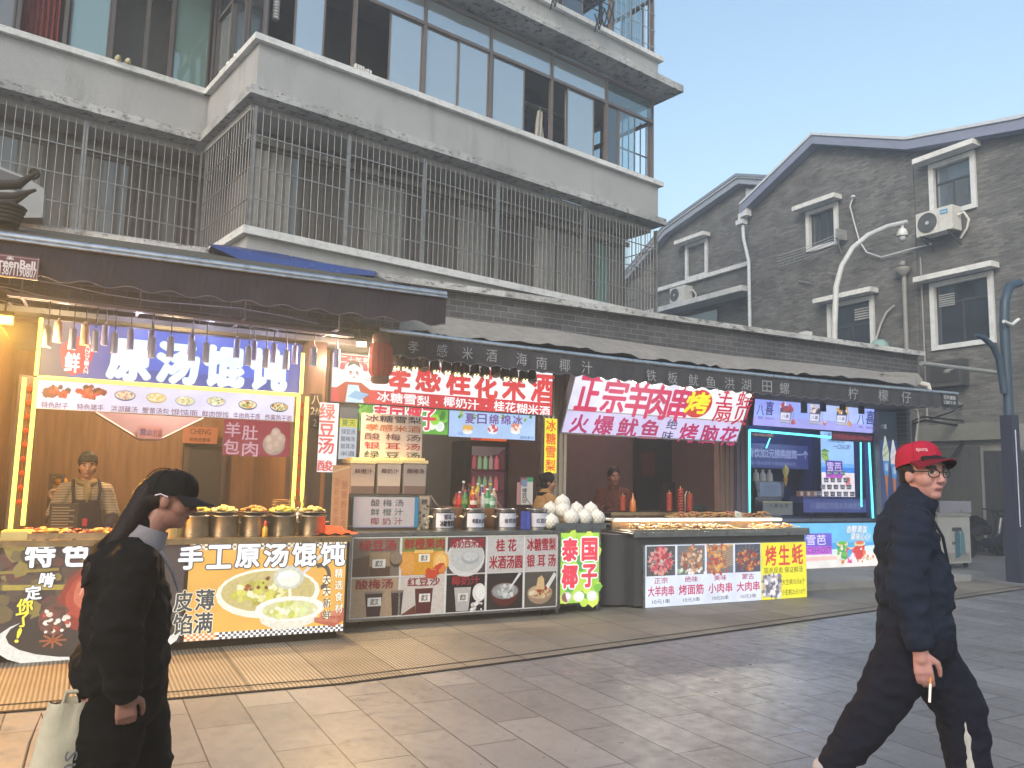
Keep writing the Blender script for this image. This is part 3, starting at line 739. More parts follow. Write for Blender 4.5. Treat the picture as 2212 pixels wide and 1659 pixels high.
# wall with window openings: build as strips between openings
wins = [(-11.99, -10.8, 8.3, 9.75), (-15.88, -14.77, 8.37, 9.62), (-12.09, -10.51, 4.93, 6.66), (-15.2, -13.7, 5.1, 6.68)]
xs_ = sorted(set([-18.25, -15.37, -12.4, -9.6, -6] + [v for q in wins for v in q[:2]]))
def roofz(x):
    for (a, za), (b, zb) in zip(roofl[:-1], roofl[1:]):
        if a <= x <= b: return za + (zb - za) * (x - a) / (b - a)
for a, b in zip(xs_[:-1], xs_[1:]):
    mid = (a + b) / 2; op = sorted([q[2:] for q in wins if q[0] <= mid <= q[1]]); z = 0
    for z0, z1 in op:
        w.face([(a, TB, z), (b, TB, z), (b, TB, z0), (a, TB, z0)]); z = z1
    w.face([(a, TB, z), (b, TB, z), (b, TB, roofz(b)), (a, TB, roofz(a))])
w.face([(-18.25, TB, 0), (-18.25, TB + 9, 0), (-18.25, TB + 9, 10.2), (-18.25, TB, 10.2)])
part('wall', w, house)
w = MB(GREYBRICK); w.box(-12.5, -12.42, TB - .05, TB + .01, 0, 10.1); part('pilaster', w, house)
w = MB(PAINT, '#b9bcc4')
for (a, za), (b, zb) in zip(roofl[:-1], roofl[1:]):
    o = .35; y0, y1 = TB - .32, TB + 9
    w.use(PAINT, '#7e849a'); p = [(a, za + .02), (b, zb + .02), (b, zb + .28), (a, za + .28)]
    w.face([(x, y0, z) for x, z in p]); w.face([(a, y0, za + .02), (b, y0, zb + .02), (b, TB, zb + .02), (a, TB, za + .02)], '#7a8098')
    w.use(PAINT, '#c2c7ce'); w.face([(a, y0 - .04, za + .28), (b, y0 - .04, zb + .28), (b, y0 - .04, zb + .36), (a, y0 - .04, za + .36)])
    w.face([(a, y0 - .04, za + .28), (b, y0 - .04, zb + .28), (b, y0, zb + .28), (a, y0, za + .28)])
    w.use(MATTE, '#5a5d64'); w.face([(a, y0 - .04, za + .36), (b, y0 - .04, zb + .36), (b, y1, zb + .36), (a, y1, za + .36)])
w.use(MATTE, '#9a9da8'); w.face([(-18.25, TB - .36, 10.22), (-18.25, TB + 9, 10.22), (-18.25, TB + 9, 10.56), (-18.25, TB - .36, 10.56)])
part('roof', w, house)
def hwin(x0, x1, z0, z1, n=2, tr=None, hood=True, glass=DGLASS, tb=TB, parent=None, curt=None, fcol='#d4d6d6'):
    f = MB(PAINT, fcol); e = .12
    f.box(x0 - e, x0, tb - .07, tb + .12, z0 - e, z1 + e); f.box(x1, x1 + e, tb - .07, tb + .12, z0 - e, z1 + e)
    f.box(x0, x1, tb - .066, tb + .12, z0 - e, z0); f.box(x0, x1, tb - .066, tb + .12, z1, z1 + e)
    win = part('window', f, parent or house)
    s_ = MB(PAINT, '#3b3d42'); zt = tr or z1
    for i in range(1, n):
        x = x0 + (x1 - x0) * i / n; s_.box(x - .03, x + .03, tb + .05, tb + .1, z0, zt)
    if tr: s_.box(x0, x1, tb + .048, tb + .098, tr - .03, tr + .03)
    s_.box(x0, x0 + .04, tb + .05, tb + .1, z0, z1); s_.box(x1 - .04, x1, tb + .05, tb + .1, z0, z1); part('sash', s_, win)
    gl = MB(glass); gl.box(x0 + .04, x1 - .04, tb + .07, tb + .08, z0, z1); part('pane', gl, win)
    if hood:
        h = MB(TRIM); h.box(x0 - .32, x1 + .3, tb - .42, tb - .07, z1 + .14, z1 + .27); part('hood', h, win)
    return win
HG = window_glass('pale_house_glass', (.10, .115, .13), .3)
hwin(-11.87, -10.92, 8.42, 9.63, 2, 9.2, glass=HG); hwin(-15.76, -14.89, 8.49, 9.5, 3, None)
hwin(-11.97, -10.63, 5.05, 6.54, 2, 6.1); hwin(-15.08, -13.82, 5.2, 6.56, 2, 5.95)
# downpipes
def pipe(pts, r, col, parent, name='downpipe', F=None, mat=PAINT):
    w = MB(mat, col); w.tube(pts, r, 10); part(name, w, parent)
w = MB(PAINT, '#d2d6da'); w.tube([(-18.32, TB - .15, 10.0), (-18.28, TB - .15, 9.4), (-18.1, TB - .12, 8.6), (-18.05, TB - .12, 0)], .055, 10)
w.box(-18.48, -18.2, TB - .3, TB - .05, 9.88, 10.02); w.box(-18.42, -18.3, TB - .25, TB - .1, 10.0, 10.25); w.box(-18.28, -18.0, TB - .3, TB - .08, 10.1, 10.32)
part('downpipe', w, house)
w = MB(PAINT, '#8d8b88'); w.tube([(-12.74, TB - .1, 7.0), (-12.74, TB - .1, 0)], .06, 10); w.lathe((-12.74, TB - .14, 6.98), [(.07, 0), (.2, .14), (.2, .22)], 10)
w.ball((-12.7, TB - .2, 7.28), .09, jit=.3); part('downpipe', w, house)
w = MB(PAINT, '#93918f'); w.tube([(-12.3, TB - .05, 7.4), (-12.28, TB - .05, 3.2)], .025, 6); part('conduit', w, house)
w = MB(PAINT, '#c2c6c8'); pts = [on(x, y, TB - .12, B) for x, y in ((1843, 425), (1836, 445), (1845, 480), (1856, 520), (1872, 545), (1905, 556), (1960, 540), (2012, 527))]
w.tube(pts, .022, 6); w.ball(pts[0], .07, .07, .05); part('cable', w, house)
w = MB(PAINT, '#b5b5b3'); w.tube([on(x, y, TB - .1, B) for x, y in ((1891, 738), (1903, 700), (1915, 675), (1932, 660))], .03, 6); part('cable', w, house)
for k in range(5):
    w = MB(PAINT, '#a9abac'); w.tube([on(x, y + 6 * k, TB - .5 + .07 * k, B) for x, y in ((1680, 553), (1740, 534), (1812, 505))], .012, 5); part('drying_wire', w, house)
w = MB(IRON, '#b8b8b6'); a = on(1806, 505, TB - .4, B); w.obox(a, a + Vector((.05, .38, 0)), .05, .3); w.obox(a + Vector((0, 0, -.1)), a + Vector((-.1, .35, -.5)), .03, .03); part('wire_bracket', w, house)
w = MB(IRON, '#9b9b99')
for x, y in ((1690, 560), (1700, 556), (1712, 556)): w.obox(on(x, y + 22, TB - .03, B), on(x + 6, y, TB - .03, B), .03, .02)
for x, y in ((1725, 606), (1787, 588)): w.obox(on(x, y, TB - .1, B), on(x + 30, y + 6, TB - .1, B), .03, .03)
part('wall_bracket', w, house)
# slatted duct grille behind two of the windows
w = MB(PAINT, '#a9aaab')
for k in range(5): w.box(-14.35, -13.9, TB + .02, TB + .05, 6.36 - .07 * k, 6.40 - .07 * k)
part('louvre', w, house); w = MB(PAINT, '#a9aaab')
for k in range(6): w.box(-11.9, -11.5, TB + .02, TB + .05, 6.3 - .055 * k, 6.33 - .055 * k)
part('louvre', w, house)
w = MB(MATTE, '#4a4a4a'); w.box(-12.12, -11.2, TB - .28, TB, 3.98, 4.62); w.use(MATTE, '#3a3a3a'); w.box(-12.0, -11.32, TB - .3, TB - .28, 4.08, 4.54)
w.use(PAINT, '#a5a5a0'); w.box(-11.62, -11.5, TB - .308, TB - .3, 4.3, 4.38); part('vent_box', w, house)
w = MB(CONCRETE); w.box(-18.25, -6, TB - .03, TB, 0, 3.0); part('plinth', w, house)
# dark shutters and doors at alley level
for x0, x1, z1, c in ((-14.2, -12.6, 2.3, '#3d3d3c'), (-12.5, -11.0, 2.5, '#4b4b49'), (-10.9, -9.6, 2.4, '#38383a')):
    w = MB(PAINT, c); w.box(x0, x1, TB - .08, TB - .03, .05, z1)
    for k in range(7): w.box(x0 + .1 + (x1 - x0 - .2) * k / 7, x0 + .16 + (x1 - x0 - .2) * k / 7, TB - .1, TB - .08, .1, z1 - .05)
    part('door', w, house)
w = MB(PAINT, '#77776f'); w.box(-12.4, -10.3, TB - .25, TB - .03, 2.65, 3.05); part('beam', w, house)

# annex at the back left
annex = thing('brick_house', 'smaller grey brick gable house behind the block of flats', 'house', (-20.5, TB + .6, 0), B)
ta = TB + .6
w = MB(GREYBRICK); ol = [(-26, 0), (-26, 9.0), (-22.7, 10.75), (-18.95, 11.55), (-17.2, 10.9), (-17.2, 0)]; w.prism(ol, ta, ta + 7); part('wall', w, annex)
w = MB(PAINT, '#aeb3bd')
rl = [(-26, 9.0), (-22.7, 10.75), (-18.95, 11.55), (-17.2, 10.9)]
for (a, za), (b, zb) in zip(rl[:-1], rl[1:]):
    w.use(PAINT, '#8f96a4'); w.prism([(a, za + .02), (b, zb + .02), (b, zb + .22), (a, za + .22)], ta - .3, ta + 7)
    w.use(PAINT, '#d3d8de'); w.prism([(a, za + .22), (b, zb + .22), (b, zb + .27), (a, za + .27)], ta - .36, ta + 7)
    w.use(PAINT, '#7b8494'); w.prism([(a, za + .27), (b, zb + .27), (b, zb + .36), (a, za + .36)], ta - .4, ta + 7)
part('roof', w, annex)
w = MB(PAINT, '#c9d2da'); w.prism([(-18.84, 10.75), (-18.84, 11.42), (-18.0, 11.05)], ta - .05, ta - .01); part('gable_panel', w, annex)
hwin(-21.72, -20.82, 8.95, 10.05, 2, None, True, DG2, ta, annex)
w = MB(TRIM); w.box(-23.5, -18.35, ta - .12, ta - .01, 8.72, 8.86); w.box(-23.5, -18.35, ta - .8, ta - .01, 7.7, 7.88); part('string_course', w, annex)
w = MB(DGLASS); w.box(-23.2, -20.2, ta - .08, ta - .02, 6.4, 7.6); part('window', w, annex)

# air conditioners
def aircon(x, z, wd, ht, tb, lab, fan=1, cb=None):
    r = thing('air_conditioner', lab, 'air conditioner', (x + wd / 2, tb - .3, z), B)
    b = MB(PAINT, '#cdccc6'); b.box(x, x + wd, tb - .52, tb - .16, z, z + ht); b.use(PAINT, '#b5b4ae'); b.box(x + wd * .62, x + wd * .63, tb - .524, tb - .52, z + .02, z + ht - .02); part('casing', b, r)
    f = MB(PAINT, '#4a4d50'); c = (x + wd * .32, tb - .535, z + ht * .5); rr = ht * .42
    f.lathe((c[0], tb - .521, c[2]), [(rr, 0), (rr, .004)], 28, axis=(0, -1, 0))
    f.use(PAINT, '#6f7376')
    for k in range(1, 7): f.lathe(c, [(rr * k / 6.2, 0), (rr * k / 6.2 + .006, .004), (rr * k / 6.2 + .012, 0)], 26, axis=(0, -1, 0), cap=False)
    f.use(PAINT, '#b9bbbb'); f.lathe(c, [(rr * .2, 0), (rr * .18, .012)], 16, axis=(0, -1, 0)); part('fan_grille', f, r)
    if cb:
        p_ = MB(PRINT, '#3f8fbd'); p_.box(x + wd * .68, x + wd * .88, tb - .53, tb - .52, z + ht * .7, z + ht * .88)
        pn = Panel(p_, (x + wd * .69, tb - .531, z + ht * .71), (wd * .18, 0, 0), (0, 0, ht * .15), (0, -1, 0), PRINT); pn.text('Gome', .05, .2, .95, .85, '#e8f2f6'); part('badge', p_, r)
    for xx in (x + .12, x + wd - .12): k = MB(IRON, '#6a6a68'); k.obox((xx, tb, z - .02), (xx, tb - .55, z - .02), .04, .04); k.obox((xx, tb, z - .3), (xx, tb - .5, z - .04), .03, .03); part('bracket', k, r)
    t_ = MB(PAINT, '#d8d8d2'); t_.tube([(x + wd, tb - .3, z + ht * .6), (x + wd + .12, tb - .25, z + ht * .7), (x + wd + .18, tb - .15, z + ht * .4), (x + wd + .1, tb - .1, z + .05), (x + wd - .1, tb - .05, z - .15)], .03, 7); part('hose', t_, r)
aircon(-12.08, 7.78, .95, .6, TB, 'white air conditioner with a blue badge under the upper window', cb=1)
aircon(-22.15, 7.98, .8, .55, ta, 'small pale air conditioner on the rear brick gable')
# ================================================================== picture helpers
def uvp(pn, x, y, F=None):
    F = S if F is None else F
    d = F.to_3x3().transposed() @ ray(x, y); e = Vector((0, 0, CAM_H))
    k = (pn.o - e).dot(pn.N) / d.dot(pn.N); q = e + d * k - pn.o
    return q.dot(pn.U) / pn.U.length_squared, q.dot(pn.V) / pn.V.length_squared
def pt(pn, st, cx, cy, w_, h_, col, l=2, bold=.02, **k):
    u0, _ = uvp(pn, cx - w_ / 2, cy); u1, _ = uvp(pn, cx + w_ / 2, cy); _, v0 = uvp(pn, cx, cy + h_ / 2); _, v1 = uvp(pn, cx, cy - h_ / 2)
    pn.text(st, u0, v0, u1, v1, col, l, bold, **k)
def prow(pn, st, xa, ya, xb, yb, h_, col, l=2, bold=.02, fill=.9, **k):
    """characters spaced from photo position a to b (centres of first and last)"""
    n = len(st)
    for i, ch in enumerate(st):
        if ch == ' ': continue
        t = i / max(1, n - 1); w_ = abs(xb - xa) / max(1, n - 1) * fill
        pt(pn, ch, xa + (xb - xa) * t, ya + (yb - ya) * t, w_, h_, col, l, bold, **k)
def puv(pn, cx, cy, w_, h_):
    u0, _ = uvp(pn, cx - w_ / 2, cy); u1, _ = uvp(pn, cx + w_ / 2, cy); _, v0 = uvp(pn, cx, cy + h_ / 2); _, v1 = uvp(pn, cx, cy - h_ / 2)
    return u0, v0, u1, v1
def pl(t0, pts, F=None): return [on(x, y, t0, F) for x, y in pts]
def poster(name, label, cat, s0, s1, z0, z1, t, col, base=PRINT, art=None, th=.012, F=None, group=None, backcol='#777777'):
    mb = MB(PAINT, backcol); mb.box(s0, s1, t + .001, t + th, z0, z1)
    pn = Panel(mb, (s0, t, z0), (s1 - s0, 0, 0), (0, 0, z1 - z0), (0, -1, 0), base, art); pn.rect(0, 0, 1, 1, col, 0)
    return mb, pn, lambda: solo(name, mb, label, cat, ((s0 + s1) / 2, t, z0), F, group)
MEAT = ['#8a2f22', '#b0442c', '#d0694a', '#5a1d18', '#c98a6a', '#e2a98c']
WHITEFOOD = ['#f2ead0', '#e6d9a8', '#cdbf88', '#fff8e6', '#b9c47a']
GREENY = ['#4f7d3a', '#7ba84b', '#a8c46a']

# ================================================================== noodle shop (left)
SIG = 8.3
root, mb, pn = lightbox('shop_sign', 'blue backlit shop sign with bulky white characters and a red seal', 'sign', -.45, 1.87, 2.32, 2.83, SIG, .14, '#4a4650', border=.015)
pn.rect(0, 0, 1, 1, '#4c58a8', 0); pn.rect(0, 0, .1, 1, '#54506e', 1); pn.rect(.3, .25, .95, 1, '#5068d0', 1)
u0, v0, u1, v1 = puv(pn, 165, 768, 68, 84)
blob = [(u0 + (u1 - u0) * (.5 + .52 * math.cos(a) * (1 + .08 * math.sin(5 * a))), v0 + (v1 - v0) * (.5 + .5 * math.sin(a) * (1 + .07 * math.cos(7 * a)))) for a in [6.283 * i / 40 for i in range(40)]]
pn.poly(blob, '#e8344e', 2)
pt(pn, '鲜', 156, 783, 34, 44, '#ffffff', 3, .035); u, v = uvp(pn, 188, 772)
pn.vtext('SHANGXIAN', u - .008, v - .3, u + .008, v + .38, '#ffffff', 3, .02, gap=.1)
for ch, cx, cy, w_, h_ in (('原', 280, 778, 100, 92), ('汤', 384, 785, 96, 92), ('馄', 484, 792, 92, 92), ('饨', 580, 799, 84, 92)):
    pt(pn, ch, cx, cy, w_, h_, '#e6fbff', 3, .075)
part('sign_face', mb, root)
root, mb, pn = lightbox('menu_lightbox', 'long white backlit menu strip with eight dish pictures', 'sign', -.45, 1.82, 2.035, 2.285, SIG - .02, .08, '#cfcad6', border=.008)
pn.rect(0, 0, 1, 1, '#dcd8f0', 0)
items = [('特色肘子', 122, 848, 'm'), ('特色猪手', 197, 850, 'm'), ('洪湖藕汤', 270, 855, 's'), ('蟹黄汤包', 338, 860, 'y'), ('馄饨面', 400, 867, 'w'), ('鲜肉馄饨', 467, 868, 'w'), ('牛肉热干面', 535, 875, 'n'), ('炸酱热干面', 603, 880, 'n')]
for i, (st, x, y, k) in enumerate(items):
    u, v = uvp(pn, x, y); r = .34
    if k == 'm':
        sub = pn.sub(u - .056, v - .26, u + .056, v + .28); sub.ell(.5, .3, .5, .3, '#e9e4ee', 0); sub.scatter(45, MEAT[:4] + ['#d23a28'], .2, (.08, .15, .92, .95), 1, True, 3)
    else:
        pn.bowl(u, v + .02, .36, {'s': '#3c4a80', 'y': '#c9a96a', 'w': '#9aa0b8', 'n': '#39485e'}[k], '#e2d6b8', {'s': ['#d69a86', '#e8d5b5', '#b5604c'], 'y': ['#f3e9c0', '#e2c46a'], 'w': WHITEFOOD + ['#6a8a5a'], 'n': ['#c88e3c', '#e3bd6e', '#7b4a2a', '#8fae5a']}[k], 1, .6, .5)
    pt(pn, st, x - 2 if i else 118, 876 + (x - 122) * .057, 58, 15, '#6d2a48', 3, .012)
part('sign_face', mb, root)
root = thing('light_outline', 'glowing yellow light strips framing the noodle shop counter window', 'light strip', (.7, SIG, .95), S)
def strip(p, q, col='#ffe25a', r=.02):
    w = MB(TUBE, col); w.tube([p, q], r, 6); part('light_strip', w, root)
YL = '#ffe05a'
for s_, a, b in ((-.555, .97, 2.29), (-.465, 1.0, 2.3), (1.86, 1.1, 2.31), (1.945, 1.1, 2.29)): strip((s_, SIG - .05, a), (s_, SIG - .05, b))
strip((-.46, SIG - .05, 2.305), (1.86, SIG - .05, 2.305)); strip((-.47, SIG - .05, 2.32), (-.47, SIG - .05, 2.84)); strip((1.88, SIG - .05, 2.32), (1.88, SIG - .05, 2.74))
for s_ in (-.6, 1.83): w = MB(DWOOD); w.box(s_, s_ + .16, SIG, SIG + .08, .1, 2.32); part('timber_board', w, root)
for s_ in (-.51, 1.9):
    w = MB(CLOTH, '#b2402c')
    w.tube([(s_, SIG - .03, 1.15), (s_, SIG - .03, 2.25)], .004, 4)
    for k in range(9): w.ball((s_ + rnd.uniform(-.002, .002), SIG - .03, 1.2 + .125 * k), .022, .02, .028, 8, 6)
    part('bead_string', w, root)
# red board inside
mb, pn, fin = poster('hanging_board', 'red board with four white characters and a dumpling picture', 'sign', sx(482, 950, 8.7), sx(626, 950, 8.7), sz(550, 985, 8.7), sz(550, 905, 8.7), 8.7, '#a82e4c', DIM)
for ch, cx, cy in (('羊', 503, 928), ('肚', 540, 935), ('包', 500, 965), ('肉', 540, 970)): pt(pn, ch, cx, cy, 34, 32, '#e9b9c8', 2, .02)
u, v = uvp(pn, 592, 952); pn.ell(u, v - .1, .17, .3, '#b9a49a', 1)
for du, dv in ((-.07, 0), (.05, -.12), (.02, .2), (.1, .05), (-.05, -.2)): pn.ell(u + du, v + dv, .075, .16, '#d9b8a6', 2 + dv); pn.ell(u + du - .01, v + dv + .03, .04, .08, '#ecd0bf', 2.5 + dv)
fin()
# trapezoid ceiling shade with a menu board and a small orange plate above the back door
w = MB(PAINT, '#8b7490'); ta_ = 9.6
w.prism([(q.x, q.z) for q in pl(ta_, ((205, 890), (440, 903), (345, 950), (303, 950)))], ta_, ta_ + .3)
w.use(PAINT, '#b8a0b0')
for a, b in (((205, 890), (303, 950)), ((303, 950), (345, 950)), ((345, 950), (440, 903))): w.tube([on(*a, ta_ - .01), on(*b, ta_ - .01)], .012, 5)
solo('extractor_hood', w, 'violet grey trapezoid hood hanging inside the noodle shop', 'hood', on(320, 920, ta_))
mb, pn, fin = poster('wall_board', 'small pink price board below the trapezoid hood', 'board', sx(297, 930, 9.55), sx(352, 930, 9.55), sz(320, 948, 9.55), sz(320, 920, 9.55), 9.55, '#8e6a80', PRINT)
pn.text('营业', .1, .3, .6, .8, '#4a4480'); pn.text('价目', .62, .2, .95, .8, '#6a3a50'); fin()
mb, pn, fin = poster('door_plate', 'orange plate with dark lettering above the inner doorway', 'sign', sx(395, 940, 10.9), sx(470, 940, 10.9), sz(430, 958, 10.9), sz(430, 922, 10.9), 10.9, '#a86a50', PRINT)
pn.text('CHENG', .2, .55, .8, .88, '#4c2a2a'); pn.text('吃完还想来', .2, .12, .8, .35, '#4c2a2a'); fin()
w = MB(PAINT, '#30262e'); p, q = on(398, 1110, 11.1), on(478, 965, 11.1); w.box(p.x, q.x, 11.05, 11.19, .1, q.z)
w.use(PAINT, '#4c3c40'); w.box(p.x - .06, p.x, 11.0, 11.19, .1, q.z + .06); w.box(q.x, q.x + .06, 11.0, 11.19, .1, q.z + .06); w.box(p.x, q.x, 11.0, 11.19, q.z, q.z + .06)
w.use(STEEL, '#888888'); w.box(p.x + .08, p.x + .12, 11.0, 11.04, 1.0, 1.2)
solo('inner_door', w, 'dark doorway at the back of the noodle shop', 'door', (p.x, 11.1, .1))
w = MB(MATTE, '#2b2524'); p, q = on(557, 1085, 10.9), on(590, 990, 10.9); w.box(p.x, q.x, 10.8, 11.15, .1, q.z + .3); solo('timber_post', w, 'dark post standing at the back of the noodle shop', 'post', (p.x, 10.9, .1))
w = MB(WOOD); p, q = on(385, 1075, 10.4), on(650, 1065, 10.4); w.box(p.x, q.x + .1, 10.2, 11.0, .95, 1.0); w.box(p.x + .1, q.x, 10.3, 10.95, .1, .95); solo('work_bench', w, 'long wooden work bench behind the pots', 'bench', (p.x, 10.4, .1))
# round speaker and wall shelf at the left
def small_shelf():
    r = thing('wall_shelf', 'narrow wooden shelf with jars at the left of the noodle shop', 'shelf', on(115, 1060, 9.6))
    w = MB(DWOOD)
    p, q = on(97, 1130, 9.6), on(140, 1030, 9.6)
    w.box(p.x, q.x, 9.6, 9.9, p.z, p.z + .03); w.box(p.x, q.x, 9.6, 9.9, q.z, q.z + .03); w.box(p.x, q.x, 9.6, 9.9, (p.z + q.z) / 2, (p.z + q.z) / 2 + .03); w.box(p.x, p.x + .03, 9.6, 9.9, p.z, q.z); w.box(q.x - .03, q.x, 9.6, 9.9, p.z, q.z)
    part('board', w, r)
    w = MB(GLOSS, '#c98a30'); c = on(130, 1040, 9.65); w.ball(c, .07, .05, .05)
    w.use(PAINT, '#b98f74'); c = on(116, 1068, 9.6); w.lathe(c, [(.06, 0), (.06, .01), (.035, .02), (.03, .012)], 18, axis=(0, -1, 0)); part('jar', w, r)
small_shelf()

# ---- counters of the noodle shop
CF = 7.38
cnt = thing('food_counter', 'noodle shop counter with two bright food picture panels', 'counter', (.8, 7.6, 0))
w = MB(PAINT, '#3c2c24'); w.box(-.56, 2.2, CF + .03, 8.2, .07, .9); w.use(MATTE, '#1d1a18'); w.box(-.5, 2.14, CF + .08, 8.1, 0, .07); part('body', w, cnt)
w = MB(STEEL, '#b59a78'); w.box(-.58, 2.22, CF - .015, 8.24, .9, .935); w.box(-.58, 2.22, CF - .02, CF + .0, .885, .9); part('worktop', w, cnt)
# left picture panel
def lit_sheet(name, s0, s1, z0, z1, t, parent, lab=None):
    mb = MB(LIT); pn = Panel(mb, (s0, t, z0), (s1 - s0, 0, 0), (0, 0, z1 - z0), (0, -1, 0), LIT, LITART); return mb, pn, lambda: part(name, mb, parent, lab)
mb, pn, fin = lit_sheet('picture_panel', -.54, .79, .08, .885, CF + .01, cnt, 'dark backlit panel with a glazed pork knuckle')
pn.rect(0, 0, 1, 1, '#33252c', 0); 
q = pn.sub(0, 0, 1, 1, 1); q.art = LITPICT
q.scatter(60, ['#6a5a34', '#8c7a3c', '#4a3a30', '#5a2c2a', '#3a3026'], .09, (0, .3, .5, .98), 0, False, 2)
q.line(.02, .62, .4, .6, .05, '#b09a3e', 2); q.line(.0, .76, .3, .78, .03, '#8e7a34', 2)
q.ell(.5, .1, .5, .28, '#e9e5dc', 3); q.ell(.52, .16, .46, .24, '#20181c', 3.4)
def blobpoly(cx, cy, pts, asp): return [(cx + x / asp, cy + y) for x, y in pts]
kn = [(-.33, -.18), (-.36, .02), (-.28, .2), (-.12, .36), (.08, .46), (.2, .42), (.3, .2), (.32, -.05), (.22, -.2), (.05, -.24), (-.08, -.3), (-.2, -.28)]
q.poly(blobpoly(.52, .47, kn, pn.asp), '#8e2418', 4); q.poly(blobpoly(.5, .5, [(x * .72, y * .72) for x, y in kn], pn.asp), '#b23c28', 4.4); q.poly(blobpoly(.47, .54, [(x * .38, y * .5) for x, y in kn], pn.asp), '#cf6a50', 4.8)
for a in range(7): q.line(.42 + .03 * a, .52 + .04 * (a % 3), .44 + .03 * a, .62 + .03 * (a % 2), .012, '#f0b09c', 5.2)
q.ell(.3, .3, .085, .15, '#6a3a34', 5); q.scatter(40, ['#e6d8c8', '#c24a3c', '#4a2620', '#efe6da', '#a03428'], .028, (.22, .16, .38, .42), 5.3, True, 1)
for a in range(8): q.line(.3, .1, .3 + .07 * math.cos(a * .785) , .1 + .075 * math.sin(a * .785), .02, '#a0522e', 5.6)
for ch, cx, cy, w_, h_ in (('特', 87, 1197, 66, 58), ('色', 165, 1195, 62, 58), ('猪', 232, 1196, 62, 58), ('手', 302, 1198, 62, 58)): pt(pn, ch, cx, cy, w_, h_, '#ffffff', 7, .05, outline='#26303c', ow=.05)
for ch, cx, cy, s_, c, rt in (('啃', 102, 1252, 34, '#ffffff', -.15), ('定', 72, 1280, 36, '#ffffff', .1), ('你', 54, 1308, 36, '#ffee3c', .1), ('了', 50, 1338, 30, '#ffee3c', .15), ('!', 40, 1372, 12, '#ffee3c', -.2)):
    pt(pn, ch, cx, cy, s_ if ch != '!' else 10, 32, c, 7, .045, outline='#1c2028', ow=.05, rot=rt)
fin()
# right picture panel
mb, pn, fin = lit_sheet('picture_panel', .82, 2.18, .08, .885, CF + .01, cnt, 'orange backlit panel with a wonton pot and a ladle')
pn.rect(0, 0, 1, 1, '#eab04c', 0)
for j in range(3):
    for i in range(58):
        if (i + j) % 2: pn.rect(i / 58, j * .024, (i + 1) / 58, (j + 1) * .024, '#ffffff' if i > 10 else '#d98a34', 1); pn.rect(i / 58, 1 - (j + 1) * .022, (i + 1) / 58, 1 - j * .022, '#fff6e0', 1)
        else: pn.rect(i / 58, j * .024, (i + 1) / 58, (j + 1) * .024, '#4a4038' if i > 10 else '#e8e0d0', 1); pn.rect(i / 58, 1 - (j + 1) * .022, (i + 1) / 58, 1 - j * .022, '#8a7058' if i % 4 else '#c9a070', 1)
q = pn.sub(0, 0, 1, 1, 1); q.art = LITPICT
q.ell(.5, .46, .33, .27, '#f6efdc', 1); q.ell(.5, .48, .3, .22, '#c9b878', 1.4)
q.scatter(46, ['#d8d25a', '#c4c04a', '#e9e0a0', '#b0a83e', '#f0ecc0'], .05, (.26, .36, .62, .58), 1.7, True, 2); q.scatter(9, ['#9a4a2a', '#7a3a22'], .025, (.35, .5, .6, .62), 4, False, .5)
q.poly([(.83 + .07 * math.cos(a), .62 + .15 * math.sin(a)) for a in [-1.5 + 3.6 * i / 14 for i in range(15)]] + [(.83 + .045 * math.cos(a), .62 + .1 * math.sin(a)) for a in [2.1 - 3.6 * i / 14 for i in range(15)]], '#4a4640', 2)
q.line(.69, .62, .9, .98, .035, '#d8d8d0', 4); q.ell(.62, .62, .1, .13, '#cfcfc0', 4.4); q.ell(.62, .61, .075, .09, '#efeede', 4.7); q.ell(.6, .65, .05, .03, '#ffffff', 5)
q.line(.63, .5, .64, .28, .035, '#f2eccc', 4)
q.poly([(.42, .3), (.86, .3), (.8, .12), (.7, .06), (.55, .06), (.46, .14)], '#eae4d2', 4.2); q.ell(.64, .28, .225, .135, '#f6f2e6', 4.6); q.ell(.64, .27, .18, .1, '#d9d6a0', 4.9)
q.scatter(34, ['#e8e490', '#f4f2d0', '#c9cc60', '#dfe8a0'], .04, (.48, .19, .8, .35), 5.2, True, 1.4)
q.poly([(.86, .2), (1, .26), (1, .12), (.93, .05), (.8, .12)], '#b5583c', 6); q.line(.84, .2, .98, .2, .05, '#cf8060', 6.3); q.line(.8, .15, .96, .12, .045, '#c77456', 6.4)
prow(pn, '手工原汤馄饨', 412, 1204, 718, 1196, 52, '#ffffff', 8, .05, .88, outline='#3a4050', ow=.05)
for ch, cx, cy in (('皮', 396, 1298), ('薄', 442, 1295), ('馅', 394, 1348), ('满', 438, 1345)): pt(pn, ch, cx, cy, 42, 46, '#2f3a44', 8, .03, outline='#fff4d8', ow=.03)
for i, ch in enumerate('天天新鲜'): pt(pn, ch, 705, 1252 + 25 * i, 17, 20, '#5a3418', 8.5, .02); u, v = uvp(pn, 705, 1252 + 25 * i); pn.ell(u, v, .027, .048, '#fff4d4', 8)
for i, ch in enumerate('精选食材'): pt(pn, ch, 731, 1238 + 25 * i, 17, 20, '#fffbe8', 8.5, .02, outline='#a06a28', ow=.03)
fin()
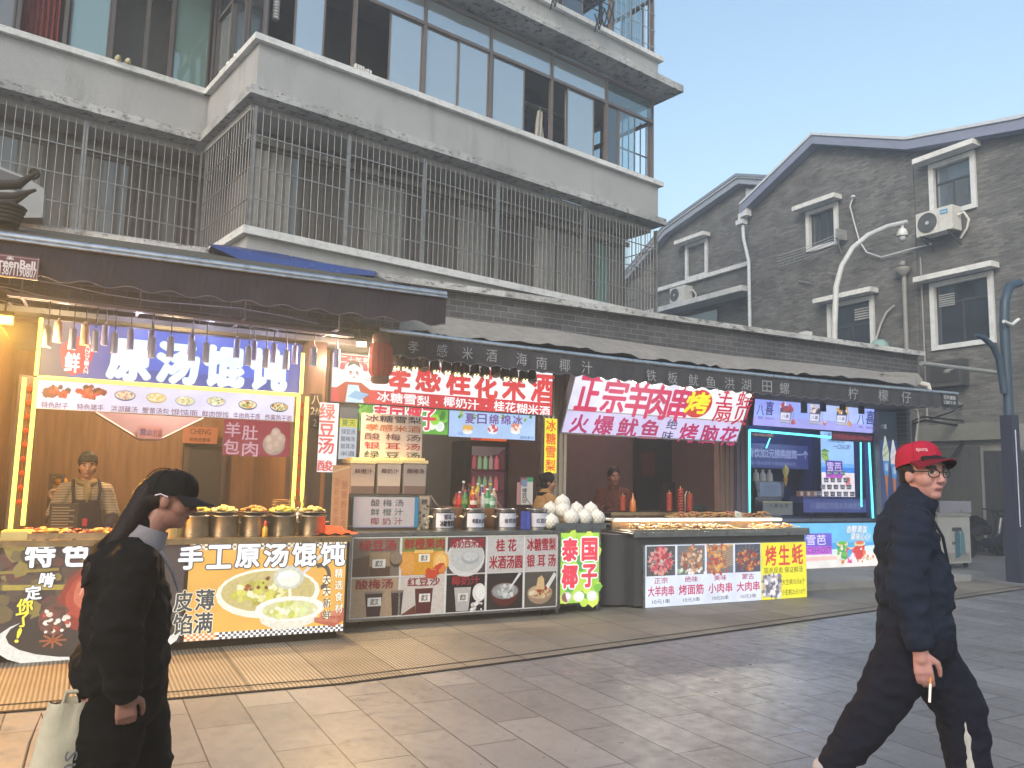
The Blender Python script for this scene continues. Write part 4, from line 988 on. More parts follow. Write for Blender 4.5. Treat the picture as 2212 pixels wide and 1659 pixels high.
# things on the counter
def pot(x, y, t, r, h, z, lab, group, col='#a9a49c', foodcol=('#d9b64a', '#e8cf74', '#c79a34'), name='steel_pot', lift=0.):
    p = on(x, y, t); c = Vector((p.x, t, z))
    ro = thing(name, lab, 'pot', c, S, group)
    w = MB(STEEL, col); w.lathe(c, [(r * .97, 0), (r, .01), (r, h), (r * 1.08, h + .005), (r * 1.08, h + .012), (r * .96, h + .012), (r * .95, h - .02)], 24); w.face([c + Vector((r * .95 * math.cos(a), r * .95 * math.sin(a), h - .02)) for a in [6.283 * k / 24 for k in range(24)]])
    part('vessel', w, ro)
    w = MB(STEEL, '#c8c2b8')
    for sg in (-1, 1): w.tube([c + Vector((sg * r * .98, -.03, h * .7)), c + Vector((sg * (r + .03), -.03, h * .72)), c + Vector((sg * (r + .03), .03, h * .72)), c + Vector((sg * r * .98, .03, h * .7))], .006, 6)
    part('handle', w, ro)
    if foodcol:
        w = MB(STEEL, '#d5cdbd'); w.lathe(c + Vector((0, 0, h + .012)), [(r * .5, 0), (r * 1.02, .03), (r * 1.05, .034), (r * .95, .03)], 22); part('bowl', w, ro)
        w = MB(FOOD, foodcol[0])
        for k in range(34):
            a = rnd.random() * 6.28; q = r * .85 * math.sqrt(rnd.random())
            w.use(FOOD, rnd.choice(foodcol)); w.ball(c + Vector((q * math.cos(a), q * math.sin(a), h + .045 + .05 * (1 - q / r))), rnd.uniform(.018, .034), rnd.uniform(.014, .03), rnd.uniform(.012, .02), 7, 5, jit=.25)
        part('food_heap', w, ro)
    return ro
potx = [(420, 'left end pot beside the woven basket, heaped with noodles'), (482, 'pot with pale dumplings heaped in its bowl, second from the basket'), (547, 'pot under golden fried pieces, in the middle of the row'), (608, 'pot with a low heap of yellow noodles, nearest the red cloth but one'), (672, 'right end pot above the red cloth on the counter')]
PCOL = [('#e3c657', '#d5b03e', '#efdc8a'), ('#e9d990', '#d8c060', '#bfae58'), ('#c98a2c', '#e0a63c', '#a8621c'), ('#dccc4a', '#c6b436'), ('#d5b65a', '#b9923c', '#e6d08c')]
for (x, lab), pc in zip(potx, PCOL): pot(x, 1160, 7.62, .125, .17, .935, 'steel ' + lab, 'soup pots on the noodle counter', foodcol=pc)
# braised meat tray
tr = thing('food_tray', 'steel tray of braised meat pieces at the left end of the counter', 'tray', (-.1, 7.6, .935))
w = MB(STEEL, '#c0a888'); w.box(-.5, .5, 7.44, 7.84, .936, .945); w.box(-.5, .5, 7.43, 7.445, .936, .985); w.box(-.5, .5, 7.84, 7.855, .936, .985); w.box(-.512, -.5, 7.43, 7.855, .936, .985); w.box(.5, .512, 7.43, 7.855, .936, .985); part('tray', w, tr)
w = MB(FOOD)
for k in range(70):
    w.use(FOOD, rnd.choice(['#8f3b20', '#b4632c', '#c98b4a', '#6b2416', '#a8802e', '#d0a060'])); w.ball((rnd.uniform(-.46, .46), rnd.uniform(7.47, 7.8), .965 + rnd.uniform(0, .035)), rnd.uniform(.02, .06), rnd.uniform(.02, .035), rnd.uniform(.012, .025), 8, 5, rot=Matrix.Rotation(rnd.uniform(-.8, .8), 3, 'Z'), jit=.25)
part('meat', w, tr)
w = MB(PAINT, '#d8c07a'); w.box(-.56, -.38, 7.42, 7.62, .936, 1.0); w.use(PAINT, '#b89a58'); w.box(-.55, -.39, 7.43, 7.61, 1.0, 1.006); solo('tissue_box', w, 'cream box on the far left corner of the noodle counter', 'box', (-.47, 7.52, .936))
# baskets and others
def basket(x, y, t, r, h, z, lab):
    p = on(x, y, t); c = Vector((p.x, t, z)); w = MB(MATTE, '#b89a62')
    for k in range(7): w.lathe(c + Vector((0, 0, h * k / 7)), [(r * (.8 + .03 * k), 0), (r * (.82 + .03 * k), h / 14), (r * (.8 + .03 * k), h / 7)], 18, cap=(k == 0))
    for k in range(18): a = 6.283 * k / 18; w.obox(c + Vector((r * .8 * math.cos(a), r * .8 * math.sin(a), 0)), c + Vector((r * 1.02 * math.cos(a), r * 1.02 * math.sin(a), h)), .008, .004)
    w.use(FOOD, '#8d7a4a')
    for k in range(14): a = rnd.random() * 6.28; q = r * .7 * rnd.random(); w.ball(c + Vector((q * math.cos(a), q * math.sin(a), h * .9)), .03, .025, .02, 7, 5, jit=.2)
    solo('woven_basket', w, lab, 'basket', c)
basket(376, 1160, 7.6, .09, .14, .935, 'small woven basket left of the soup pots on the counter')
p = on(720, 1160, 7.6); w = MB(CLOTH, '#c8482c'); rows = []
for j in range(5): rows.append([(p.x - .2 + .4 * i / 12, 7.45 + .1 * j, .945 + .02 * math.sin(i * .9 + j) ** 2 + (.05 if 3 < i < 9 and 0 < j < 4 else 0)) for i in range(13)])
w.smooth = True; w.grid(rows); solo('folded_cloth', w, 'red cloth on the right end of the noodle counter', 'cloth', (p.x, 7.6, .935))
p = on(571, 1150, 7.5); w = MB(GLOSS, '#d8a030'); w.lathe((p.x, 7.47, .936), [(.022, 0), (.024, .01), (.024, .07), (.012, .09), (.012, .1)], 12); w.use(GLOSS, '#d0342a'); w.lathe((p.x, 7.47, 1.03), [(.014, 0), (.014, .03), (.004, .05)], 10); solo('sauce_bottle', w, 'little sauce bottle with a red cap between two steel pots', 'bottle', (p.x, 7.47, .936))
# stacked plates, steamer stack and jars behind the pots
p = on(615, 1120, 8.0)
w = MB(STEEL, '#b9a890'); w.box(p.x - .55, p.x + .3, 7.85, 8.15, .936, 1.04); solo('steel_ledge', w, 'raised steel ledge behind the soup pots', 'ledge', (p.x, 8.0, .936))
def stack(x, t, n, r, z, lab, col):
    p = on(x, 1120, t); w = MB(GLOSS, col)
    for k in range(n): w.lathe((p.x + rnd.uniform(-.006, .006), t, z + .016 * k), [(r * .5, 0), (r, .012), (r, .016), (r * .6, .008)], 18, col=('#c9a070' if k % 2 else '#a87a4a'))
    solo('plate_stack', w, lab, 'plates', (p.x, t, z), S, 'stacked plates behind the pots')
stack(700 - 95, 7.98, 13, .085, 1.04, 'taller stack of brown plates behind the middle pots', '#b08a5c')
stack(675, 7.98, 6, .1, 1.04, 'low stack of brown plates at the right behind the pots', '#b08a5c')
w = MB(STEEL, '#b8a48c'); p = on(645, 1130, 7.98); w.lathe((p.x, 7.98, 1.04), [(.06, 0), (.065, .13), (.06, .13), (.055, .01)], 18)
w.use(MATTE, '#8a6a40')
for k in range(16): a = rnd.random() * 6.28; w.tube([(p.x + .02 * math.cos(a), 7.98 + .02 * math.sin(a), 1.06), (p.x + .07 * math.cos(a), 7.98 + .05 * math.sin(a), 1.06 + rnd.uniform(.16, .24))], .003, 4)
solo('chopstick_holder', w, 'steel cup of chopsticks behind the right hand pots', 'chopsticks', (p.x, 7.98, 1.04))
w = MB(GLOSS, '#b5602a'); p = on(403, 1098, 8.0); w.ball((p.x, 8.0, 1.12), .07, .06, .06, 12, 8, jit=.04); w.use(STEEL, '#a09080'); w.lathe((p.x, 8.0, 1.04), [(.05, 0), (.07, .05)], 14); solo('pumpkin_bowl', w, 'orange pumpkin piece in a bowl behind the first pot', 'bowl', (p.x, 8.0, 1.04))
w = MB(GLOSS, '#2a2420'); p = on(118, 1140, 8.0); w.box(p.x - .05, p.x + .17, 7.95, 8.05, .936, 1.2); w.use(PRINT, '#6c6458')
for k in range(9): w.box(p.x - .03, p.x + .1 + .04 * (k % 2), 7.945, 7.95, .97 + .024 * k, .98 + .024 * k)
solo('menu_stand', w, 'dark menu stand in front of the vendor in the striped shirt', 'menu', (p.x, 8.0, .936))

# ---- awning over the noodle shop
aw = thing('awning', 'dark retractable awning over the noodle shop with scalloped edge', 'awning', (0, 8, 3.2))
w = MB(CLOTH, '#55554f'); rows = []
for j in range(5): rows.append([(-5 + 7.93 * i / 24, 9.05 - 2.05 * j / 4, 3.86 - .62 * j / 4 - .03 * math.sin(math.pi * j / 4)) for i in range(25)])
w.grid(rows); part('canopy', w, aw)
w = MB(STEEL, '#c4c4c6'); w.tube([(-5, 7.0, 3.22), (2.93, 7.0, 3.25)], .032, 10); w.tube([(-5, 6.97, 3.19), (2.93, 6.97, 3.215)], .014, 6); part('front_bar', w, aw)
w = MB(STEEL, '#8a8a8c'); w.obox((2.9, 7.0, 3.25), (2.75, 9.1, 3.8), .05, .04); w.obox((-.9, 7.05, 3.2), (-.9, 9.1, 3.4), .04, .04); part('folding_arm', w, aw)
def valance(x0, x1, t, ztop, zlow, n, col, amp, mb=None):
    w = mb or MB(CLOTH, col); m_ = n * 6; top = []; bot = []
    for i in range(m_ + 1):
        x = x0 + (x1 - x0) * i / m_; u = i / 6 * 2 * math.pi
        top.append((x, t + .004 * math.sin(i * .4), ztop(x))); bot.append((x, t + .012 * math.sin(i * .7), zlow(x) + amp * (.5 + .5 * math.cos(u))))
    w.grid([bot, top]); return w
w = valance(-5, 2.93, 6.985, lambda x: 3.21 + .004 * x, lambda x: 2.92, 26, '#37353e', .035)
part('valance', w, aw)
w = MB(PAINT, '#6a636c'); pts = []
for i in range(26 * 8 + 1): x = -5 + 7.93 * i / 208; pts.append((x, 6.975, 2.92 + .035 * (.5 + .5 * math.cos(i / 8 * 6.283)) + .003))
w.tube(pts, .004, 4); part('piping', w, aw)
mb, pn, fin = poster('awning_sign', 'maroon maker plate with a phone number on the awning edge', 'sign', sx(-60, 575, 6.95), sx(84, 578, 6.95), sz(40, 601, 6.95), sz(40, 552, 6.95), 6.95, '#5e3640', PRINT)
for v in (.04, .92): pn.line(0, v, 1, v, .03, '#a58f92')
pn.line(.98, 0, .98, 1, .03, '#a58f92'); pt(pn, 'GreenBell', 28, 569, 98, 20, '#d8cccc', 2, .05); pt(pn, '1 13871190807', 33, 586, 92, 20, '#d8cccc', 2, .02)
u, v = uvp(pn, 22, 560)
for a in range(7): pn.line(u, v, u + .06 * math.cos(math.pi * a / 6), v + .16 * math.sin(math.pi * a / 6), .03, '#d8cccc', 2)
fin()
# blue tarpaulin on the roof edge
w = MB(GLOSS, '#27407a'); t_ = 8.95
top = [on(x, y, t_ + .25) for x, y in ((440, 528), (500, 531), (600, 547), (700, 567), (812, 586))]
low = [on(x, y, t_ - .1) for x, y in ((455, 531), (520, 562), (610, 578), (700, 588), (808, 596))]
mid = [(a + b) / 2 + Vector((0, -.06, .03 * (i % 2))) for i, (a, b) in enumerate(zip(top, low))]
w.grid([low, mid, top]); w.grid([low, [q + Vector((0, .2, -.02)) for q in low]]); solo('tarpaulin', w, 'folded blue tarpaulin lying on the roof edge below the barred windows', 'tarpaulin', on(620, 565, t_))

# pendant lamps in two staggered rows
lampA = [(300, 590), (465, 605), (610, 620), (735, 630), (980, 660), (1100, 655), (1240, 680), (1330, 690), (1605, 710), (1720, 725), (1850, 735), (2030, 712)]
lampB = [(370, 560), (545, 578), (675, 580), (840, 606), (975, 615), (1235, 640), (1530, 660), (1640, 675), (1770, 690), (1905, 700), (2180, 722)]
tr = thing('lamp_track', 'long metal track carrying the pendant lamps over the noodle shop', 'lamp track', (.7, 7.75, 2.85))
w = MB(PAINT, '#8f8796'); w.obox((-.7, 7.72, 2.93), (2.25, 7.72, 2.88), .03, .03); w.obox((-.7, 7.9, 2.95), (2.25, 7.9, 2.9), .03, .03); part('rail', w, tr)
w = MB(PAINT, '#8f8796')
for s_ in (-.6, .3, 1.2, 2.1): w.obox((s_, 7.7, 2.93), (s_, 9.1, 2.99), .02, .02); w.tube([(s_, 7.72, 2.9), (s_, 7.72, 3.4)], .008, 5)
part('hanger', w, tr)
PLAB = ['first', 'second', 'third', 'fourth', 'fifth', 'sixth', 'seventh', 'eighth', 'ninth', 'tenth', 'eleventh', 'twelfth']
def pendant(x, y, t, r, h, lit, lab, col):
    p = on(x, y, t); c = Vector((p.x, t, p.z)); ro = thing('pendant_lamp', lab, 'lamp', c, S, 'cylinder pendant lamps in front of the blue sign')
    w = MB(PAINT, col); w.lathe(c, [(r, 0), (r * .96, h), (r * .3, h + .01), (r * .3, h + .03)], 18, cap=False); w.lathe(c + Vector((0, 0, .002)), [(r * .9, .03), (r * .94, 0)], 18, cap=False); part('lamp_shade', w, ro)
    w = MB(LAMP if lit else GLOW, '#ffe36a' if lit else '#cfc4b4'); w.lathe(c + Vector((0, 0, .01)), [(r * .9, 0), (.0, .004)], 18); part('diffuser', w, ro)
    w = MB(PAINT, '#3a3640'); w.tube([c + Vector((0, 0, h + .02)), c + Vector((0, .02, 2.92 - c.z))], .005, 5); part('cord', w, ro)
k = 0
for i, (zx, zy) in enumerate(lampA):
    pendant(zx / 3, 553 + zy / 3, 7.72, .031, .175, False, PLAB[i] + ' pendant lamp from the left in the front row before the blue sign', '#c2bcd6' if i else '#d8c4b0')
for i, (zx, zy) in enumerate(lampB):
    pendant(zx / 3, 553 + zy / 3, 7.9, .036 if i < 2 else .03, .18, i in (0, 1), ('lit yellow ' if i < 2 else '') + PLAB[i] + ' pendant lamp from the left in the rear row before the blue sign', '#e0b8a4' if i < 2 else '#b4b0dc')

def spot(name, loc, energy, col, F=S, rad=.05, target=None, ang=120, blend=.6):
    l = bpy.data.lights.new(name, 'SPOT' if target is not None else 'POINT'); l.energy = energy; l.color = col; l.shadow_soft_size = rad
    o = bpy.data.objects.new(name, l); scene.collection.objects.link(o); p = F @ Vector(loc); o.location = p
    if target is not None:
        l.spot_size = R(ang); l.spot_blend = blend; d = (F @ Vector(target)) - p; o.rotation_euler = d.to_track_quat('-Z', 'Y').to_euler()
    return o
# lit flood lamps of the noodle shop (left edge and beside the lantern)
def flood(loc, aim, w_, lab, energy, col, tube_=False):
    ro = thing('flood_lamp', lab, 'flood lamp', loc, S); c = Vector(loc); d = (Vector(aim) - c).normalized(); a = d.cross(Vector((0, 0, 1))).normalized(); u = a.cross(d)
    f = [c + a * sx_ * w_ + u * sy_ * w_ * .7 for sx_, sy_ in ((-1, -1), (1, -1), (1, 1), (-1, 1))]; b = [q - d * .05 for q in f]
    m_ = MB(PAINT, '#4a4a4c'); m_.grid([b, f], closed_u=True); m_.face(b); m_.tube([c - d * .05, c - d * .1 + Vector((0, .1, .1)), c + Vector((0, .5, .22))], .01, 6); part('housing', m_, ro)
    m_ = MB(LAMP, col); m_.face([q + d * .003 for q in [c + (q - c) * .92 for q in f]]); part('lens', m_, ro)
    spot('flood_light', c + d * .06, energy, lin(col), S, .06, c + d, 150, .8)
p = on(8, 690, 7.6); flood((p.x, 7.6, p.z), (p.x + .1, 5.2, .0), .07, 'bright flood lamp at the left end of the noodle shop', 400, '#ffb444')
p = on(781, 743, 8.2); flood((p.x, 8.2, p.z), (p.x - .6, 6.6, .6), .055, 'small bright flood lamp beside the red lantern', 220, '#ffd9a0')
# ceiling lamp lighting the inside
ro = thing('ceiling_lamp', 'warm round ceiling lamp inside the noodle shop', 'lamp', (.7, 9.2, 2.88)); w = MB(LAMP, '#ffb060'); w.lathe((.7, 9.2, 2.86), [(.14, .03), (.14, .01), (0, 0)], 20); part('diffuser', w, ro); w = MB(PAINT, '#aaaaaa'); w.lathe((.7, 9.2, 2.88), [(.17, .0), (.17, .02)], 20); part('rim', w, ro)
for k in range(4): spot('pendant_light', (-.3 + .62 * k, 8.08, 2.9), 2.6, (.7, .7, 1) if k else (1, .75, .5), S, .04)
spot('flood_spill', (-.5, 7.7, 2.5), 22, (1, .74, .36), S, .06)
spot('flood_spill', (2.2, 8.25, 2.7), 9, (1, .82, .6), S, .05)
spot('ceiling_light', (.7, 9.2, 2.75), 80, (1, .74, .40), S, .14)


# ornamental eave end and white cabinet at the far left
w = MB(MATTE, '#3d3b38'); t_ = 8.4
sc = []
for k in range(30):
    a = k * .36; r = .01 + .0013 * k
    sc.append(on(72, 374, t_) + Vector((r * math.cos(-a + 2.4) - .0, 0, r * math.sin(-a + 2.4))))
w.tube(sc, .016, 7)
for (x0, y0), (x1, y1), (x2, y2), rr in (((-30, 400), (40, 398), (82, 372), .05), ((-30, 425), (30, 425), (78, 410), .045), ((-30, 455), (20, 448), (40, 425), .06), ((-30, 488), (10, 470), (35, 440), .055), ((-30, 440), (30, 436), (60, 420), .04)):
    w.tube([on(x0, y0, t_), on(x1, y1, t_), on(x2, y2, t_)], [rr, rr * .9, rr * .3], 9)
for k in range(5): w.lathe(on(10, 452 + 8 * k, t_), [(.16 - .012 * k, 0), (.18 - .014 * k, .02), (.16 - .012 * k, .035)], 16)
w.tube([on(5, 478, t_), on(5, 478, t_) + Vector((.02, .45, -.1)), on(5, 478, t_) + Vector((.02, .78, -.2))], [.12, .11, .1], 9)
solo('eave_ornament', w, 'carved grey upturned eave ornament with a scroll at the roof corner', 'ornament', on(30, 490, t_))
w = MB(PAINT, '#9fa0a0'); p, q = on(-60, 470, 8.9), on(90, 400, 8.9); w.prism([(a.x, a.z) for a in pl(8.9, ((-60, 335), (55, 382), (96, 408), (92, 470), (-60, 470)))], 8.9, 9.15)
w.use(PAINT, '#74757a')
for k in range(8): a = on(-40, 352 + 5 * k, 8.89); b = on(46, 384 + 4 * k, 8.89); w.obox(a, b, .012, .012)
w.use(PRINT, '#55585c'); solo('roof_unit', w, 'white louvred unit behind the carved eave ornament', 'roof unit', (p.x, 9, p.z))
# ================================================================== second awning with text, canvas
aw = thing('awning', 'long dark awning with spaced white characters over three stalls', 'awning', (7, 8, 2.95))
def barz(x): return 3.005 - .045 * math.sin(math.pi * (x - 2.6) / 9.55)
XA, XB, T2 = 2.58, 12.15, 7.9
w = MB(CLOTH, '#4b4a4c'); rows = []
for j in range(4): rows.append([(XA + (XB - XA) * i / 30, T2 + 1.28 * j / 3, barz(XA + (XB - XA) * i / 30) + .3 * j / 3) for i in range(31)])
w.grid(rows); part('canopy', w, aw)
w = MB(STEEL, '#d0d0d2'); w.tube([(XA + (XB - XA) * i / 20, T2, barz(XA + (XB - XA) * i / 20)) for i in range(21)], .026, 9); part('front_bar', w, aw)
def low2(x): return barz(x) - .27
w = valance(XA, XB, T2 - .005, lambda x: barz(x) - .01, low2, 42, '#47474b', .03)
pn = Panel(w, (XA, T2 - .02, 2.6), (XB - XA, 0, 0), (0, 0, .4), (0, -1, 0), PRINT)
for ch, x, y in (('孝', 893, 749), ('感', 955, 757), ('米', 1010, 763), ('酒', 1062, 768), ('海', 1127, 776), ('南', 1170, 784), ('椰', 1220, 789), ('汁', 1268, 794), ('铁', 1407, 811), ('板', 1453, 816), ('鱿', 1498, 821), ('鱼', 1536, 825), ('洪', 1576, 828), ('湖', 1612, 831), ('田', 1657, 835), ('螺', 1695, 839), ('柠', 1843, 850), ('檬', 1908, 854), ('仔', 1958, 858)):
    pt(pn, ch, x, y, 23 if x < 1300 else 21, 27 if x < 1300 else 25, '#9b9b9e', 0, .0)
part('valance', w, aw)
w = MB(PAINT, '#7a7884'); w.tube([(XA + (XB - XA) * i / 336, T2 - .02, low2(XA + (XB - XA) * i / 336) + .03 * (.5 + .5 * math.cos(i / 8 * 6.283)) + .002) for i in range(337)], .0035, 4); part('piping', w, aw)
w = MB(PRINT, '#2f3034'); p, q = on(2036, 875, T2 - .02), on(2066, 852, T2 - .02); w.box(p.x, q.x, T2 - .02, T2, p.z, q.z); pn = Panel(w, (p.x, T2 - .021, p.z), (q.x - p.x, 0, 0), (0, 0, q.z - p.z), (0, -1, 0), PRINT); pn.text('红叶遮阳', .1, .5, .9, .85, '#c9c9cb'); pn.text('1387119', .1, .12, .9, .4, '#c9c9cb'); part('tag', w, aw)
w = MB(STEEL, '#8c8c90')
for s_ in (3.4, 6.0, 9.2, 11.8): w.obox((s_, T2, barz(s_) - .03), (s_ + .35, 9.15, 3.2), .035, .035)
part('folding_arm', w, aw)
# grey canvas hanging from the parapet
topc = [(868, 688), (930, 682), (960, 684), (1060, 697), (1200, 713), (1290, 728), (1400, 744), (1480, 755), (1580, 768), (1700, 780), (1820, 792), (1905, 803), (1978, 806)]
lowc = [(862, 707), (915, 716), (960, 722), (1060, 734), (1185, 741), (1285, 756), (1400, 772), (1480, 782), (1560, 792), (1690, 803), (1750, 808), (1850, 815), (1978, 830)]
w = MB(CLOTH, '#8f8a84'); rows = []
tp = [on(x, y, 9.1) for x, y in topc]; lo = [on(x, y, 8.5) for x, y in lowc]
def dens(a, n=6): return [a[i].lerp(a[i + 1], k / n) for i in range(len(a) - 1) for k in range(n)] + [a[-1]]
tp, lo = dens(tp), dens(lo)
for j in range(6):
    f = j / 5; rows.append([a.lerp(b, f) + Vector((0, 0, .05 * math.sin(f * 3.14) * (.4 + .6 * math.sin(i * .55)) + (rnd.uniform(-.035, .02) if j == 5 else 0))) for i, (a, b) in enumerate(zip(tp, lo))])
w.smooth = True; w.grid(rows); solo('canvas_sheet', w, 'torn grey canvas sheet draped along the dark tiled parapet', 'canvas', (7, 9, 3.1))
w = MB(CLOTH, '#8d8982'); rows = []
a = [on(x, y, 8.9) for x, y in ((1900, 806), (1940, 803), (1982, 806))]; b = [on(x, y, 8.7) for x, y in ((1895, 815), (1938, 822), (1978, 838))]
w.smooth = True; w.grid([b, [(p + q) / 2 + Vector((0, -.12, 0)) for p, q in zip(a, b)], a]); solo('canvas_sheet', w, 'loose folded end of canvas hanging at the street corner of the parapet', 'canvas', b[2])

# ================================================================== drinks stall
SG2 = 8.8
root, mb, pn = lightbox('shop_sign', 'white and red backlit sign with large red characters and an opera lady', 'sign', 2.34, 5.2, 2.315, 2.86, SG2, .12, '#5a5458', border=.012)
pn.rect(0, 0, 1, 1, '#f4f6f6', 0); pn.rect(0, 0, 1, .29, '#cf3a42', 1)
for ch, cx, cy, w_, h_ in (('孝', 862, 818, 50, 66), ('感', 925, 815, 56, 64), ('桂', 990, 823, 54, 64), ('花', 1050, 830, 52, 64), ('米', 1110, 834, 52, 64), ('酒', 1171, 838, 52, 64)):
    pt(pn, ch, cx, cy, w_, h_, '#d84446', 2, .05)
prow(pn, '冰糖雪梨', 828, 857, 914, 866, 22, '#ffffff', 3, .025, .95); prow(pn, '椰奶汁', 970, 868, 1022, 874, 22, '#ffffff', 3, .025, .95); prow(pn, '桂花糊米酒', 1078, 877, 1176, 888, 22, '#ffffff', 3, .025, .95)
for x, y in ((943, 869), (1050, 877)): u, v = uvp(pn, x, y); pn.ell(u, v, .004, .018, '#ffffff', 3)
u0, v0, u1, v1 = puv(pn, 762, 776, 62, 17); pn.rect(.01, v0, u1 + .02, v1, '#c9363e', 2); prow(pn, '二十年老', 742, 776, 790, 779, 13, '#ffffff', 3, .02)
# opera lady, simple printed figure
q = pn.sub(0, 0, .19, .96, 2)
q.poly([(.18, 0), (.1, .3), (.28, .44), (.62, .44), (.82, .3), (.78, 0)], '#b5442c', 0); q.poly([(.3, 0), (.34, .38), (.56, .38), (.7, 0)], '#bfe0ee', .5); q.poly([(.34, .12), (.62, .06), (.8, .2), (.5, .26)], '#7fb4d8', .8)
q.poly([(.0, .42), (.2, .46), (.16, .78), (.04, .78)], '#f2f2ee', .5); q.ell(.45, .68, .16, .2, '#eef0ee', 1)
for k in range(11): a = math.pi * (k / 10) ; q.ell(.45 + .25 * math.cos(a), .74 + .2 * math.sin(a), .06, .05, '#d03a58', 1.2)
q.poly([(.3, .76), (.36, .9), (.54, .9), (.6, .76), (.45, .84)], '#202024', 1.5); q.ell(.38, .66, .03, .02, '#22242a', 1.8); q.ell(.52, .66, .03, .02, '#22242a', 1.8); q.ell(.39, .62, .04, .03, '#e8a0a8', 1.6); q.ell(.53, .62, .04, .03, '#e8a0a8', 1.6); q.ell(.46, .55, .025, .015, '#c02a3a', 1.8)
q.line(.7, .52, 1.05, .62, .012, '#3a3a3e', 1); q.line(.7, .5, 1.05, .5, .012, '#3a3a3e', 1)
part('sign_face', mb, root)
# flood lights along the top of that sign
spts = [(350, 715, 1), (405, 720, 1), (470, 722, 1), (535, 725, 0), (605, 740, 1), (680, 745, 1), (740, 755, 1), (800, 760, 1), (865, 765, 2), (930, 772, 1), (1000, 765, 0), (1060, 785, 1), (1115, 790, 1), (1180, 797, 1), (1235, 802, 0)]
for i, (zx, zy, on_) in enumerate(spts):
    p = on(737.4 + zx / 3, 553 + zy / 3, 8.62); c = Vector((p.x, 8.62, p.z))
    ro = thing('spotlight', (('dark ' if not on_ else '') + 'spotlight number %d from the lantern above the red characters' % (i + 1)), 'spotlight', c, S, 'small spotlights along the drinks stall sign')
    w = MB(PAINT, '#33333a' if i % 3 else '#4b4348'); w.lathe(c + Vector((0, 0, -.02)), [(.055, 0), (.062, .02), (.056, .1), (.03, .15), (.0, .16)], 14); part('housing', w, ro)
    w = MB(PAINT, '#55555c'); w.tube([c + Vector((0, 0, .13)), c + Vector((.05, .03, .19)), c + Vector((.03, .2, .2))], .006, 5); w.tube([c + Vector((-.06, 0, .05)), c + Vector((-.06, .02, .17)), c + Vector((0, .1, .21))], .005, 5); part('bracket', w, ro)
    w = MB(PAINT, '#8d8a80')
    w.lathe(c + Vector((0, -.03, -.022)), [(.055, 0), (0, .002)], 14, axis=(0, -.5, -1))
    if on_:
        w.use(GLOW, '#ffe9a0')
        for a in range(4): w.ball(c + Vector((.026 * math.cos(a * 1.57 + .78), -.045, -.022 + .02 * math.sin(a * 1.57 + .78))), .015, .012, .014, 8, 5)
    part('lens', w, ro)
# green coconut banner and blue ice banner
z0_, z1_ = sz(870, 935, 8.86), sz(870, 876, 8.86)
mb, pn, fin = poster('banner', 'green banner with red characters and coconuts under the drinks sign', 'banner', sx(776, 905, 8.86), sx(968, 905, 8.86), z0_, z1_, 8.86, '#5fa83c', LIT, LITART)
pn.scatter(60, ['#4a8f34', '#79c04a', '#8fd060', '#3f7d30'], .12, (0, .3, 1, 1), 1)
for ch, cx in (('泰', 821), ('国', 857), ('椰', 894), ('子', 925)): pt(pn, ch, cx, 899 + (cx - 821) * .06, 33, 50, '#d8344c', 6, .04, outline='#ffffff', ow=.05)
for du, dv, rr, c in ((.84, .55, .2, '#8fcf3a'), (.81, .32, .16, '#e9f0dc'), (.9, .3, .19, '#eef4ea'), (.9, .32, .13, '#cfe0d4')): pn.ell(du, dv, rr / pn.asp, rr, c, 6 + dv)
fin()
mb, pn, fin = poster('banner', 'pale blue ice dessert banner beside the green coconut banner', 'banner', sx(970, 915, 8.86), sx(1156, 915, 8.86), sz(1060, 947, 8.86), sz(1060, 892, 8.86), 8.86, '#a9c6ee', LIT, LITART)
prow(pn, '夏日绵绵冰', 1015, 904, 1118, 908, 22, '#6a3f88', 3, .03, .8)
for x, c, rd in ((1010, '#e0b050', 0), (1064, '#d0445c', 1), (1113, '#d8857a', 2)):
    u, v = uvp(pn, x, 928); pn.ell(u, v - .08, .055, .1, '#e8f0f4', 2); pn.scatter(16, [c, '#f0e0d0', c], .09, (u - .05, v - .1, u + .05, v + .22), 3, True, 1)
for u in (.1, .3, .62, .9): pn.scatter(3, GREENY, .08, (u - .05, .75, u + .05, .95), 2)
pn.text('15元', .1, .06, .16, .2, '#4a78c8', 2); pn.text('缤纷夏日', .82, .04, .98, .16, '#4a6a9a', 2); fin()
# yellow vertical banner
mb, pn, fin = poster('vertical_banner', 'yellow vertical banner with four orange red characters on the pier', 'banner', sx(1176, 960, 8.95), sx(1203, 960, 8.95), sz(1190, 1022, 8.95), sz(1190, 904, 8.95), 8.95, '#f6e62c', LIT, LITART)
pn.vtext('冰糖雪梨', .1, .02, .9, .99, '#e0471c', 2, .03, gap=.1); fin()
mb, pn, fin = poster('vertical_banner', 'white vertical banner with red characters left of the drinks stall', 'banner', sx(688, 945, 8.32), sx(729, 945, 8.32), sz(706, 1020, 8.32), sz(706, 870, 8.32), 8.32, '#e9eaec', LIT, LITART)
for i, ch in enumerate('绿豆汤'): pt(pn, ch, 707 - i * 1.5, 889 + 37 * i, 35, 35, '#d03242', 2, .035)
pt(pn, '酸', 702, 1006, 34, 24, '#d03242', 2, .035); fin()
mb, pn, fin = poster('vertical_banner', 'narrow blue white list banner with a yellow heading behind the pier', 'banner', sx(733, 935, 8.75), sx(771, 935, 8.75), sz(752, 992, 8.75), sz(752, 880, 8.75), 8.75, '#cfe0f0', DIM)
pn.rect(0, .78, 1, 1, '#70797c', 1); pn.rect(0, .62, 1, .78, '#f0e83a', 1); pn.text('夏天', .1, .64, .9, .76, '#2a8a4a', 2)
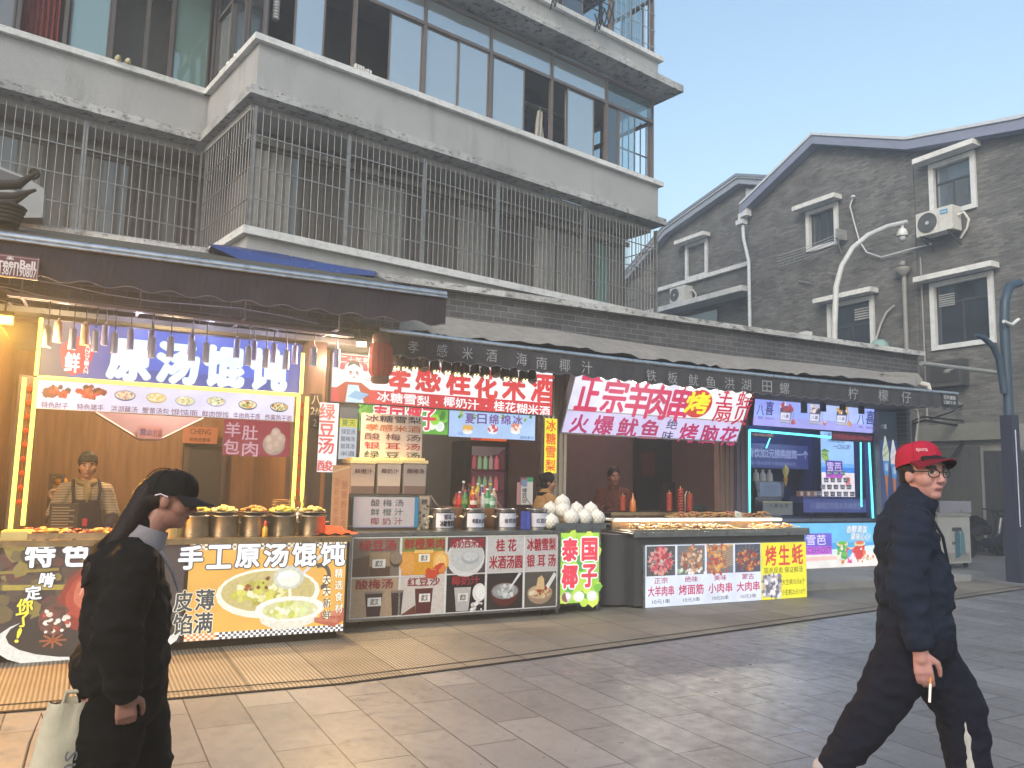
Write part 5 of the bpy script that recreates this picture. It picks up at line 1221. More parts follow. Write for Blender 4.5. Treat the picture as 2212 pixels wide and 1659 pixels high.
for i, st in enumerate(('绿豆汤', '酸梅汤', '银耳汤', '米酒')): pn.text(st, .1, .48 - .14 * i, .9, .58 - .14 * i, '#37477a', 2)
fin()
# counter with picture menu
CT = 7.82
cnt = thing('food_counter', 'steel drinks counter with a grid of drink pictures on its front', 'counter', (3.7, 8.1, 0))
c0, c1 = sx(757, 1240, CT), sx(1204, 1220, CT); zb, zt_ = .1, .92
w = MB(STEEL, '#8f8d8b'); w.box(c0 - .02, c1 + .02, CT + .02, 8.5, zb, .9); w.box(c0 - .03, c1 + .03, CT - .015, 8.52, .9, .935)
w.box(c0 - .03, c0, CT - .02, CT + .02, zb - .02, .9); w.box(c1, c1 + .03, CT - .02, CT + .02, zb - .02, .9); w.box(c0, c1, CT - .018, CT + .018, zb - .025, zb); part('body', w, cnt)
for x in (c0 + .12, c1 - .12):
    for y in (CT + .1, 8.4):
        w = MB(MATTE, '#1c1c1c'); w.lathe((x - .015, y, .045), [(.045, 0), (.045, .03)], 14, axis=(1, 0, 0)); w.use(STEEL, '#777777'); w.obox((x, y, .06), (x, y, .12), .03, .03); part('castor', w, cnt)
mb = MB(PRINT); pn = Panel(mb, (c0, CT, zb), (c1 - c0, 0, 0), (0, 0, zt_ - zb - .03), (0, -1, 0), PRINT, PICT)
pn.rect(0, 0, 1, 1, '#c9c5c3', 0)
us = [0, .217, .428, .626, .82, 1.0]; cols = ['#74604f', '#c98a3a', '#70696a', '#b5b1b0', '#b9b5b4']
def cell(i, j): return pn.sub(us[i] + .006, .5 * j + .01, us[i + 1] - .006, .5 * j + .49, 1)
# top row
q = cell(0, 1); q.rect(0, 0, 1, 1, '#7d6e62', 0); q.poly([(0, .45), (.35, .55), (.35, 0), (0, 0)], '#5d4a40', 1); q.rect(.36, 0, .8, .62, '#9a8468', 1); q.rect(.36, 0, .8, .25, '#5a4036', 1.5); q.ell(.93, .42, .14, .2, '#4a3a30', 1.5); q.ell(.93, .46, .13, .16, '#8b7a6a', 1.8)
q.rect(.42, .22, .7, .44, '#e8e4de', 2); q.text('武汉', .48, .25, .64, .41, '#2a2020', 3); q.text('绿豆汤', .12, .66, .92, .95, '#a02838', 3, .03)
q = cell(1, 1); q.rect(0, 0, 1, 1, '#7d8a4a', 0); q.rect(0, 0, 1, .62, '#d8963c', 1); q.ell(.15, .3, .2, .28, '#e0a050', 1.5); q.ell(.9, .34, .2, .28, '#e8ae5a', 1.5); q.ell(.9, .34, .14, .2, '#f0c478', 1.7); q.rect(.28, 0, .72, .6, '#d89a2c', 2); q.rect(.28, .58, .72, .66, '#e8c070', 2.2)
q.rect(.38, .34, .64, .55, '#efe9dc', 3); q.text('武汉', .43, .37, .59, .52, '#2a2020', 4); q.text('鲜橙果肉', .04, .68, .98, .97, '#a82432', 4, .03); q.scatter(12, ['#c8482c', '#e08a4a'], .12, (.6, 0, 1, .2), 2)
q = cell(2, 1); q.rect(0, 0, 1, 1, '#4e4448', 0); q.ell(.48, .42, .5, .52, '#d3d2d0', 1); q.ell(.5, .46, .44, .42, '#c1c2c2', 1.4); q.ell(.6, .42, .24, .18, '#a9adb0', 1.7); q.ell(.6, .46, .2, .13, '#c6c8c9', 2); q.text('椰奶西米露', .06, .68, .96, .96, '#9c2436', 3, .03)
q = cell(3, 1); q.rect(0, 0, 1, 1, '#c6c2c1', 0); q.text('桂 花', .22, .56, .8, .92, '#a82a3c', 2, .03); q.text('米酒汤圆', .04, .08, .98, .46, '#a82a3c', 2, .03)
q = cell(4, 1); q.rect(0, 0, 1, 1, '#c6c2c1', 0); q.text('冰糖雪梨', .04, .56, .97, .93, '#a82a3c', 2, .03); q.text('银 耳 汤', .04, .1, .97, .46, '#a82a3c', 2, .03)
# bottom row
q = cell(0, 0); q.rect(0, 0, 1, 1, '#b59a80', 0)
for x, s_ in ((.48, 1.), (.98, .7)): q.poly([(x - .19 * s_, .62), (x + .19 * s_, .62), (x + .14 * s_, .02), (x - .14 * s_, .02)], '#3a2a30', 1); q.rect(x - .2 * s_, .6, x + .2 * s_, .66, '#8a7a74', 1.5)
q.rect(.35, .28, .64, .5, '#e8e4e0', 2); q.text('武汉', .41, .31, .58, .47, '#201c1c', 3); q.text('酸梅汤', .08, .72, .88, .97, '#8d2a38', 3, .03)
q = cell(1, 0); q.rect(0, 0, 1, 1, '#cfc6c0', 0); q.poly([(.32, .68), (.74, .68), (.7, .02), (.36, .02)], '#5a2428', 1); q.poly([(0, 0), (.34, .25), (.36, .02)], '#6d3a34', 1.2); q.rect(.42, .32, .68, .54, '#e8e4e0', 2); q.text('武汉', .47, .35, .63, .51, '#201c1c', 3); q.text('红豆沙', .14, .74, .9, .98, '#8d2430', 3, .03)
q = cell(2, 0); q.rect(0, 0, 1, 1, '#221c1e', 0); q.poly([(.2, .66), (.64, .66), (.58, .02), (.26, .02)], '#b9b4b2', 1); q.ell(.86, .5, .18, .25, '#e2dfdb', 1); q.ell(.9, .5, .13, .2, '#f0efec', 1.3); q.rect(.3, .28, .56, .5, '#dcd9d6', 2); q.text('武汉', .35, .31, .51, .47, '#201c1c', 3); q.scatter(10, ['#e8e6e2', '#d0cdc8'], .07, (.66, .02, .95, .22), 1); q.text('椰奶汁', .12, .72, .86, .97, '#a02a3a', 3, .03)
q = cell(3, 0); q.rect(0, 0, 1, 1, '#2c2626', 0); q.bowl(.5, .5, .46, '#5a2420', '#8d8f90', ['#b9bbbc', '#d5d6d6', '#9a9c9d'], 1, .9, .55, 34); q.poly([(.52, .42), (.6, .5), (.96, .98), (.88, 1.0)], '#dfe0e0', 4)
q = cell(4, 0); q.rect(0, 0, 1, 1, '#55504a', 0); q.bowl(.48, .42, .42, '#a58a74', '#c9b08c', ['#d8c49a', '#e8dcc0', '#b5764a', '#a03a2a'], 1, .8, .5, 24); q.poly([(.34, .5), (.4, .82), (.52, .9), (.6, .8), (.62, .5)], '#d9b98a', 4); q.poly([(.66, .6), (.92, .98), (1, .9), (.74, .5)], '#e2e0dc', 4.5)
for u in us[1:-1]: pn.rect(u - .004, 0, u + .004, 1, '#e0dddc', 2)
pn.rect(0, .495, .626, .505, '#e0dddc', 2.2); pn.rect(0, .985, 1, 1, '#d8d8d6', 3); pn.rect(0, 0, 1, .012, '#d8d8d6', 3); pn.rect(0, 0, .006, 1, '#d8d8d6', 3); pn.rect(.994, 0, 1, 1, '#d8d8d6', 3)
part('picture_menu', mb, cnt)
# coconut cart
cart = thing('coconut_cart', 'steel cart with a bright green and red coconut sign', 'cart', (5.4, 8.1, 0))
g0, g1 = sx(1206, 1225, 7.86), sx(1294, 1225, 7.86); gz0, gz1 = sz(1250, 1302, 7.86), sz(1250, 1151, 7.86)
w = MB(STEEL, '#8f9093'); w.box(g0 - .03, g1 + .05, 7.9, 8.4, gz0, gz1 + .04); w.box(g0 - .05, g1 + .08, 7.84, 8.44, gz1 + .04, gz1 + .08); w.box(g0 - .05, g1 + .08, 7.84, 7.86, gz1 + .08, gz1 + .11)
for x in (g0, g1): w.box(x, x + .04, 7.92, 7.96, 0, gz0); w.box(x, x + .04, 8.34, 8.38, 0, gz0)
part('body', w, cart)
mb = MB(LIT); pn = Panel(mb, (g0, 7.86, gz0), (g1 - g0, 0, 0), (0, 0, gz1 - gz0), (0, -1, 0), LIT, LITART); pn.rect(0, 0, 1, 1, '#a4d83a', 0); pn.scatter(40, ['#7cc03c', '#c0e048', '#58a838', '#d8ec5a'], .1, (0, 0, 1, 1), 1, False, 2)
for ch, u, v in (('泰', .27, .76), ('国', .75, .76), ('椰', .27, .38), ('子', .75, .38)): pn.text(ch, u - .2, v - .17, u + .2, v + .17, '#e8334c', 4, .055, outline='#ffffff', ow=.06)
for u, c in ((.2, '#d8d0c0'), (.5, '#eef0e4'), (.82, '#e6ecdc')): pn.ell(u, .09, .13, .075, c, 5); pn.ell(u + .02, .1, .07, .04, '#ffffff', 5.5)
pn.ell(.2, .09, .12, .07, '#8a5a44', 6, a0=1.9, a1=4.9)
part('sign_face', mb, cart)
w = MB(PAINT, '#6c6c70'); w.box(g0, g1, 7.88, 7.9, gz0 - .01, gz1 + .01); part('sign_case', w, cart)
# coconuts in white foam nets
def coconut_proto():
    mb = MB(PAINT, '#e6e2d8'); mb.lathe((0, 0, 0), [(.03, 0), (.068, .012), (.09, .05), (.092, .095), (.075, .135), (.045, .16), (.018, .172), (.012, .185), (0, .187)], 18)
    mb.use(CLOTH, '#b9b2a8')
    for k in range(12):
        for sg in (-1, 1):
            pts = []
            for j in range(8):
                h = .01 + .145 * j / 7; rr = [.058, .078, .09, .0935, .0905, .082, .062, .04][j] + .0015; a = 6.283 * k / 12 + sg * j * .2
                pts.append((rr * math.cos(a), rr * math.sin(a), h))
            mb.tube(pts, .0022, 4, False)
    return mb
cp_ = coconut_proto(); zc = gz1 + .082
nutp = [(1190, 1150, 8.0, None, 'coconut in a white net standing alone on the drinks counter edge'), (1234, 1135, 7.98, 0, 'small front coconut between the pot and its netted neighbours'), (1262, 1135, 7.98, 0, 'front coconut in a pink tinted net at the middle of the pile'), (1290, 1135, 7.98, 0, 'front coconut at the skewer stall end of the pile'),
        (1189, 1105, 8.22, 1, 'coconut behind the red bean pot at the drinks end of the pile'), (1216, 1110, 8.1, 1, 'second layer coconut directly under the topmost one'), (1245, 1108, 8.12, 1, 'second layer coconut in the middle of the pile'), (1276, 1108, 8.12, 1, 'second layer coconut with a red label at the end of the pile'), (1215, 1080, 8.15, 2, 'topmost coconut of the pile in a white net')]
cm = None
for x, y, t, lay, lab in nutp:
    z = .937 if lay is None else (zc + .0 if lay == 0 else zc + .08 + .085 * (lay - 1))
    q = Vector((sx(x, y, t), t, z))
    if cm is None:
        mb = MB(); mb.add(cp_, Matrix.Translation(q)); cm = solo('coconut', mb, lab, 'coconut', q, S, 'netted coconuts piled on the steel cart')
    else: dup(cm, q, S, lab)
# drink tubs
def tub(x0, x1, lab, st, body):
    t = 8.28; p = on((x0 + x1) / 2, 1066, t); s0, s1 = sx(x0, 1030, t), sx(x1, 1030, t); z0, z1 = sz(x0, 1066, t), sz(x0, 1000, t)
    ro = thing('drink_tub', lab, 'tub', ((s0 + s1) / 2, t, z0), S, 'plastic drink tubs on the counter shelf')
    w = MB(GLOSS, body); e = .012; pr = [(s0 + .02, z0), (s1 - .02, z0), (s1 - e, z1), (s0 + e, z1)]
    w.prism(pr, t, t + .3); w.use(GLOSS, '#7a6058'); w.prism([(s0 + .021, z0 + .001), (s1 - .021, z0 + .001), (s1 - .02, z0 + (z1 - z0) * .25), (s0 + .02, z0 + (z1 - z0) * .25)], t - .002, t + .01); wb = w
    w = MB(GLOSS, '#e6cf96'); w.box(s0, s1, t - .015, t + .32, z1, z1 + .035); w.box(s0 + .03, s1 - .03, t + .01, t + .29, z1 + .035, z1 + .06); part('lid', w, ro)
    pn = Panel(wb, (s0, t - .004, z0), (s1 - s0, 0, 0), (0, 0, z1 - z0), (0, -1, 0), PRINT); pn.text(st, .18, .66, .86, .82, '#5c3440', 0, .02); part('body', wb, ro)
tub(755, 812, 'left drink tub with a cloudy pinkish juice', '鲜橙汁', '#c2a592'); tub(813, 868, 'middle drink tub with milky juice', '椰奶汁', '#c9b3a2'); tub(869, 923, 'right drink tub half full of dark plum juice', '酸梅汤', '#a9988e')
w = MB(STEEL, '#8a8078'); p, q = on(755, 1068, 8.28), on(930, 1068, 8.28); w.box(p.x - .02, q.x, 8.2, 8.7, p.z - .03, p.z)
for x in (p.x, q.x - .04):
    for y in (8.22, 8.66): w.box(x, x + .03, y, y + .03, .935, p.z - .03)
solo('steel_shelf', w, 'steel shelf carrying the three drink tubs', 'shelf', (p.x, 8.4, .935))
# hanging list above the tubs
mb, pn, fin = poster('paper_list', 'beige paper list with five lines of coloured characters above the tubs', 'sign', sx(779, 943, 8.45), sx(912, 943, 8.45), sz(845, 994, 8.45), sz(845, 895, 8.45), 8.45, '#cdbcb2', PRINT)
for i, (st, c) in enumerate((('冰糖雪梨', '#2a2440'), ('孝感米酒', '#b5622c'), ('酸 梅 汤', '#6a4a52'), ('银 耳 汤', '#a03038'), ('绿 豆 汤', '#2c4a34'))): pn.text(st, .06, .82 - .196 * i, .97, .97 - .196 * i, c, 2, .02)
fin()
# price board in front of the tubs
mb, pn, fin = poster('price_board', 'whitish board with three drink names under the tubs', 'sign', sx(763, 1107, 8.05), sx(903, 1107, 8.05), sz(830, 1140, 8.05), sz(830, 1074, 8.05), 8.05, '#c4b8b8', PRINT, th=.03, backcol='#2f7fa8')
for i, (st, c) in enumerate((('酸 梅 汤', '#5a5a60'), ('鲜 橙 汁', '#5a6a60'), ('椰 奶 汁', '#9a4a4a'))): pn.text(st, .26, .7 - .3 * i, .76, .93 - .3 * i, c, 2, .01)
pn.rect(.94, 0, 1, 1, '#2f86b0', 3); pn.rect(0, 0, 1, .03, '#7a7aa0', 3); fin()
mb, pn, fin = poster('price_board', 'small cream leaflet board beside the whitish drink board', 'sign', sx(905, 1107, 8.1), sx(927, 1107, 8.1), sz(915, 1142, 8.1), sz(915, 1072, 8.1), 8.1, '#b5a08a', PRINT)
pn.scatter(30, ['#7a6a58', '#d8c8a8', '#5a5048', '#9aa08a'], .06, (0, 0, 1, .7), 1); pn.text('糖', .2, .74, .8, .92, '#3a3040', 2); fin()
# soup pots with labels
def labelled_pot(x, lab, st1, st2, r=.125):
    t = 8.1; q = on(x, 1140, t); c = Vector((q.x, t, .936)); h = .215
    ro = thing('soup_pot', lab, 'pot', c, S, 'labelled soup pots on the drinks counter')
    w = MB(STEEL, '#a8a4a4'); w.lathe(c, [(r, 0), (r, h), (r * 1.04, h + .005), (r * 1.04, h + .015), (r * .97, h + .015), (r * .96, h - .03)], 26); w.face([c + Vector((r * .96 * math.cos(a), r * .96 * math.sin(a), h - .03)) for a in [6.283 * k / 24 for k in range(24)]], '#5a4a44'); part('vessel', w, ro)
    w = MB(GLOSS, '#e0d2b8')
    for sg in (-1, 1): w.tube([c + Vector((sg * r, -.03, h * .62)), c + Vector((sg * (r + .025), -.02, h * .66)), c + Vector((sg * (r + .025), .02, h * .66)), c + Vector((sg * r, .03, h * .62))], .012, 7)
    part('handle', w, ro)
    w = MB(PRINT); rows = []
    for z in (h * .12, h * .86): rows.append([c + Vector(((r + .003) * math.sin(a), -(r + .003) * math.cos(a), z)) for a in [-.95 + 1.9 * k / 12 for k in range(13)]])
    w.grid(rows, col='#c9c9d4')
    for dz in (.12, .86): w.tube([c + Vector(((r + .004) * math.sin(a), -(r + .004) * math.cos(a), h * dz)) for a in [-.95 + 1.9 * k / 12 for k in range(13)]], .003, 4, col='#3a3a48')
    pn = Panel(w, c + Vector((-r * .72, -r - .007, h * .12)), (r * 1.44, 0, 0), (0, 0, h * .74), (0, -1, 0), PRINT)
    if st2: pn.text(st1, .3, .56, .78, .92, '#24222e', 0, .03); pn.text(st2, .04, .1, .96, .5, '#1c1a26', 0, .04)
    else: pn.text(st1, .1, .3, .94, .62, '#2a2c44', 0, .03)
    part('label_plate', w, ro)
    w = MB(STEEL, '#c0a890'); w.tube([c + Vector((.02, 0, h - .05)), c + Vector((-.1, .02, h + .1)), c + Vector((-.14, .02, h + .15))], .006, 6); part('ladle', w, ro)
labelled_pot(955, 'soup pot with two rows of black lettering, farthest from the coconuts', '银耳', '冰糖雪梨'); labelled_pot(1021, 'soup pot with rice wine lettering, under the drinks bottles', '孝感米酒', None)
labelled_pot(1090, 'soup pot with osmanthus lettering, left of the blue towel', '桂花糊', None); labelled_pot(1158, 'soup pot with red bean lettering, beside the coconuts', '红豆沙', None)
w = MB(CLOTH, '#4a55a8'); q = on(1131, 1140, 8.0); rows = [[(q.x - .05 + .02 * k, 7.98 + .008 * math.sin(k * 2), .94 + .2 * j / 4) for k in range(7)] for j in range(5)]; w.smooth = True; w.grid(rows); solo('towel', w, 'blue towel hanging between two soup pots', 'towel', (q.x, 8, .94))
# bottles
bcol = [('#5a2a24', '#7a1c1c'), ('#2a3038', '#40485a'), ('#e08a28', '#f0b040'), ('#e6c84c', '#d89060'), ('#6a5a90', '#8878a8'), ('#c03038', '#e8dcd0'), ('#7d8a6a', '#c4503c'), ('#d8b090', '#e0a8a0'), ('#b03038', '#d83a40'), ('#3a7a48', '#68a050'), ('#c87a50', '#e0a070'), ('#cfc8c0', '#d8d0c8'), ('#3f8a58', '#b0d0b8'), ('#8a4a30', '#b08060'), ('#a02c34', '#ddd0c0'), ('#74a080', '#c4d8c8')]
bpos = [(1000, 1090, 8.62, .3), (1012, 1090, 8.7, .27), (1020, 1095, 8.55, .24), (1031, 1090, 8.72, .28), (1040, 1090, 8.68, .26), (1048, 1092, 8.6, .25), (1058, 1090, 8.7, .28), (1066, 1095, 8.6, .22), (992, 1098, 8.5, .18), (1004, 1100, 8.45, .2), (1028, 1104, 8.4, .2), (1042, 1104, 8.42, .17), (1052, 1104, 8.4, .22), (985, 1095, 8.6, .16), (1022, 1106, 8.36, .17), (1062, 1106, 8.38, .16)]
cn = ['dark cola', 'black', 'orange', 'yellow', 'violet', 'red and white', 'olive', 'peach', 'bright red', 'green', 'amber', 'clear', 'emerald', 'brown', 'crimson', 'pale green']
w = MB(WOOD); q = on(1028, 1095, 8.55); w.box(q.x - .42, q.x + .3, 8.34, 8.8, .936, 1.16); solo('bottle_rack', w, 'low wooden rack carrying the drinks bottles', 'rack', (q.x, 8.55, .936))
for i, (x, y, t, h) in enumerate(bpos):
    q = on(x, y, t); c = Vector((q.x, t, 1.16)); a, b = bcol[i]; ro = thing('bottle', cn[i] + ' drinks bottle in the cluster behind the soup pots', 'bottle', c, S, 'drinks bottles behind the soup pots')
    w = MB(GLOSS, a); w.lathe(c, [(.036, 0), (.041, .01), (.04, h * .55), (.036, h * .68), (.015, h * .86), (.015, h * .92)], 14); w.use(PRINT, b); w.lathe(c, [(.0415, h * .22), (.0415, h * .5)], 14, cap=False); part('body', w, ro)
    w = MB(GLOSS, ['#e8e8e8', '#c03030', '#f0d040', '#e8e8e0'][i % 4]); w.lathe(c, [(.017, h * .92), (.017, h), (0, h + .002)], 12); part('cap', w, ro)
# fridge at the back
fr_ = thing('display_fridge', 'dark glass door drinks fridge with an orange lit header', 'fridge', on(1050, 1115, 10.4)); t_ = 10.4
p, q = on(1014, 1110, t_), on(1092, 958, t_)
w = MB(PAINT, '#2b2a2e'); w.box(p.x - .04, q.x + .04, t_ + .02, t_ + .6, .1, q.z + .02); w.box(p.x - .04, p.x, t_ - .02, t_ + .02, .1, q.z); w.box(q.x, q.x + .04, t_ - .02, t_ + .02, .1, q.z); part('body', w, fr_)
w = MB(DIM, '#5a2c3a'); w.face([(p.x, t_ + .015, .2), (q.x, t_ + .015, .2), (q.x, t_ + .015, q.z - .05), (p.x, t_ + .015, q.z - .05)]); part('interior', w, fr_)
w = MB(STEEL, '#a08a90')
for k in range(5): z = .4 + (q.z - .5) * k / 5; w.box(p.x, q.x, t_ - .01, t_ + .012, z, z + .015)
part('shelf', w, fr_)
w = MB(DIM, '#ff6a28'); w.box(p.x, q.x, t_ - .03, t_ + .02, q.z + .03, q.z + .16); pn = Panel(w, (p.x, t_ - .031, q.z + .03), (q.x - p.x, 0, 0), (0, 0, .13), (0, -1, 0), DIM); pn.text('冷饮', .35, .15, .65, .85, '#ffd890', 1); pn.rect(0, 0, .25, 1, '#c8485a', 1); part('header', w, fr_)
for k in range(5):
    for j in range(4):
        w = MB(DIM); x = p.x + .05 + (q.x - p.x - .1) * k / 5; z = .42 + (q.z - .5) * (j + 1) / 5; w.use(DIM, ['#c85a60', '#a84050', '#7aa070', '#80b080', '#9a8a80'][(k + j // 2) % 5]); w.lathe((x, t_ - .0, z), [(.03, 0), (.03, .14), (.012, .18), (.012, .2)], 8); part('drink_bottle', w, fr_)
w = MB(PAINT, '#b3a8b0'); w.prism([(p.x, q.z - .06), (q.x, q.z - .06), (q.x - .12, q.z - .16), (p.x + .2, q.z - .2), (p.x, q.z - .18)], t_ - .02, t_ - .015); part('label_strip', w, fr_)
# tall menu card and pink card
mb, pn, fin = poster('menu_card', 'upright menu card with green heading near the red bean pot', 'sign', sx(1125, 1060, 8.3), sx(1151, 1060, 8.3), sz(1138, 1090, 8.3), sz(1138, 1031, 8.3), 8.3, '#c9c2bc', PRINT)
pn.rect(0, .72, .5, 1, '#8a4a58', 1); pn.rect(.5, .84, 1, 1, '#3a9a6a', 1); pn.rect(.05, .66, .5, .92, '#7a8aa8', 2); pn.vtext('绿豆沙', .1, .04, .5, .62, '#3a3034', 2); fin()
mb, pn, fin = poster('menu_card', 'plain pink card behind the upright menu card', 'sign', sx(1117, 1065, 8.36), sx(1128, 1065, 8.36), sz(1122, 1090, 8.36), sz(1122, 1042, 8.36), 8.36, '#d0949a', PRINT); fin()
# orange standing banner at the end of the noodle counter
mb, pn, fin = poster('standing_banner', 'peach standing banner with vertical orange text at the noodle counter end', 'banner', sx(716, 1080, 7.95), sx(753, 1080, 7.95), sz(735, 1150, 7.95), sz(735, 1005, 7.95), 7.95, '#d8955c', DIM)
pn.vtext('清补凉米酒', .12, .1, .42, .82, '#c2622c', 2, .01); pn.vtext('酸辣粉豆皮', .56, .05, .9, .78, '#b5562c', 2, .01); pn.line(0, .9, 1, .98, .02, '#f0c890', 2); fin()
w = MB(MATTE, '#2c2622'); q = on(735, 1160, 8.0); w.box(q.x - .14, q.x + .12, 7.97, 8.3, 0, q.z + .1); solo('side_cabinet', w, 'dark side cabinet between the noodle counter and the drinks counter', 'cabinet', (q.x, 8.1, 0))
# red lantern
lt = thing('lantern', 'faded red cylindrical lantern hanging under the awning end', 'lantern', on(820, 835, 7.95)); c = on(820, 834, 7.95); R_ = .122
w = MB(CLOTH, '#a84a48'); prof = [(R_ * .72, .1), (R_ * .97, .15), (R_, .2), (R_, .36), (R_ * .95, .41), (R_ * .7, .45)]; w.lathe(c, prof, 24, cap=False)
w.use(CLOTH, '#8d3a3a')
for k in range(12): a = 6.283 * k / 12; w.tube([c + Vector((r * 1.01 * math.cos(a), r * 1.01 * math.sin(a), h)) for r, h in prof], .004, 4, False)
part('lantern_body', w, lt)
w = MB(MATTE, '#7a5a54'); w.lathe(c, [(R_ * .66, .03), (R_ * .74, .05), (R_ * .74, .09), (R_ * .7, .1)], 24)
for k in range(22): a = 6.283 * k / 22; w.tube([c + Vector((R_ * .75 * math.cos(a), R_ * .75 * math.sin(a), .05)), c + Vector((R_ * .75 * math.cos(a + .2), R_ * .75 * math.sin(a + .2), .09))], .004, 4)
part('band', w, lt); w = MB(MATTE, '#7a5a54'); w.lathe(c, [(R_ * .72, .45), (R_ * .8, .46), (R_ * .8, .53), (R_ * .6, .55)], 24)
part('band', w, lt); w = MB(MATTE, '#4a4044'); w.tube([c + Vector((0, 0, .55)), c + Vector((.0, .02, .8))], .006, 5); part('cord', w, lt)

# ================================================================== skewer stall
tl = R(25)
q0, q1 = on(1210, 932, 9.1), on(1590, 955, 9.1); zb_ = (q0.z + q1.z) / 2; Ls = .86
root, mb, pn = lightbox('shop_sign', 'tilted white and lilac backlit sign with bold crimson characters', 'sign', q0.x + .02, q1.x, zb_, zb_ + Ls, 9.1, .1, '#9a97a4', tilt=tl, border=.02)
pn.rect(0, 0, 1, .36, '#cfc8ee', 0); pn.rect(0, .38, 1, 1, '#e9e8fa', 0); pn.rect(0, .36, 1, .38, '#a09890', 0); pn.rect(.62, .38, 1, 1, '#f6f6fc', 1)
RDC = '#d0285e'
for ch, cx, cy, w_, h_ in (('正', 1272, 850, 52, 78), ('宗', 1328, 855, 54, 78), ('羊', 1378, 862, 50, 80), ('肉', 1422, 868, 48, 78), ('串', 1468, 872, 44, 80)): pt(pn, ch, cx, cy, w_, h_, RDC, 2, .04)
u, v = uvp(pn, 1508, 872); pn.ell(u, v, .082, .25, '#d03a34', 2, 32); pt(pn, '烤', 1507, 870, 52, 48, '#fff02c', 4, .05)
for ch, cx, cy, w_, h_ in (('生', 1568, 856, 36, 36), ('蚝', 1610, 862, 34, 34), ('扇', 1560, 892, 38, 40), ('贝', 1600, 898, 34, 42)): pt(pn, ch, cx, cy, w_, h_, '#cf2a4a', 3, .025)
for ch, cx, cy, w_ in (('火', 1252, 915, 40), ('爆', 1304, 918, 44), ('鱿', 1356, 923, 44), ('鱼', 1404, 927, 42), ('烤', 1487, 935, 40), ('脑', 1532, 938, 38), ('花', 1574, 942, 38)): pt(pn, ch, cx, cy, w_, 42, '#b02060', 2, .04)
for ch, cx, cy in (('绝', 1452, 916), ('味', 1442, 942)): pt(pn, ch, cx, cy, 24, 22, '#33285c', 2, .02)
part('sign_face', mb, root)
bl = [(520, 190), (620, 205), (720, 210), (835, 238), (940, 240), (1060, 252), (1180, 262), (1330, 290), (1420, 300), (1510, 296), (1640, 312), (1740, 332), (1850, 342), (2020, 372)]
for i, (zx, zy) in enumerate(bl):
    x, y = (1540 + zx * .27125) / 1.2911, (1000 + zy * .27125) / 1.2911; c = on(x, y, 8.55)
    big = i in (3, 8); ro = thing('sign_lamp', ('glaring ' if big else '') + 'little lamp number %d from the drinks stall on the skewer sign' % (i + 1), 'lamp', c, S, 'little lamps along the top of the skewer sign')
    w = MB(PAINT, '#c9c4c0'); w.lathe(c, [(.03, .0), (.04, .02), (.02, .06)], 12, axis=(0, .3, 1)); w.tube([c + Vector((0, 0, .05)), c + Vector((.02, .15, .12))], .006, 5); part('socket', w, ro)
    w = MB(LAMP if big else GLOW, '#fff2d0'); w.ball(c + Vector((0, -.005, -.01)), .034, .034, .03, 10, 6); part('bulb', w, ro)
spot('sign_light', on(1420, 860, 8.2), 10, (1, .93, .8), S, .04)
# counter
K0, K1, KT = sx(1393, 1240, 7.88), sx(1742, 1230, 7.88), 7.88
ks = thing('food_counter', 'steel skewer counter with food pictures and a yellow oyster panel', 'counter', (7.5, 8.2, 0))
w = MB(PAINT, '#3e3f42'); w.box(K0 - .14, K1 + .0, KT + .02, 8.95, .03, .86); w.lathe((K0 - .14, 8.45, .03), [(.42, 0), (.42, .83)], 20); part('body', w, ks)
w = MB(STEEL, '#a09e9c'); w.box(K0 - .2, K1 + .02, KT - .04, 8.98, .86, .885); w.box(K0 - .2, K1 + .02, KT - .05, KT - .035, .84, .9); part('worktop', w, ks)
w = MB(STEEL, '#b9b9bb'); kz0, kz1 = sz(1500, 1306, KT), sz(1500, 1176, KT); w.box(K0 - .03, K0, KT - .01, KT + .04, kz0, kz1); w.box(K0, K1, KT + .003, KT + .02, kz0 - .01, kz1 + .01); part('sign_case', w, ks)
km = sx(1644, 1240, KT)
mb, pn, fin = lit_sheet('picture_panel', K0, km, kz0, kz1, KT, ks, 'white backlit panel with four skewer pictures')
pn.rect(0, 0, 1, 1, '#dfe6f8', 0)
sk = [('正宗', '大羊肉串', '10元1串', ['#c8485a', '#e07a7a', '#a8323e', '#d89a90'], '#4a4648'), ('绝味', '烤面筋', '10元3串', ['#c99a7a', '#a8704e', '#e0c0a0', '#8a4a3a'], '#6a6a6e'), ('美味', '小肉串', '10元30串', ['#c8843c', '#e0a860', '#a85a3a', '#b5403a'], '#6e7078'), ('蒙古', '大肉串', '10元3串', ['#b0502c', '#8a3c34', '#d08a4a', '#6a3a48'], '#45485c')]
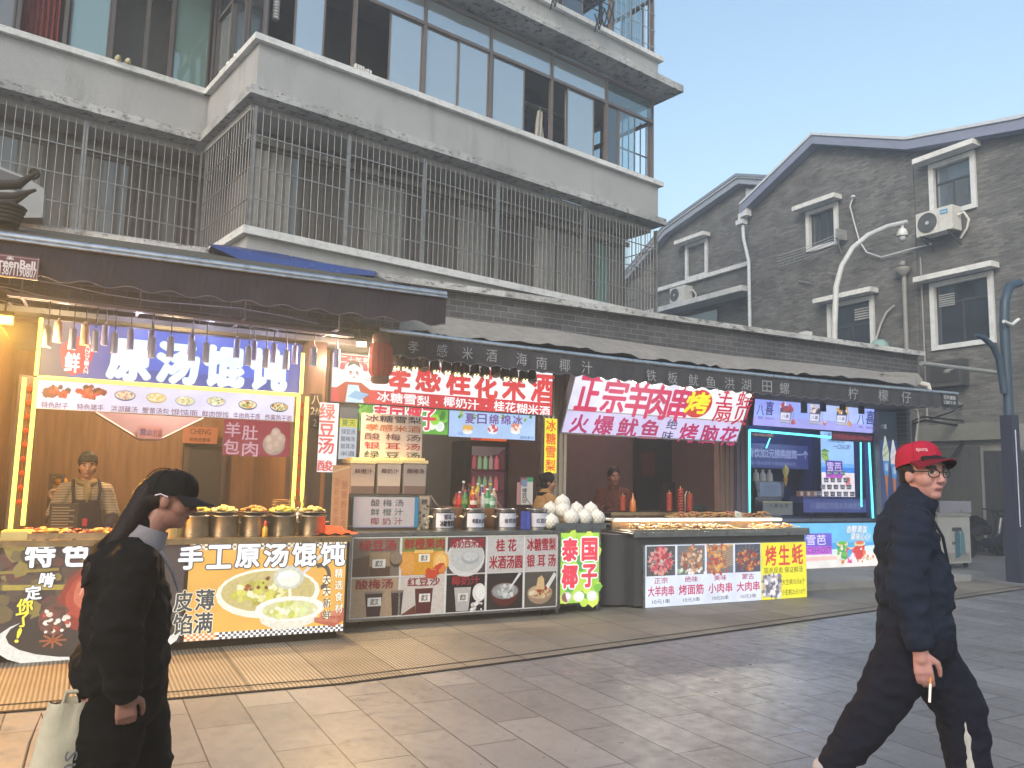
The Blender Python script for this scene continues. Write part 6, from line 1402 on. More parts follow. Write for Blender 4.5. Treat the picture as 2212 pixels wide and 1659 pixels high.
for i, (a, b, c, pal, bgc) in enumerate(sk):
    u0 = .012 + .25 * i; q = pn.sub(u0, .5, u0 + .232, .985, 1); q.art = LITPICT; q.rect(0, 0, 1, 1, bgc, 0)
    if i != 2:
        for k in range(18): an = k * .35; q.line(.5, .5, .5 + .48 * math.cos(an), .5 + .48 * math.sin(an), .018, '#c9c2ba' if i == 0 else '#9a8a7a', 1)
    else:
        for k in range(14): q.line(.35, .2 + .06 * k, 1, .3 + .075 * k if .3 + .075 * k < 1 else 1, .022, '#d8a860', 1)
    q.scatter(90, pal, .085, ((.08, .05, .95, .92), (.1, .05, .95, .98), (.02, .0, .75, .98), (.05, .08, .95, .8))[i], 2, i != 2, 2)
    if i == 1: q.scatter(16, ['#d8e0d0', '#a8c498', '#f0eef0'], .07, (0, 0, 1, .2), 4.2)
    u = u0 + .116
    pn.text(a, u - .055, .375, u + .055, .475, '#a8285a', 2, .02); pn.text(b, u - .105, .17, u + .105, .34, '#c02458', 2, .03); pn.text(c, u - .07, .05, u + .07, .125, '#2c2a3a', 2, .01)
fin()
mb, pn, fin = lit_sheet('picture_panel', km + .004, K1, kz0, kz1, KT, ks, 'yellow backlit panel with red oyster lettering')
pn.rect(0, 0, 1, 1, '#f2ea20', 0); prow(pn, '烤生蚝', 1665, 1200, 1722, 1197, 44, '#d82c30', 2, .03, .85); pt(pn, '现杀现卖 保证鲜活', 1692, 1231, 84, 13, '#4a3c20', 2, .01)
q = pn.sub(.03, .04, .42, .44, 1); q.art = LITPICT; q.rect(0, 0, 1, 1, '#b5b0b8', 0); q.scatter(60, ['#e8e6e8', '#8a8498', '#f4f2f4', '#6a6878', '#c9b8a8'], .14, (0, 0, 1, 1), 1, False, 2)
pt(pn, '大生蚝35元6个', 1714, 1256, 50, 13, '#3c3018', 2, .01); pt(pn, '小生蚝25元10个', 1714, 1278, 52, 13, '#3c3018', 2, .01); fin()
# trays and light bar
tr = thing('skewer_tray', 'long steel tray full of wooden skewers on the skewer counter', 'tray', (7.5, 8.2, .886))
w = MB(STEEL, '#b5aa98'); w.box(K0 - .12, K1 + .1, 7.92, 8.34, .887, .9); w.box(K0 - .12, K1 + .1, 7.91, 7.925, .887, .925); w.box(K0 - .12, K1 + .1, 8.42, 8.78, .94, .955); w.box(K0 - .12, K1 + .1, 8.4, 8.42, .89, .985); part('tray', w, tr)
lb = thing('light_bar', 'bright white light bar over the skewer trays with a bent end', 'light bar', (7.4, 8.38, .98))
w = MB(TUBE, '#fff4d8'); w.box(K0 - .1, K1 + .06, 8.355, 8.385, 1.0, 1.03); part('led_tube', w, lb)
w = MB(STEEL, '#d8d4cc'); w.tube([(K0 - .1, 8.39, 1.02), (K0 - .28, 8.39, 1.03), (K0 - .38, 8.39, .98), (K0 - .4, 8.39, .8), (K0 - .4, 8.39, .72), (K0 - .36, 8.39, .7)], .016, 8); w.box(K0 - .12, K1 + .08, 8.39, 8.42, .985, 1.04); part('holder', w, lb)
l_ = bpy.data.lights.new('tray_light', 'AREA'); l_.shape = 'RECTANGLE'; l_.size = K1 - K0; l_.size_y = .03; l_.energy = 14; l_.color = (1, .9, .7)
o_ = bpy.data.objects.new('tray_light', l_); scene.collection.objects.link(o_); o_.matrix_world = S @ Matrix.Translation(((K0 + K1) / 2, 8.32, 1.06)) @ Matrix.Rotation(R(-25), 4, 'X')
def skewer(cols, n):
    w = MB(MATTE, '#d9b878'); w.tube([(0, -.17, 0), (0, .17, .01)], .004, 5); w.use(FOOD)
    for k in range(n): w.use(FOOD, cols[k % len(cols)]); w.ball((rnd.uniform(-.004, .004), .02 + .13 * k / n, .008), .016, .017, .013, 7, 5, jit=.3)
    return w
protos = []; SKG = 'wooden skewers in the counter trays'
for i, (cs, n) in enumerate(((['#c98a50', '#a8623a', '#d8a878'], 6), (['#c06a5a', '#8d3a30', '#d09080'], 6), (['#d8b060', '#b88a3c', '#e0c488'], 5))):
    mb = MB(); sk_ = skewer(cs, n); q = Vector((K0 + .1 + .1 * i, 8.1, .915)); mb.add(sk_, Matrix.Translation(q)); protos.append(solo('skewer', mb, 'wooden skewer of food lying in the long tray of the skewer counter', 'skewer', q, S, SKG))
for k in range(285):
    rear = k % 5 > 1; x = K0 - .02 + (K1 - K0 + .05) * (rnd.random() if not rear else rnd.random() ** .55); heap = .13 if (rear and x > K0 + 1.0) else .05
    q = Vector((x, (8.6 if rear else 8.12) + rnd.uniform(-.05, .05), (.965 if rear else .91) + heap * rnd.random())); a = rnd.gauss(.5, .3) if not rear else rnd.gauss(1.0, .35)
    dup(protos[k % 3], q, S, None, -a)
# price tags, sausages, bottle, grill behind
w = MB(PRINT, '#e2e0d0'); q = on(1590, 1127, 8.5); w.face([(q.x - .05, 8.47, 1.05), (q.x + .07, 8.47, 1.02), (q.x + .1, 8.5, 1.1), (q.x - .02, 8.5, 1.13)]); pn = Panel(w, (q.x - .04, 8.466, 1.05), (.1, 0, -.02), (.025, .03, .07), (0, -1, .4), PRINT)
for v in (.2, .45, .7): pn.line(.1, v, .9, v, .06, '#6a8a8a', 2)
solo('price_tag', w, 'small slanted price tag stuck in the rear skewers', 'tag', (q.x, 8.47, 1.03))
gr_ = thing('grill_box', 'long steel grill box behind the skewer trays', 'grill', (7.0, 8.9, .886)); p, q = on(1310, 1110, 8.95), on(1590, 1110, 8.95)
w = MB(STEEL, '#8d7a6c'); w.box(p.x, q.x, 8.84, 9.2, .886, 1.08); w.use(STEEL, '#d0bb98'); w.box(p.x - .01, q.x + .01, 8.82, 8.84, 1.05, 1.09); part('box', w, gr_)
w = MB(MATTE, '#3a322c'); 
for k in range(24): x = p.x + (q.x - p.x) * k / 24; w.obox((x, 8.85, 1.09), (x, 9.19, 1.09), .01, .01)
part('grate', w, gr_)
def sausage(x, y, z_top, lab, hook=False):
    t = 8.92; q = on(x, y, t); top = sz(x, z_top, t); ro = thing('sausage_stack', lab, 'sausages', (q.x, t, 1.09), S, 'upright spiral sausages on the grill')
    w = MB(FOOD); pts = []; r = .028; n = 70; turns = 8
    for k in range(n): a = k / n * turns * 6.283; pts.append((q.x + r * math.cos(a), t + r * math.sin(a), 1.1 + (top - 1.1) * k / n))
    w.use(FOOD, '#a8432e'); w.tube(pts, .016, 6); part('sausage', w, ro)
    w = MB(MATTE, '#c9a060'); w.tube([(q.x, t, 1.085), (q.x, t, top + .04)], .006, 5); part('stick', w, ro)
for x, zt, lab in ((1446, 1065, 'upright spiral sausage at the left of the group of three on the grill'), (1470, 1056, 'tallest upright spiral sausage in the middle of the group of three'), (1490, 1068, 'upright spiral sausage at the right of the group of three'), (1345, 1072, 'single upright spiral sausage by the orange sauce bottle')): sausage(x, 1112, zt, lab)
w = MB(GLOSS, '#e08a3a'); q = on(1367, 1112, 8.95); w.lathe((q.x, 8.95, 1.09), [(.04, 0), (.045, .02), (.04, .14), (.012, .2), (.006, .26)], 14, col='#c8763a'); solo('sauce_bottle', w, 'orange sauce bottle with a pointed tip on the grill', 'bottle', (q.x, 8.95, 1.09))
w = MB(STEEL, '#c0b8ac'); q = on(1480, 1115, 9.0); w.tube([(q.x, 9.0, 1.09), (q.x, 9.0, 1.32), (q.x + .03, 9.0, 1.38), (q.x + .07, 9.0, 1.36), (q.x + .08, 9.0, 1.3)], .01, 7); solo('gas_tap', w, 'bent metal tap behind the spiral sausages', 'tap', (q.x, 9, 1.09))
w = MB(MATTE, '#1e2a26'); q = on(1520, 1100, 9.2); w.lathe((q.x, 9.3, .886), [(.1, 0), (.13, .12), (.12, .26), (.05, .3)], 16); solo('dark_barrel', w, 'dark lidded pan right of the spiral sausages', 'pan', (q.x, 9.3, .886))
# inside of the skewer stall
w = MB(MATTE, '#14161c'); p, q = on(1370, 1110, 11.15), on(1485, 935, 11.15); w.box(p.x, q.x, 11.1, 11.19, .1, q.z); w.use(MATTE, '#37292d'); w.box(p.x + .5, p.x + .9, 11.0, 11.1, .1, 1.5); w.box(p.x + 1.0, p.x + 1.4, 10.95, 11.1, .1, 1.9); w.use(CLOTH, '#4a1d24'); w.box(p.x + .1, p.x + .35, 11.05, 11.1, 1.6, 2.0)
solo('doorway_clutter', w, 'dark doorway with stored goods inside the skewer stall', 'doorway', (p.x, 11.1, .1))
w = MB(PRINT, '#4b4444')
for x0, y0, x1, y1 in ((1500, 985, 1525, 1005), (1512, 1020, 1520, 1030)): p, q = on(x0, y1, 11.1), on(x1, y0, 11.1); w.box(p.x, q.x, 11.05, 11.19, p.z, q.z)
solo('wall_notices', w, 'small framed notices on the back wall of the skewer stall', 'notice', on(1510, 1005, 11.1))
w = MB(MATTE, '#3a2a2c'); q = on(1560, 1060, 10.6); w.ball((q.x, 10.6, q.z + .25), .2, .15, .4, 10, 8, jit=.2); w.tube([(q.x, 10.6, q.z + .5), (q.x, 10.6, q.z + .9)], .02, 6); solo('hanging_coat', w, 'dark coat hanging on the wall of the skewer stall', 'coat', (q.x, 10.6, q.z))
# ================================================================== ice cream shop (right)
SG4 = 9.82
q0, q1 = on(1618, 925, SG4), on(1884, 930, SG4)
root, mb, pn = lightbox('shop_sign', 'lilac blue backlit sign with three dessert jars', 'sign', q0.x + .08, q1.x, 2.47, 3.04, SG4, .12, '#5a5878', tilt=R(8), border=.012)
pn.rect(0, 0, 1, 1, '#9db2ff', 0); pn.rect(.45, .2, .9, 1, '#b4c6ff', 1); pn.poly([(0, .0), (1, .0), (1, .24), (.6, .3), (0, .26)], '#a8a8f2', 2); pn.poly([(0, .62), (.16, .34), (.36, .6), (.3, 1), (0, 1)], '#98a6f8', 1.5)
for cx, cy in ((1652, 884), (1869, 904)): pt(pn, '八', cx - 10, cy + 2, 16, 22, '#262a6a', 4, .01); pt(pn, '喜', cx + 10, cy - 2, 18, 30, '#262a6a', 4, .02); u, v = uvp(pn, cx - 10, cy + 18); pn.ell(u, v, .018, .035, '#3a3e88', 3.5); pn.ell(u, v, .014, .024, '#8f9af0', 3.7); pt(pn, 'BAXY', cx + 12, cy + 20, 20, 5, '#4a4e98', 4, .0)
for x, c1, c2 in ((1697, '#a84a58', '#5a4a58'), (1760, '#c8c0c8', '#4a4a5a'), (1818, '#d0a860', '#3c3c4c')):
    u, v = uvp(pn, x, 892 + (x - 1697) * .05); pn.poly([(u - .042, v - .3), (u + .042, v - .3), (u + .048, v + .06), (u - .048, v + .06)], '#8888a8', 4); pn.rect(u - .04, v - .2, u + .034, v + .0, '#dfe0f6', 5); pn.rect(u - .046, v - .28, u + .046, v - .22, '#b8b8d0', 5)
    pn.text('八喜', u - .03, v - .15, u + .026, v - .04, '#34366e', 6, .02); pn.rect(u - .046, v + .03, u + .046, v + .2, c2, 5); pn.scatter(14, [c1, '#e8d8d8', c1], .07, (u - .045, v + .08, u + .045, v + .26), 6); pn.line(u, v + .2, u - .05, v + .4, .02, '#5a5e9a', 5); pn.vtext('冰淇淋', u + .055, v - .15, u + .068, v + .1, '#5a5e98', 5, .0); pn.scatter(6, [c1, '#c86a70'], .06, (u + .05, v - .28, u + .09, v - .18), 6)
part('sign_face', mb, root)
for i, (x, y, tiltd, c) in enumerate(((1737, 878, 0, '#5a6a6c'), (1778, 875, 0, '#1f2a5a'), (1820, 872, .14, '#142a3e'), (1861, 880, 0, '#142838'))):
    c0_ = on(x, y + 14, 9.5); ro = thing('flood_lamp', ['grey', 'navy', 'tilted dark', 'rightmost dark'][i] + ' rectangular flood lamp hung before the lilac sign', 'flood lamp', c0_, S, 'rectangular lamps before the ice cream sign')
    w = MB(PAINT, c); w.obox(c0_, c0_ + Vector((tiltd * .16, 0, .18)), .1, .05, Vector((0, 1, 0))); w.use(PAINT, '#8f98a8'); w.obox(c0_ + Vector((0, .028, .0)), c0_ + Vector((tiltd * .16, .028, .18)), .09, .006, Vector((0, 1, 0))); part('housing', w, ro)
    w = MB(PAINT, '#3a4048'); w.tube([c0_ + Vector((0, 0, .18)), c0_ + Vector((0, .05, .25)), c0_ + Vector((0, .3, .3))], .008, 5); part('bracket', w, ro)
# cyan light frame
CYAN = '#5af0e6'; root = thing('light_outline', 'cyan light strips framing the ice cream shop window', 'light strip', (11, 9.9, .95), S); LT = 9.9
strip(on(1619, 929, LT), on(1619, 1113, LT), CYAN, .02); strip(on(1619, 929, LT), on(1808, 946, LT), CYAN, .02); strip(on(1859, 945, LT), on(1861, 1095, LT), CYAN, .014); strip(on(1877, 950, LT), on(1886, 1119, LT), CYAN, .018)
strip(on(1668, 935, 10.9), on(1655, 968, 10.9), CYAN, .012)
w = MB(PAINT, '#39427c'); fa, fb = on(1612, 1115, LT), on(1892, 1115, LT)
w.box(fa.x, fa.x + .05, LT + .02, LT + .1, .1, 2.45); part('upright', w, root); w = MB(PAINT, '#39427c'); w.box(fb.x - .12, fb.x, LT + .02, LT + .1, .1, 2.5); w.use(STEEL, '#9aa0c0'); w.box(fb.x, fb.x + .12, LT - .02, LT + .08, .1, 2.6); part('upright', w, root)
mb, pn, fin = poster('led_ticker', 'dim red lettered ticker with a phone number under the lilac sign', 'sign', sx(1797, 942, 9.85), sx(1886, 942, 9.85), sz(1840, 954, 9.85), sz(1840, 935, 9.85), 9.85, '#2a2440', DIM); pn.text('合作热线:400-8996-017', .02, .15, .98, .85, '#c8485a', 1, .02); fin()
mb, pn, fin = poster('led_ticker', 'short dark ticker with pale lettering at the left of the blue window', 'sign', sx(1622, 938, 9.95), sx(1672, 938, 9.95), sz(1645, 945, 9.95), sz(1645, 935, 9.95), 9.95, '#1c1c38', DIM); pn.text('八喜冰淇淋 (甜筒)', .04, .15, .96, .85, '#d8a8b0', 1, .01); fin()
mb, pn, fin = poster('wall_banner', 'dark blue wall banner with pale lettering at the back of the ice cream shop', 'sign', sx(1612, 980, 10.95), sx(1752, 980, 10.95), sz(1680, 1012, 10.95), sz(1680, 960, 10.95), 10.95, '#27337e', DIM)
pn.text('冷饮加2元换购甜筒一个', .03, .42, .95, .8, '#a8b8ec', 1, .02); pn.text('限八喜冰淇淋 详情请咨询店员', .05, .12, .75, .28, '#7a88c8', 1); fin()
mb, pn, fin = poster('beach_poster', 'bright beach poster with palm leaves inside the ice cream shop', 'poster', sx(1774, 1000, 10.5), sx(1846, 1000, 10.5), sz(1810, 1075, 10.5), sz(1810, 934, 10.5), 10.5, '#9cc8fa', LIT, LITART)
pn.rect(0, 0, 1, .38, '#ece6ee', 1); pn.rect(0, .38, 1, .48, '#3f8ae8', 1); pn.rect(0, .46, 1, .52, '#74b4f4', 1.3); pn.text('冰爽甜筒', .22, .84, .72, .93, '#2c3a7a', 2, .02, slant=.3); pn.text('一口沁凉!', .36, .74, .88, .82, '#2c3a7a', 2, .02, slant=.3); pn.text('八喜', .1, .94, .3, .99, '#2c3a7a', 2)
for a in range(9): pn.poly([(0, .7 - .01 * a), (.1 + .02 * a, .74 - .025 * a), (.26 - .01 * a, .7 - .035 * a), (.1, .69 - .02 * a)], GREENY[a % 3], 2)
pn.rect(.12, .34, .62, .56, '#5a3aa8', 3); pn.rect(.12, .3, .62, .36, '#c04ac8', 3); pn.text('雪芭', .16, .4, .58, .54, '#d8d0f8', 4, .01); pn.rect(.68, .12, .86, .36, '#e8d8dc', 3); pn.text('甜筒', .7, .16, .84, .32, '#c8283c', 4); fin()
w = MB(MATTE, '#1c2c5a'); p, q = on(1752, 1080, 10.9), on(1772, 935, 10.9); w.box(p.x, q.x + .3, 10.85, 11.19, .1, q.z); solo('wall_post', w, 'navy post between the wall banner and the beach poster', 'post', (p.x, 11, .1))
# counter of the ice cream shop
F4 = 9.86; f0, f1 = sx(1690, 1175, F4), sx(1899, 1175, F4); z0_, z1_ = sz(1800, 1228, F4), sz(1800, 1130, F4)
cnt = thing('food_counter', 'ice cream counter with a sunny beach picture front', 'counter', (11.8, 10.2, 0))
w = MB(PAINT, '#4a5068'); w.box(fa.x, fb.x, F4 + .02, 10.6, .02, z1_ + .03); part('body', w, cnt)
w = MB(STEEL, '#9aa0b4'); w.box(fa.x, fb.x + .02, F4 - .04, 10.62, z1_ + .03, z1_ + .08); part('worktop', w, cnt)
mb, pn, fin = lit_sheet('picture_panel', f0, f1, z0_, z1_, F4 + .01, cnt, 'beach picture with a purple square and three dessert cups')
pn.rect(0, 0, 1, 1, '#6cc4f4', 0); pn.rect(0, 0, 1, .4, '#f0ece8', 1); pn.rect(0, .4, 1, .56, '#4aa8ee', 1); pn.poly([(0, .44), (.4, .4), (1, .5), (1, .36), (.5, .3), (0, .36)], '#d8eef8', 1.5); pn.poly([(0, .24), (.5, .28), (.7, .2), (0, .16)], '#f4c8c0', 1.6)
u0, v0, u1, v1 = puv(pn, 1768, 1175, 57, 46); pn.rect(u0, v0, u1, v1, '#6a5ad8', 2); pn.rect(u0, v0, u1, v0 + (v1 - v0) * .38, '#c860d8', 2.4); pn.text('雪芭', u0 + .01, v0 + (v1 - v0) * .45, u1 - .06, v1 - .03, '#efeaff', 3, .01); pn.text('ICEFROST', u0 + .005, v0 + .03, u1 - .004, v0 + (v1 - v0) * .34, '#5a3a9a', 3, .01)
pt(pn, '香醇满溢', 1850, 1143, 44, 16, '#ffffff', 3, .02, slant=.25, outline='#6a8ab0', ow=.03); pt(pn, '果味沁心!', 1858, 1159, 42, 16, '#ffffff', 3, .02, slant=.25, outline='#6a8ab0', ow=.03)
for x, y, c in ((1819, 1194, ['#3aa85a', '#6ac04a', '#f0f0e0']), (1838, 1200, ['#e0408a', '#4ab0e0', '#f4e8f0']), (1857, 1193, ['#d83a3c', '#f07a4a', '#f6efe0'])):
    u, v = uvp(pn, x, y); pn.poly([(u - .04, v - .16), (u + .04, v - .16), (u + .055, v + .18), (u - .055, v + .18)], c[0], 4); pn.scatter(14, c, .09, (u - .045, v - .12, u + .045, v + .12), 5); pn.ell(u, v + .2, .06, .06, '#f4d8a8', 6); pn.ell(u, v + .22, .045, .04, c[1], 6.5)
pn.scatter(16, ['#e07a4a', '#6ac04a', '#e8c040'], .05, (.58, .12, .95, .26), 3); pn.text('N', .94, .08, .95, .1, '#ffffff', 3); fin()
# inside: serving machine, price card, pyramid of tubs
mc = thing('soft_ice_machine', 'grey soft ice machine with three taps behind the blue window', 'machine', on(1665, 1110, 10.3)); t_ = 10.3
p, q = on(1632, 1110, t_), on(1712, 1038, t_)
w = MB(STEEL, '#8f92a4'); w.box(p.x, p.x + .62, t_, t_ + .5, .95, 1.28); w.prism([(p.x + .02, 1.28), (p.x + .62, 1.28), (p.x + .66, 1.56), (p.x - .04, 1.56)], t_ - .04, t_ + .5); part('body', w, mc)
w = MB(DIM, '#6f7fa0'); pn = Panel(w, (p.x + .06, t_ - .046, 1.3), (.5, 0, 0), (0, 0, .24), (0, -1, 0), DIM); pn.rect(0, 0, 1, 1, '#6c7d9c', 0)
for k in range(5): pn.rect(.15, .12 + .15 * k, .85, .16 + .15 * k, '#4c5a78', 1)
part('display', w, mc)
w = MB(GLOSS, '#c9c0c0')
for k in range(3): w.lathe((p.x + .12 + .16 * k, t_ + .1, 1.56), [(.06, 0), (.05, .12), (.02, .16), (.02, .2)], 12)
part('hopper', w, mc)
w = MB(GLOSS, '#e8d890'); c = on(1697, 1020, 10.2); w.lathe(c + Vector((0, 0, -.1)), [(.02, 0), (.06, .12), (.055, .16), (.03, .2), (.0, .24)], 14); w.use(PRINT, '#e0a850'); w.lathe(c + Vector((0, 0, -.24)), [(.01, 0), (.04, .14)], 12); solo('cone_model', w, 'model ice cream cone standing on the grey machine', 'cone', c)
mb, pn, fin = poster('counter_card', 'pale card with a few characters on the ice cream counter', 'sign', sx(1648, 1095, 10.05), sx(1712, 1095, 10.05), .99, sz(1680, 1083, 10.05), 10.05, '#8d929a', PRINT); pn.text('八 喜 全 家', .2, .55, .85, .85, '#4a4e6a', 2); pn.rect(0, .92, 1, 1, '#c8c4a0', 2); fin()
k_ = 0
for j, n in enumerate((6, 5, 4, 3)):
    for i in range(n):
        x = 1806 - (n - 1) * 7 + i * 14; y = 1072 - 15 * j; c = on(x, y, 10.25)
        w = MB(PRINT, ['#8d8894', '#a8a0a8', '#7d7888'][(i + j) % 3]); w.lathe(c, [(.036, 0), (.042, .075)], 14); w.use(PRINT, '#d8d4e0'); w.lathe(c, [(.0385, .02), (.041, .055)], 14, cap=False); w.use(GLOSS, '#e2dfe6'); w.lathe(c, [(.045, .075), (.045, .085)], 14)
        solo('ice_cream_tub', w, '%s tub in %s of the ice cream pyramid' % (['first', 'second', 'third', 'fourth', 'fifth', 'sixth'][i], ['the bottom row', 'the second row', 'the third row', 'the top row'][j]), 'tub', c, S, 'pyramid of ice cream tubs')
for i, x in enumerate((1730, 1745, 1760)):
    c = on(x, 1074, 10.2); w = MB(PRINT, '#c89a8a'); w.box(c.x - .045, c.x + .045, 10.18, 10.26, c.z, c.z + .11); w.use(PRINT, '#efe0d8'); w.box(c.x - .03, c.x + .03, 10.176, 10.18, c.z + .03, c.z + .09); solo('cone_box', w, ['first', 'second', 'third'][i] + ' pinkish cone box left of the tub pyramid', 'box', c, S, 'pinkish cone boxes beside the pyramid')
w = MB(PAINT, '#3d4a8a'); p, q = on(1725, 1086, 10.2), on(1875, 1074, 10.2); w.box(p.x, q.x, 10.1, 10.4, p.z, q.z); solo('display_step', w, 'blue display step under the ice cream tubs', 'step', (p.x, 10.2, p.z))
mb, pn, fin = poster('counter_banner', 'blue counter banner with one line of pale characters', 'sign', sx(1736, 1090, 10.0), sx(1882, 1090, 10.0), sz(1810, 1107, 10.0), sz(1810, 1078, 10.0), 10.0, '#3a4a98', DIM); pn.text('八喜网红炸蛋冰淇淋送您一个', .1, .25, .97, .75, '#8f9ad0', 1, .0); fin()
# lit ceiling strip inside the shop, cool
ro = thing('ceiling_lamp', 'cool blue ceiling lamp inside the ice cream shop', 'lamp', (11, 10.4, 2.85)); w = MB(TUBE, '#9ab8ff'); w.box(10.2, 12.2, 10.35, 10.45, 2.84, 2.86); part('diffuser', w, ro)
spot('ceiling_light', (11.2, 10.4, 2.6), 22, (.45, .6, 1), S, .2)
for lx, ly, en, cl, hx, lb_ in ((3.8, 9.7, 20, (1, .86, .75), '#ffe6c8', 'added round ceiling fill lamp inside the drinks stall'), (7.2, 9.9, 26, (1, .74, .66), '#ffd0b8', 'added rosy ceiling fill lamp inside the skewer stall')):  # added fixtures and point fills that brighten the two dark stall interiors
    ro = thing('ceiling_lamp', lb_, 'lamp', (lx, ly, 2.86)); w = MB(TUBE, hx); w.lathe((lx, ly, 2.84), [(.12, .03), (.12, .01), (0, 0)], 18); part('diffuser', w, ro); w = MB(PAINT, '#aaaaaa'); w.lathe((lx, ly, 2.87), [(.15, 0), (.15, .02)], 18); part('rim', w, ro)
    spot('ceiling_light', (lx, ly, 2.72), en, cl, S, .14)
# poster pillar with two cones
PB = 9.6; p, q = on(1905, 1112, PB), on(1938, 892, PB)
mb, pn, fin = poster('cone_poster', 'dark blue poster with two soft ice cones on the corner pillar', 'poster', p.x, q.x, p.z, q.z, PB, '#2a4680', DIM, th=.1)
pn.rect(0, .72, 1, 1, '#283848', 1); pn.text('八喜', .1, .83, .4, .88, '#b0b8d0', 2)
for u, v, c1, c2 in ((.3, .5, '#a8c890', '#dfe8d8'), (.72, .47, '#e0dce4', '#f4f2f4')):
    pn.poly([(u - .16, v + .02), (u + .16, v + .02), (u + .18, v + .1), (u + .02, v + .26), (u - .04, v + .26), (u - .18, v + .1)], c2, 2); pn.line(u - .14, v + .06, u + .14, v + .12, .02, c1, 3); pn.line(u - .12, v + .12, u + .1, v + .18, .018, c1, 3)
    pn.poly([(u - .17, v + .02), (u + .17, v + .02), (u + .1, v - .12), (u - .1, v - .12)], '#4a9ae0', 3); pn.poly([(u - .1, v - .12), (u + .1, v - .12), (u + .0, v - .36)], '#c8784a', 3); pn.text('八喜', u - .08, v - .08, u + .08, v - .0, '#e8f0fa', 4)
fin()

# ================================================================== alley, poles
pl_ = thing('camera_pole', 'pale gooseneck pole carrying a white dome camera', 'camera pole', on(1803, 728, 10.6)); t_ = 10.6
w = MB(PAINT, '#bfc0bd'); pts = [on(x, y, t_) for x, y in ((1802, 770), (1803, 700), (1806, 620), (1818, 575), (1842, 535), (1875, 508), (1915, 490), (1957, 480))]; w.tube(pts, [.055] * 3 + [.05] * 5, 12); w.box(pts[0].x - .1, pts[0].x + .1, t_ - .1, t_ + .1, 3.6, 3.64); w.tube([pts[0], (pts[0].x, t_, 3.6)], .055, 12); part('pole', w, pl_)
dc = thing('dome_camera', 'white dome camera hanging from the gooseneck pole', 'camera', on(1949, 525, t_)); c = on(1949, 500, t_)
w = MB(PAINT, '#d5d6d4'); w.lathe(c, [(.105, -.1), (.11, -.08), (.105, -.02), (.07, .05), (.03, .07), (.03, .16)], 20, cap=False); part('housing', w, dc); w = MB(GLOSS, '#a9aeb2'); w.ball(c + Vector((0, 0, -.13)), .075, .075, .09, 16, 10); part('lens', w, dc)
# slender blue street posts at the right edge
ps = thing('street_post', 'tall blue steel street post with a hooked arm at the alley', 'street post', on(2190, 1258, 8.0)); t_ = 8.0
w = MB(PAINT, '#26283a'); b0 = on(2190, 1258, t_); c = b0.x
w.box(c + .0, c + .2, t_ - .1, t_ + .1, 0, 2.75); w.box(c - .015, c + .215, t_ - .115, t_ + .115, 0, .9); part('post_base', w, ps)
w = MB(PAINT, '#2f4354'); w.tube([(c + .1, t_, 2.7), (c + .1, t_, 4.3), (c + .14, t_, 4.7), (c + .3, t_, 5.0), (c + .6, t_, 5.1)], .075, 12); part('upper_pole', w, ps)
w = MB(PAINT, '#2f4354'); w.tube([on(x, y, t_) for x, y in ((2108, 724), (2125, 730), (2145, 748), (2158, 775), (2164, 810), (2170, 850))], [.03, .045, .05, .055, .06, .06], 10); part('hooked_arm', w, ps)
w = MB(PAINT, '#d8d8d4'); w.tube([on(2168, 694, t_ - .1), on(2185, 702, t_ - .1), on(2200, 690, t_ - .1)], .03, 7); part('cable_tie', w, ps)
w = MB(GLOSS, '#b8b8d0'); w.tube([(c + .06, t_ - .115, 2.5), (c + .06, t_ - .115, .9)], .01, 5); part('conduit', w, ps)
# white gate arm pipe
w = MB(PAINT, '#8f908e'); w.tube([on(1990, 785, 10.2), on(2164, 806, 10.2)], .045, 9); w.tube([on(2060, 795, 10.2), on(2040, 803, 10.2)], .03, 6); solo('rail_pipe', w, 'grey horizontal pipe between the parapet corner and the blue post', 'pipe', on(1990, 785, 10.2))
# pipes in the alley, standing
w = MB(PAINT, '#a5a5a2'); t_ = 12.2; w.tube([on(x, y, t_) for x, y in ((2155, 808), (2132, 815), (2126, 830), (2129, 900), (2136, 1050), (2142, 1190))] + [Vector((on(2142, 1190, t_).x, t_, 0))], .06, 10)
w.use(PAINT, '#8d8d8a'); 
for y in (1010, 1040): w.lathe(on(2135, y, t_), [(.075, -.03), (.075, .03)], 12)
solo('standpipe', w, 'thick pale standpipe beside the blue post in the alley', 'pipe', on(2142, 1200, t_))
w = MB(PAINT, '#a8a8a4'); w.tube([on(2112, 878, t_ - .2), on(2128, 940, t_ - .1), on(2136, 990, t_)], .045, 8); solo('diagonal_pipe', w, 'pale slanting pipe meeting the standpipe', 'pipe', on(2112, 878, t_))
w = MB(PAINT, '#8f8f8c'); w.tube([on(1960, 880, 12), on(1980, 885, 12), on(1984, 900, 12), on(1978, 960, 12), on(1972, 1080, 12)], .03, 7); solo('thin_pipe', w, 'thin grey pipe running down by the corner pillar', 'pipe', on(1972, 1080, 12))
for i, (pts, lab, r) in enumerate(((((1970, 910), (1995, 900), (2040, 905), (2090, 910), (2140, 900), (2200, 880)), 'upper sagging black cable in the alley', .022), (((1970, 915), (2000, 908), (2060, 918), (2110, 915), (2130, 905)), 'lower sagging black cable in the alley', .03), (((2030, 1010), (2060, 985), (2085, 950), (2110, 940), (2135, 950)), 'thick looping black cable beside the standpipe', .04), (((2010, 905), (2060, 888), (2100, 860), (2120, 855)), 'slack black cable rising to the standpipe', .02), (((2060, 862), (2090, 880), (2130, 882), (2160, 874)), 'grey slack wire from the awning end', .012))):
    w = MB(MATTE, '#1c1c1e' if i < 4 else '#a0a0a0'); w.tube([on(x, y, 12.0) for x, y in pts], r, 6); solo('cable', w, lab, 'cable', on(*pts[0], 12.0))
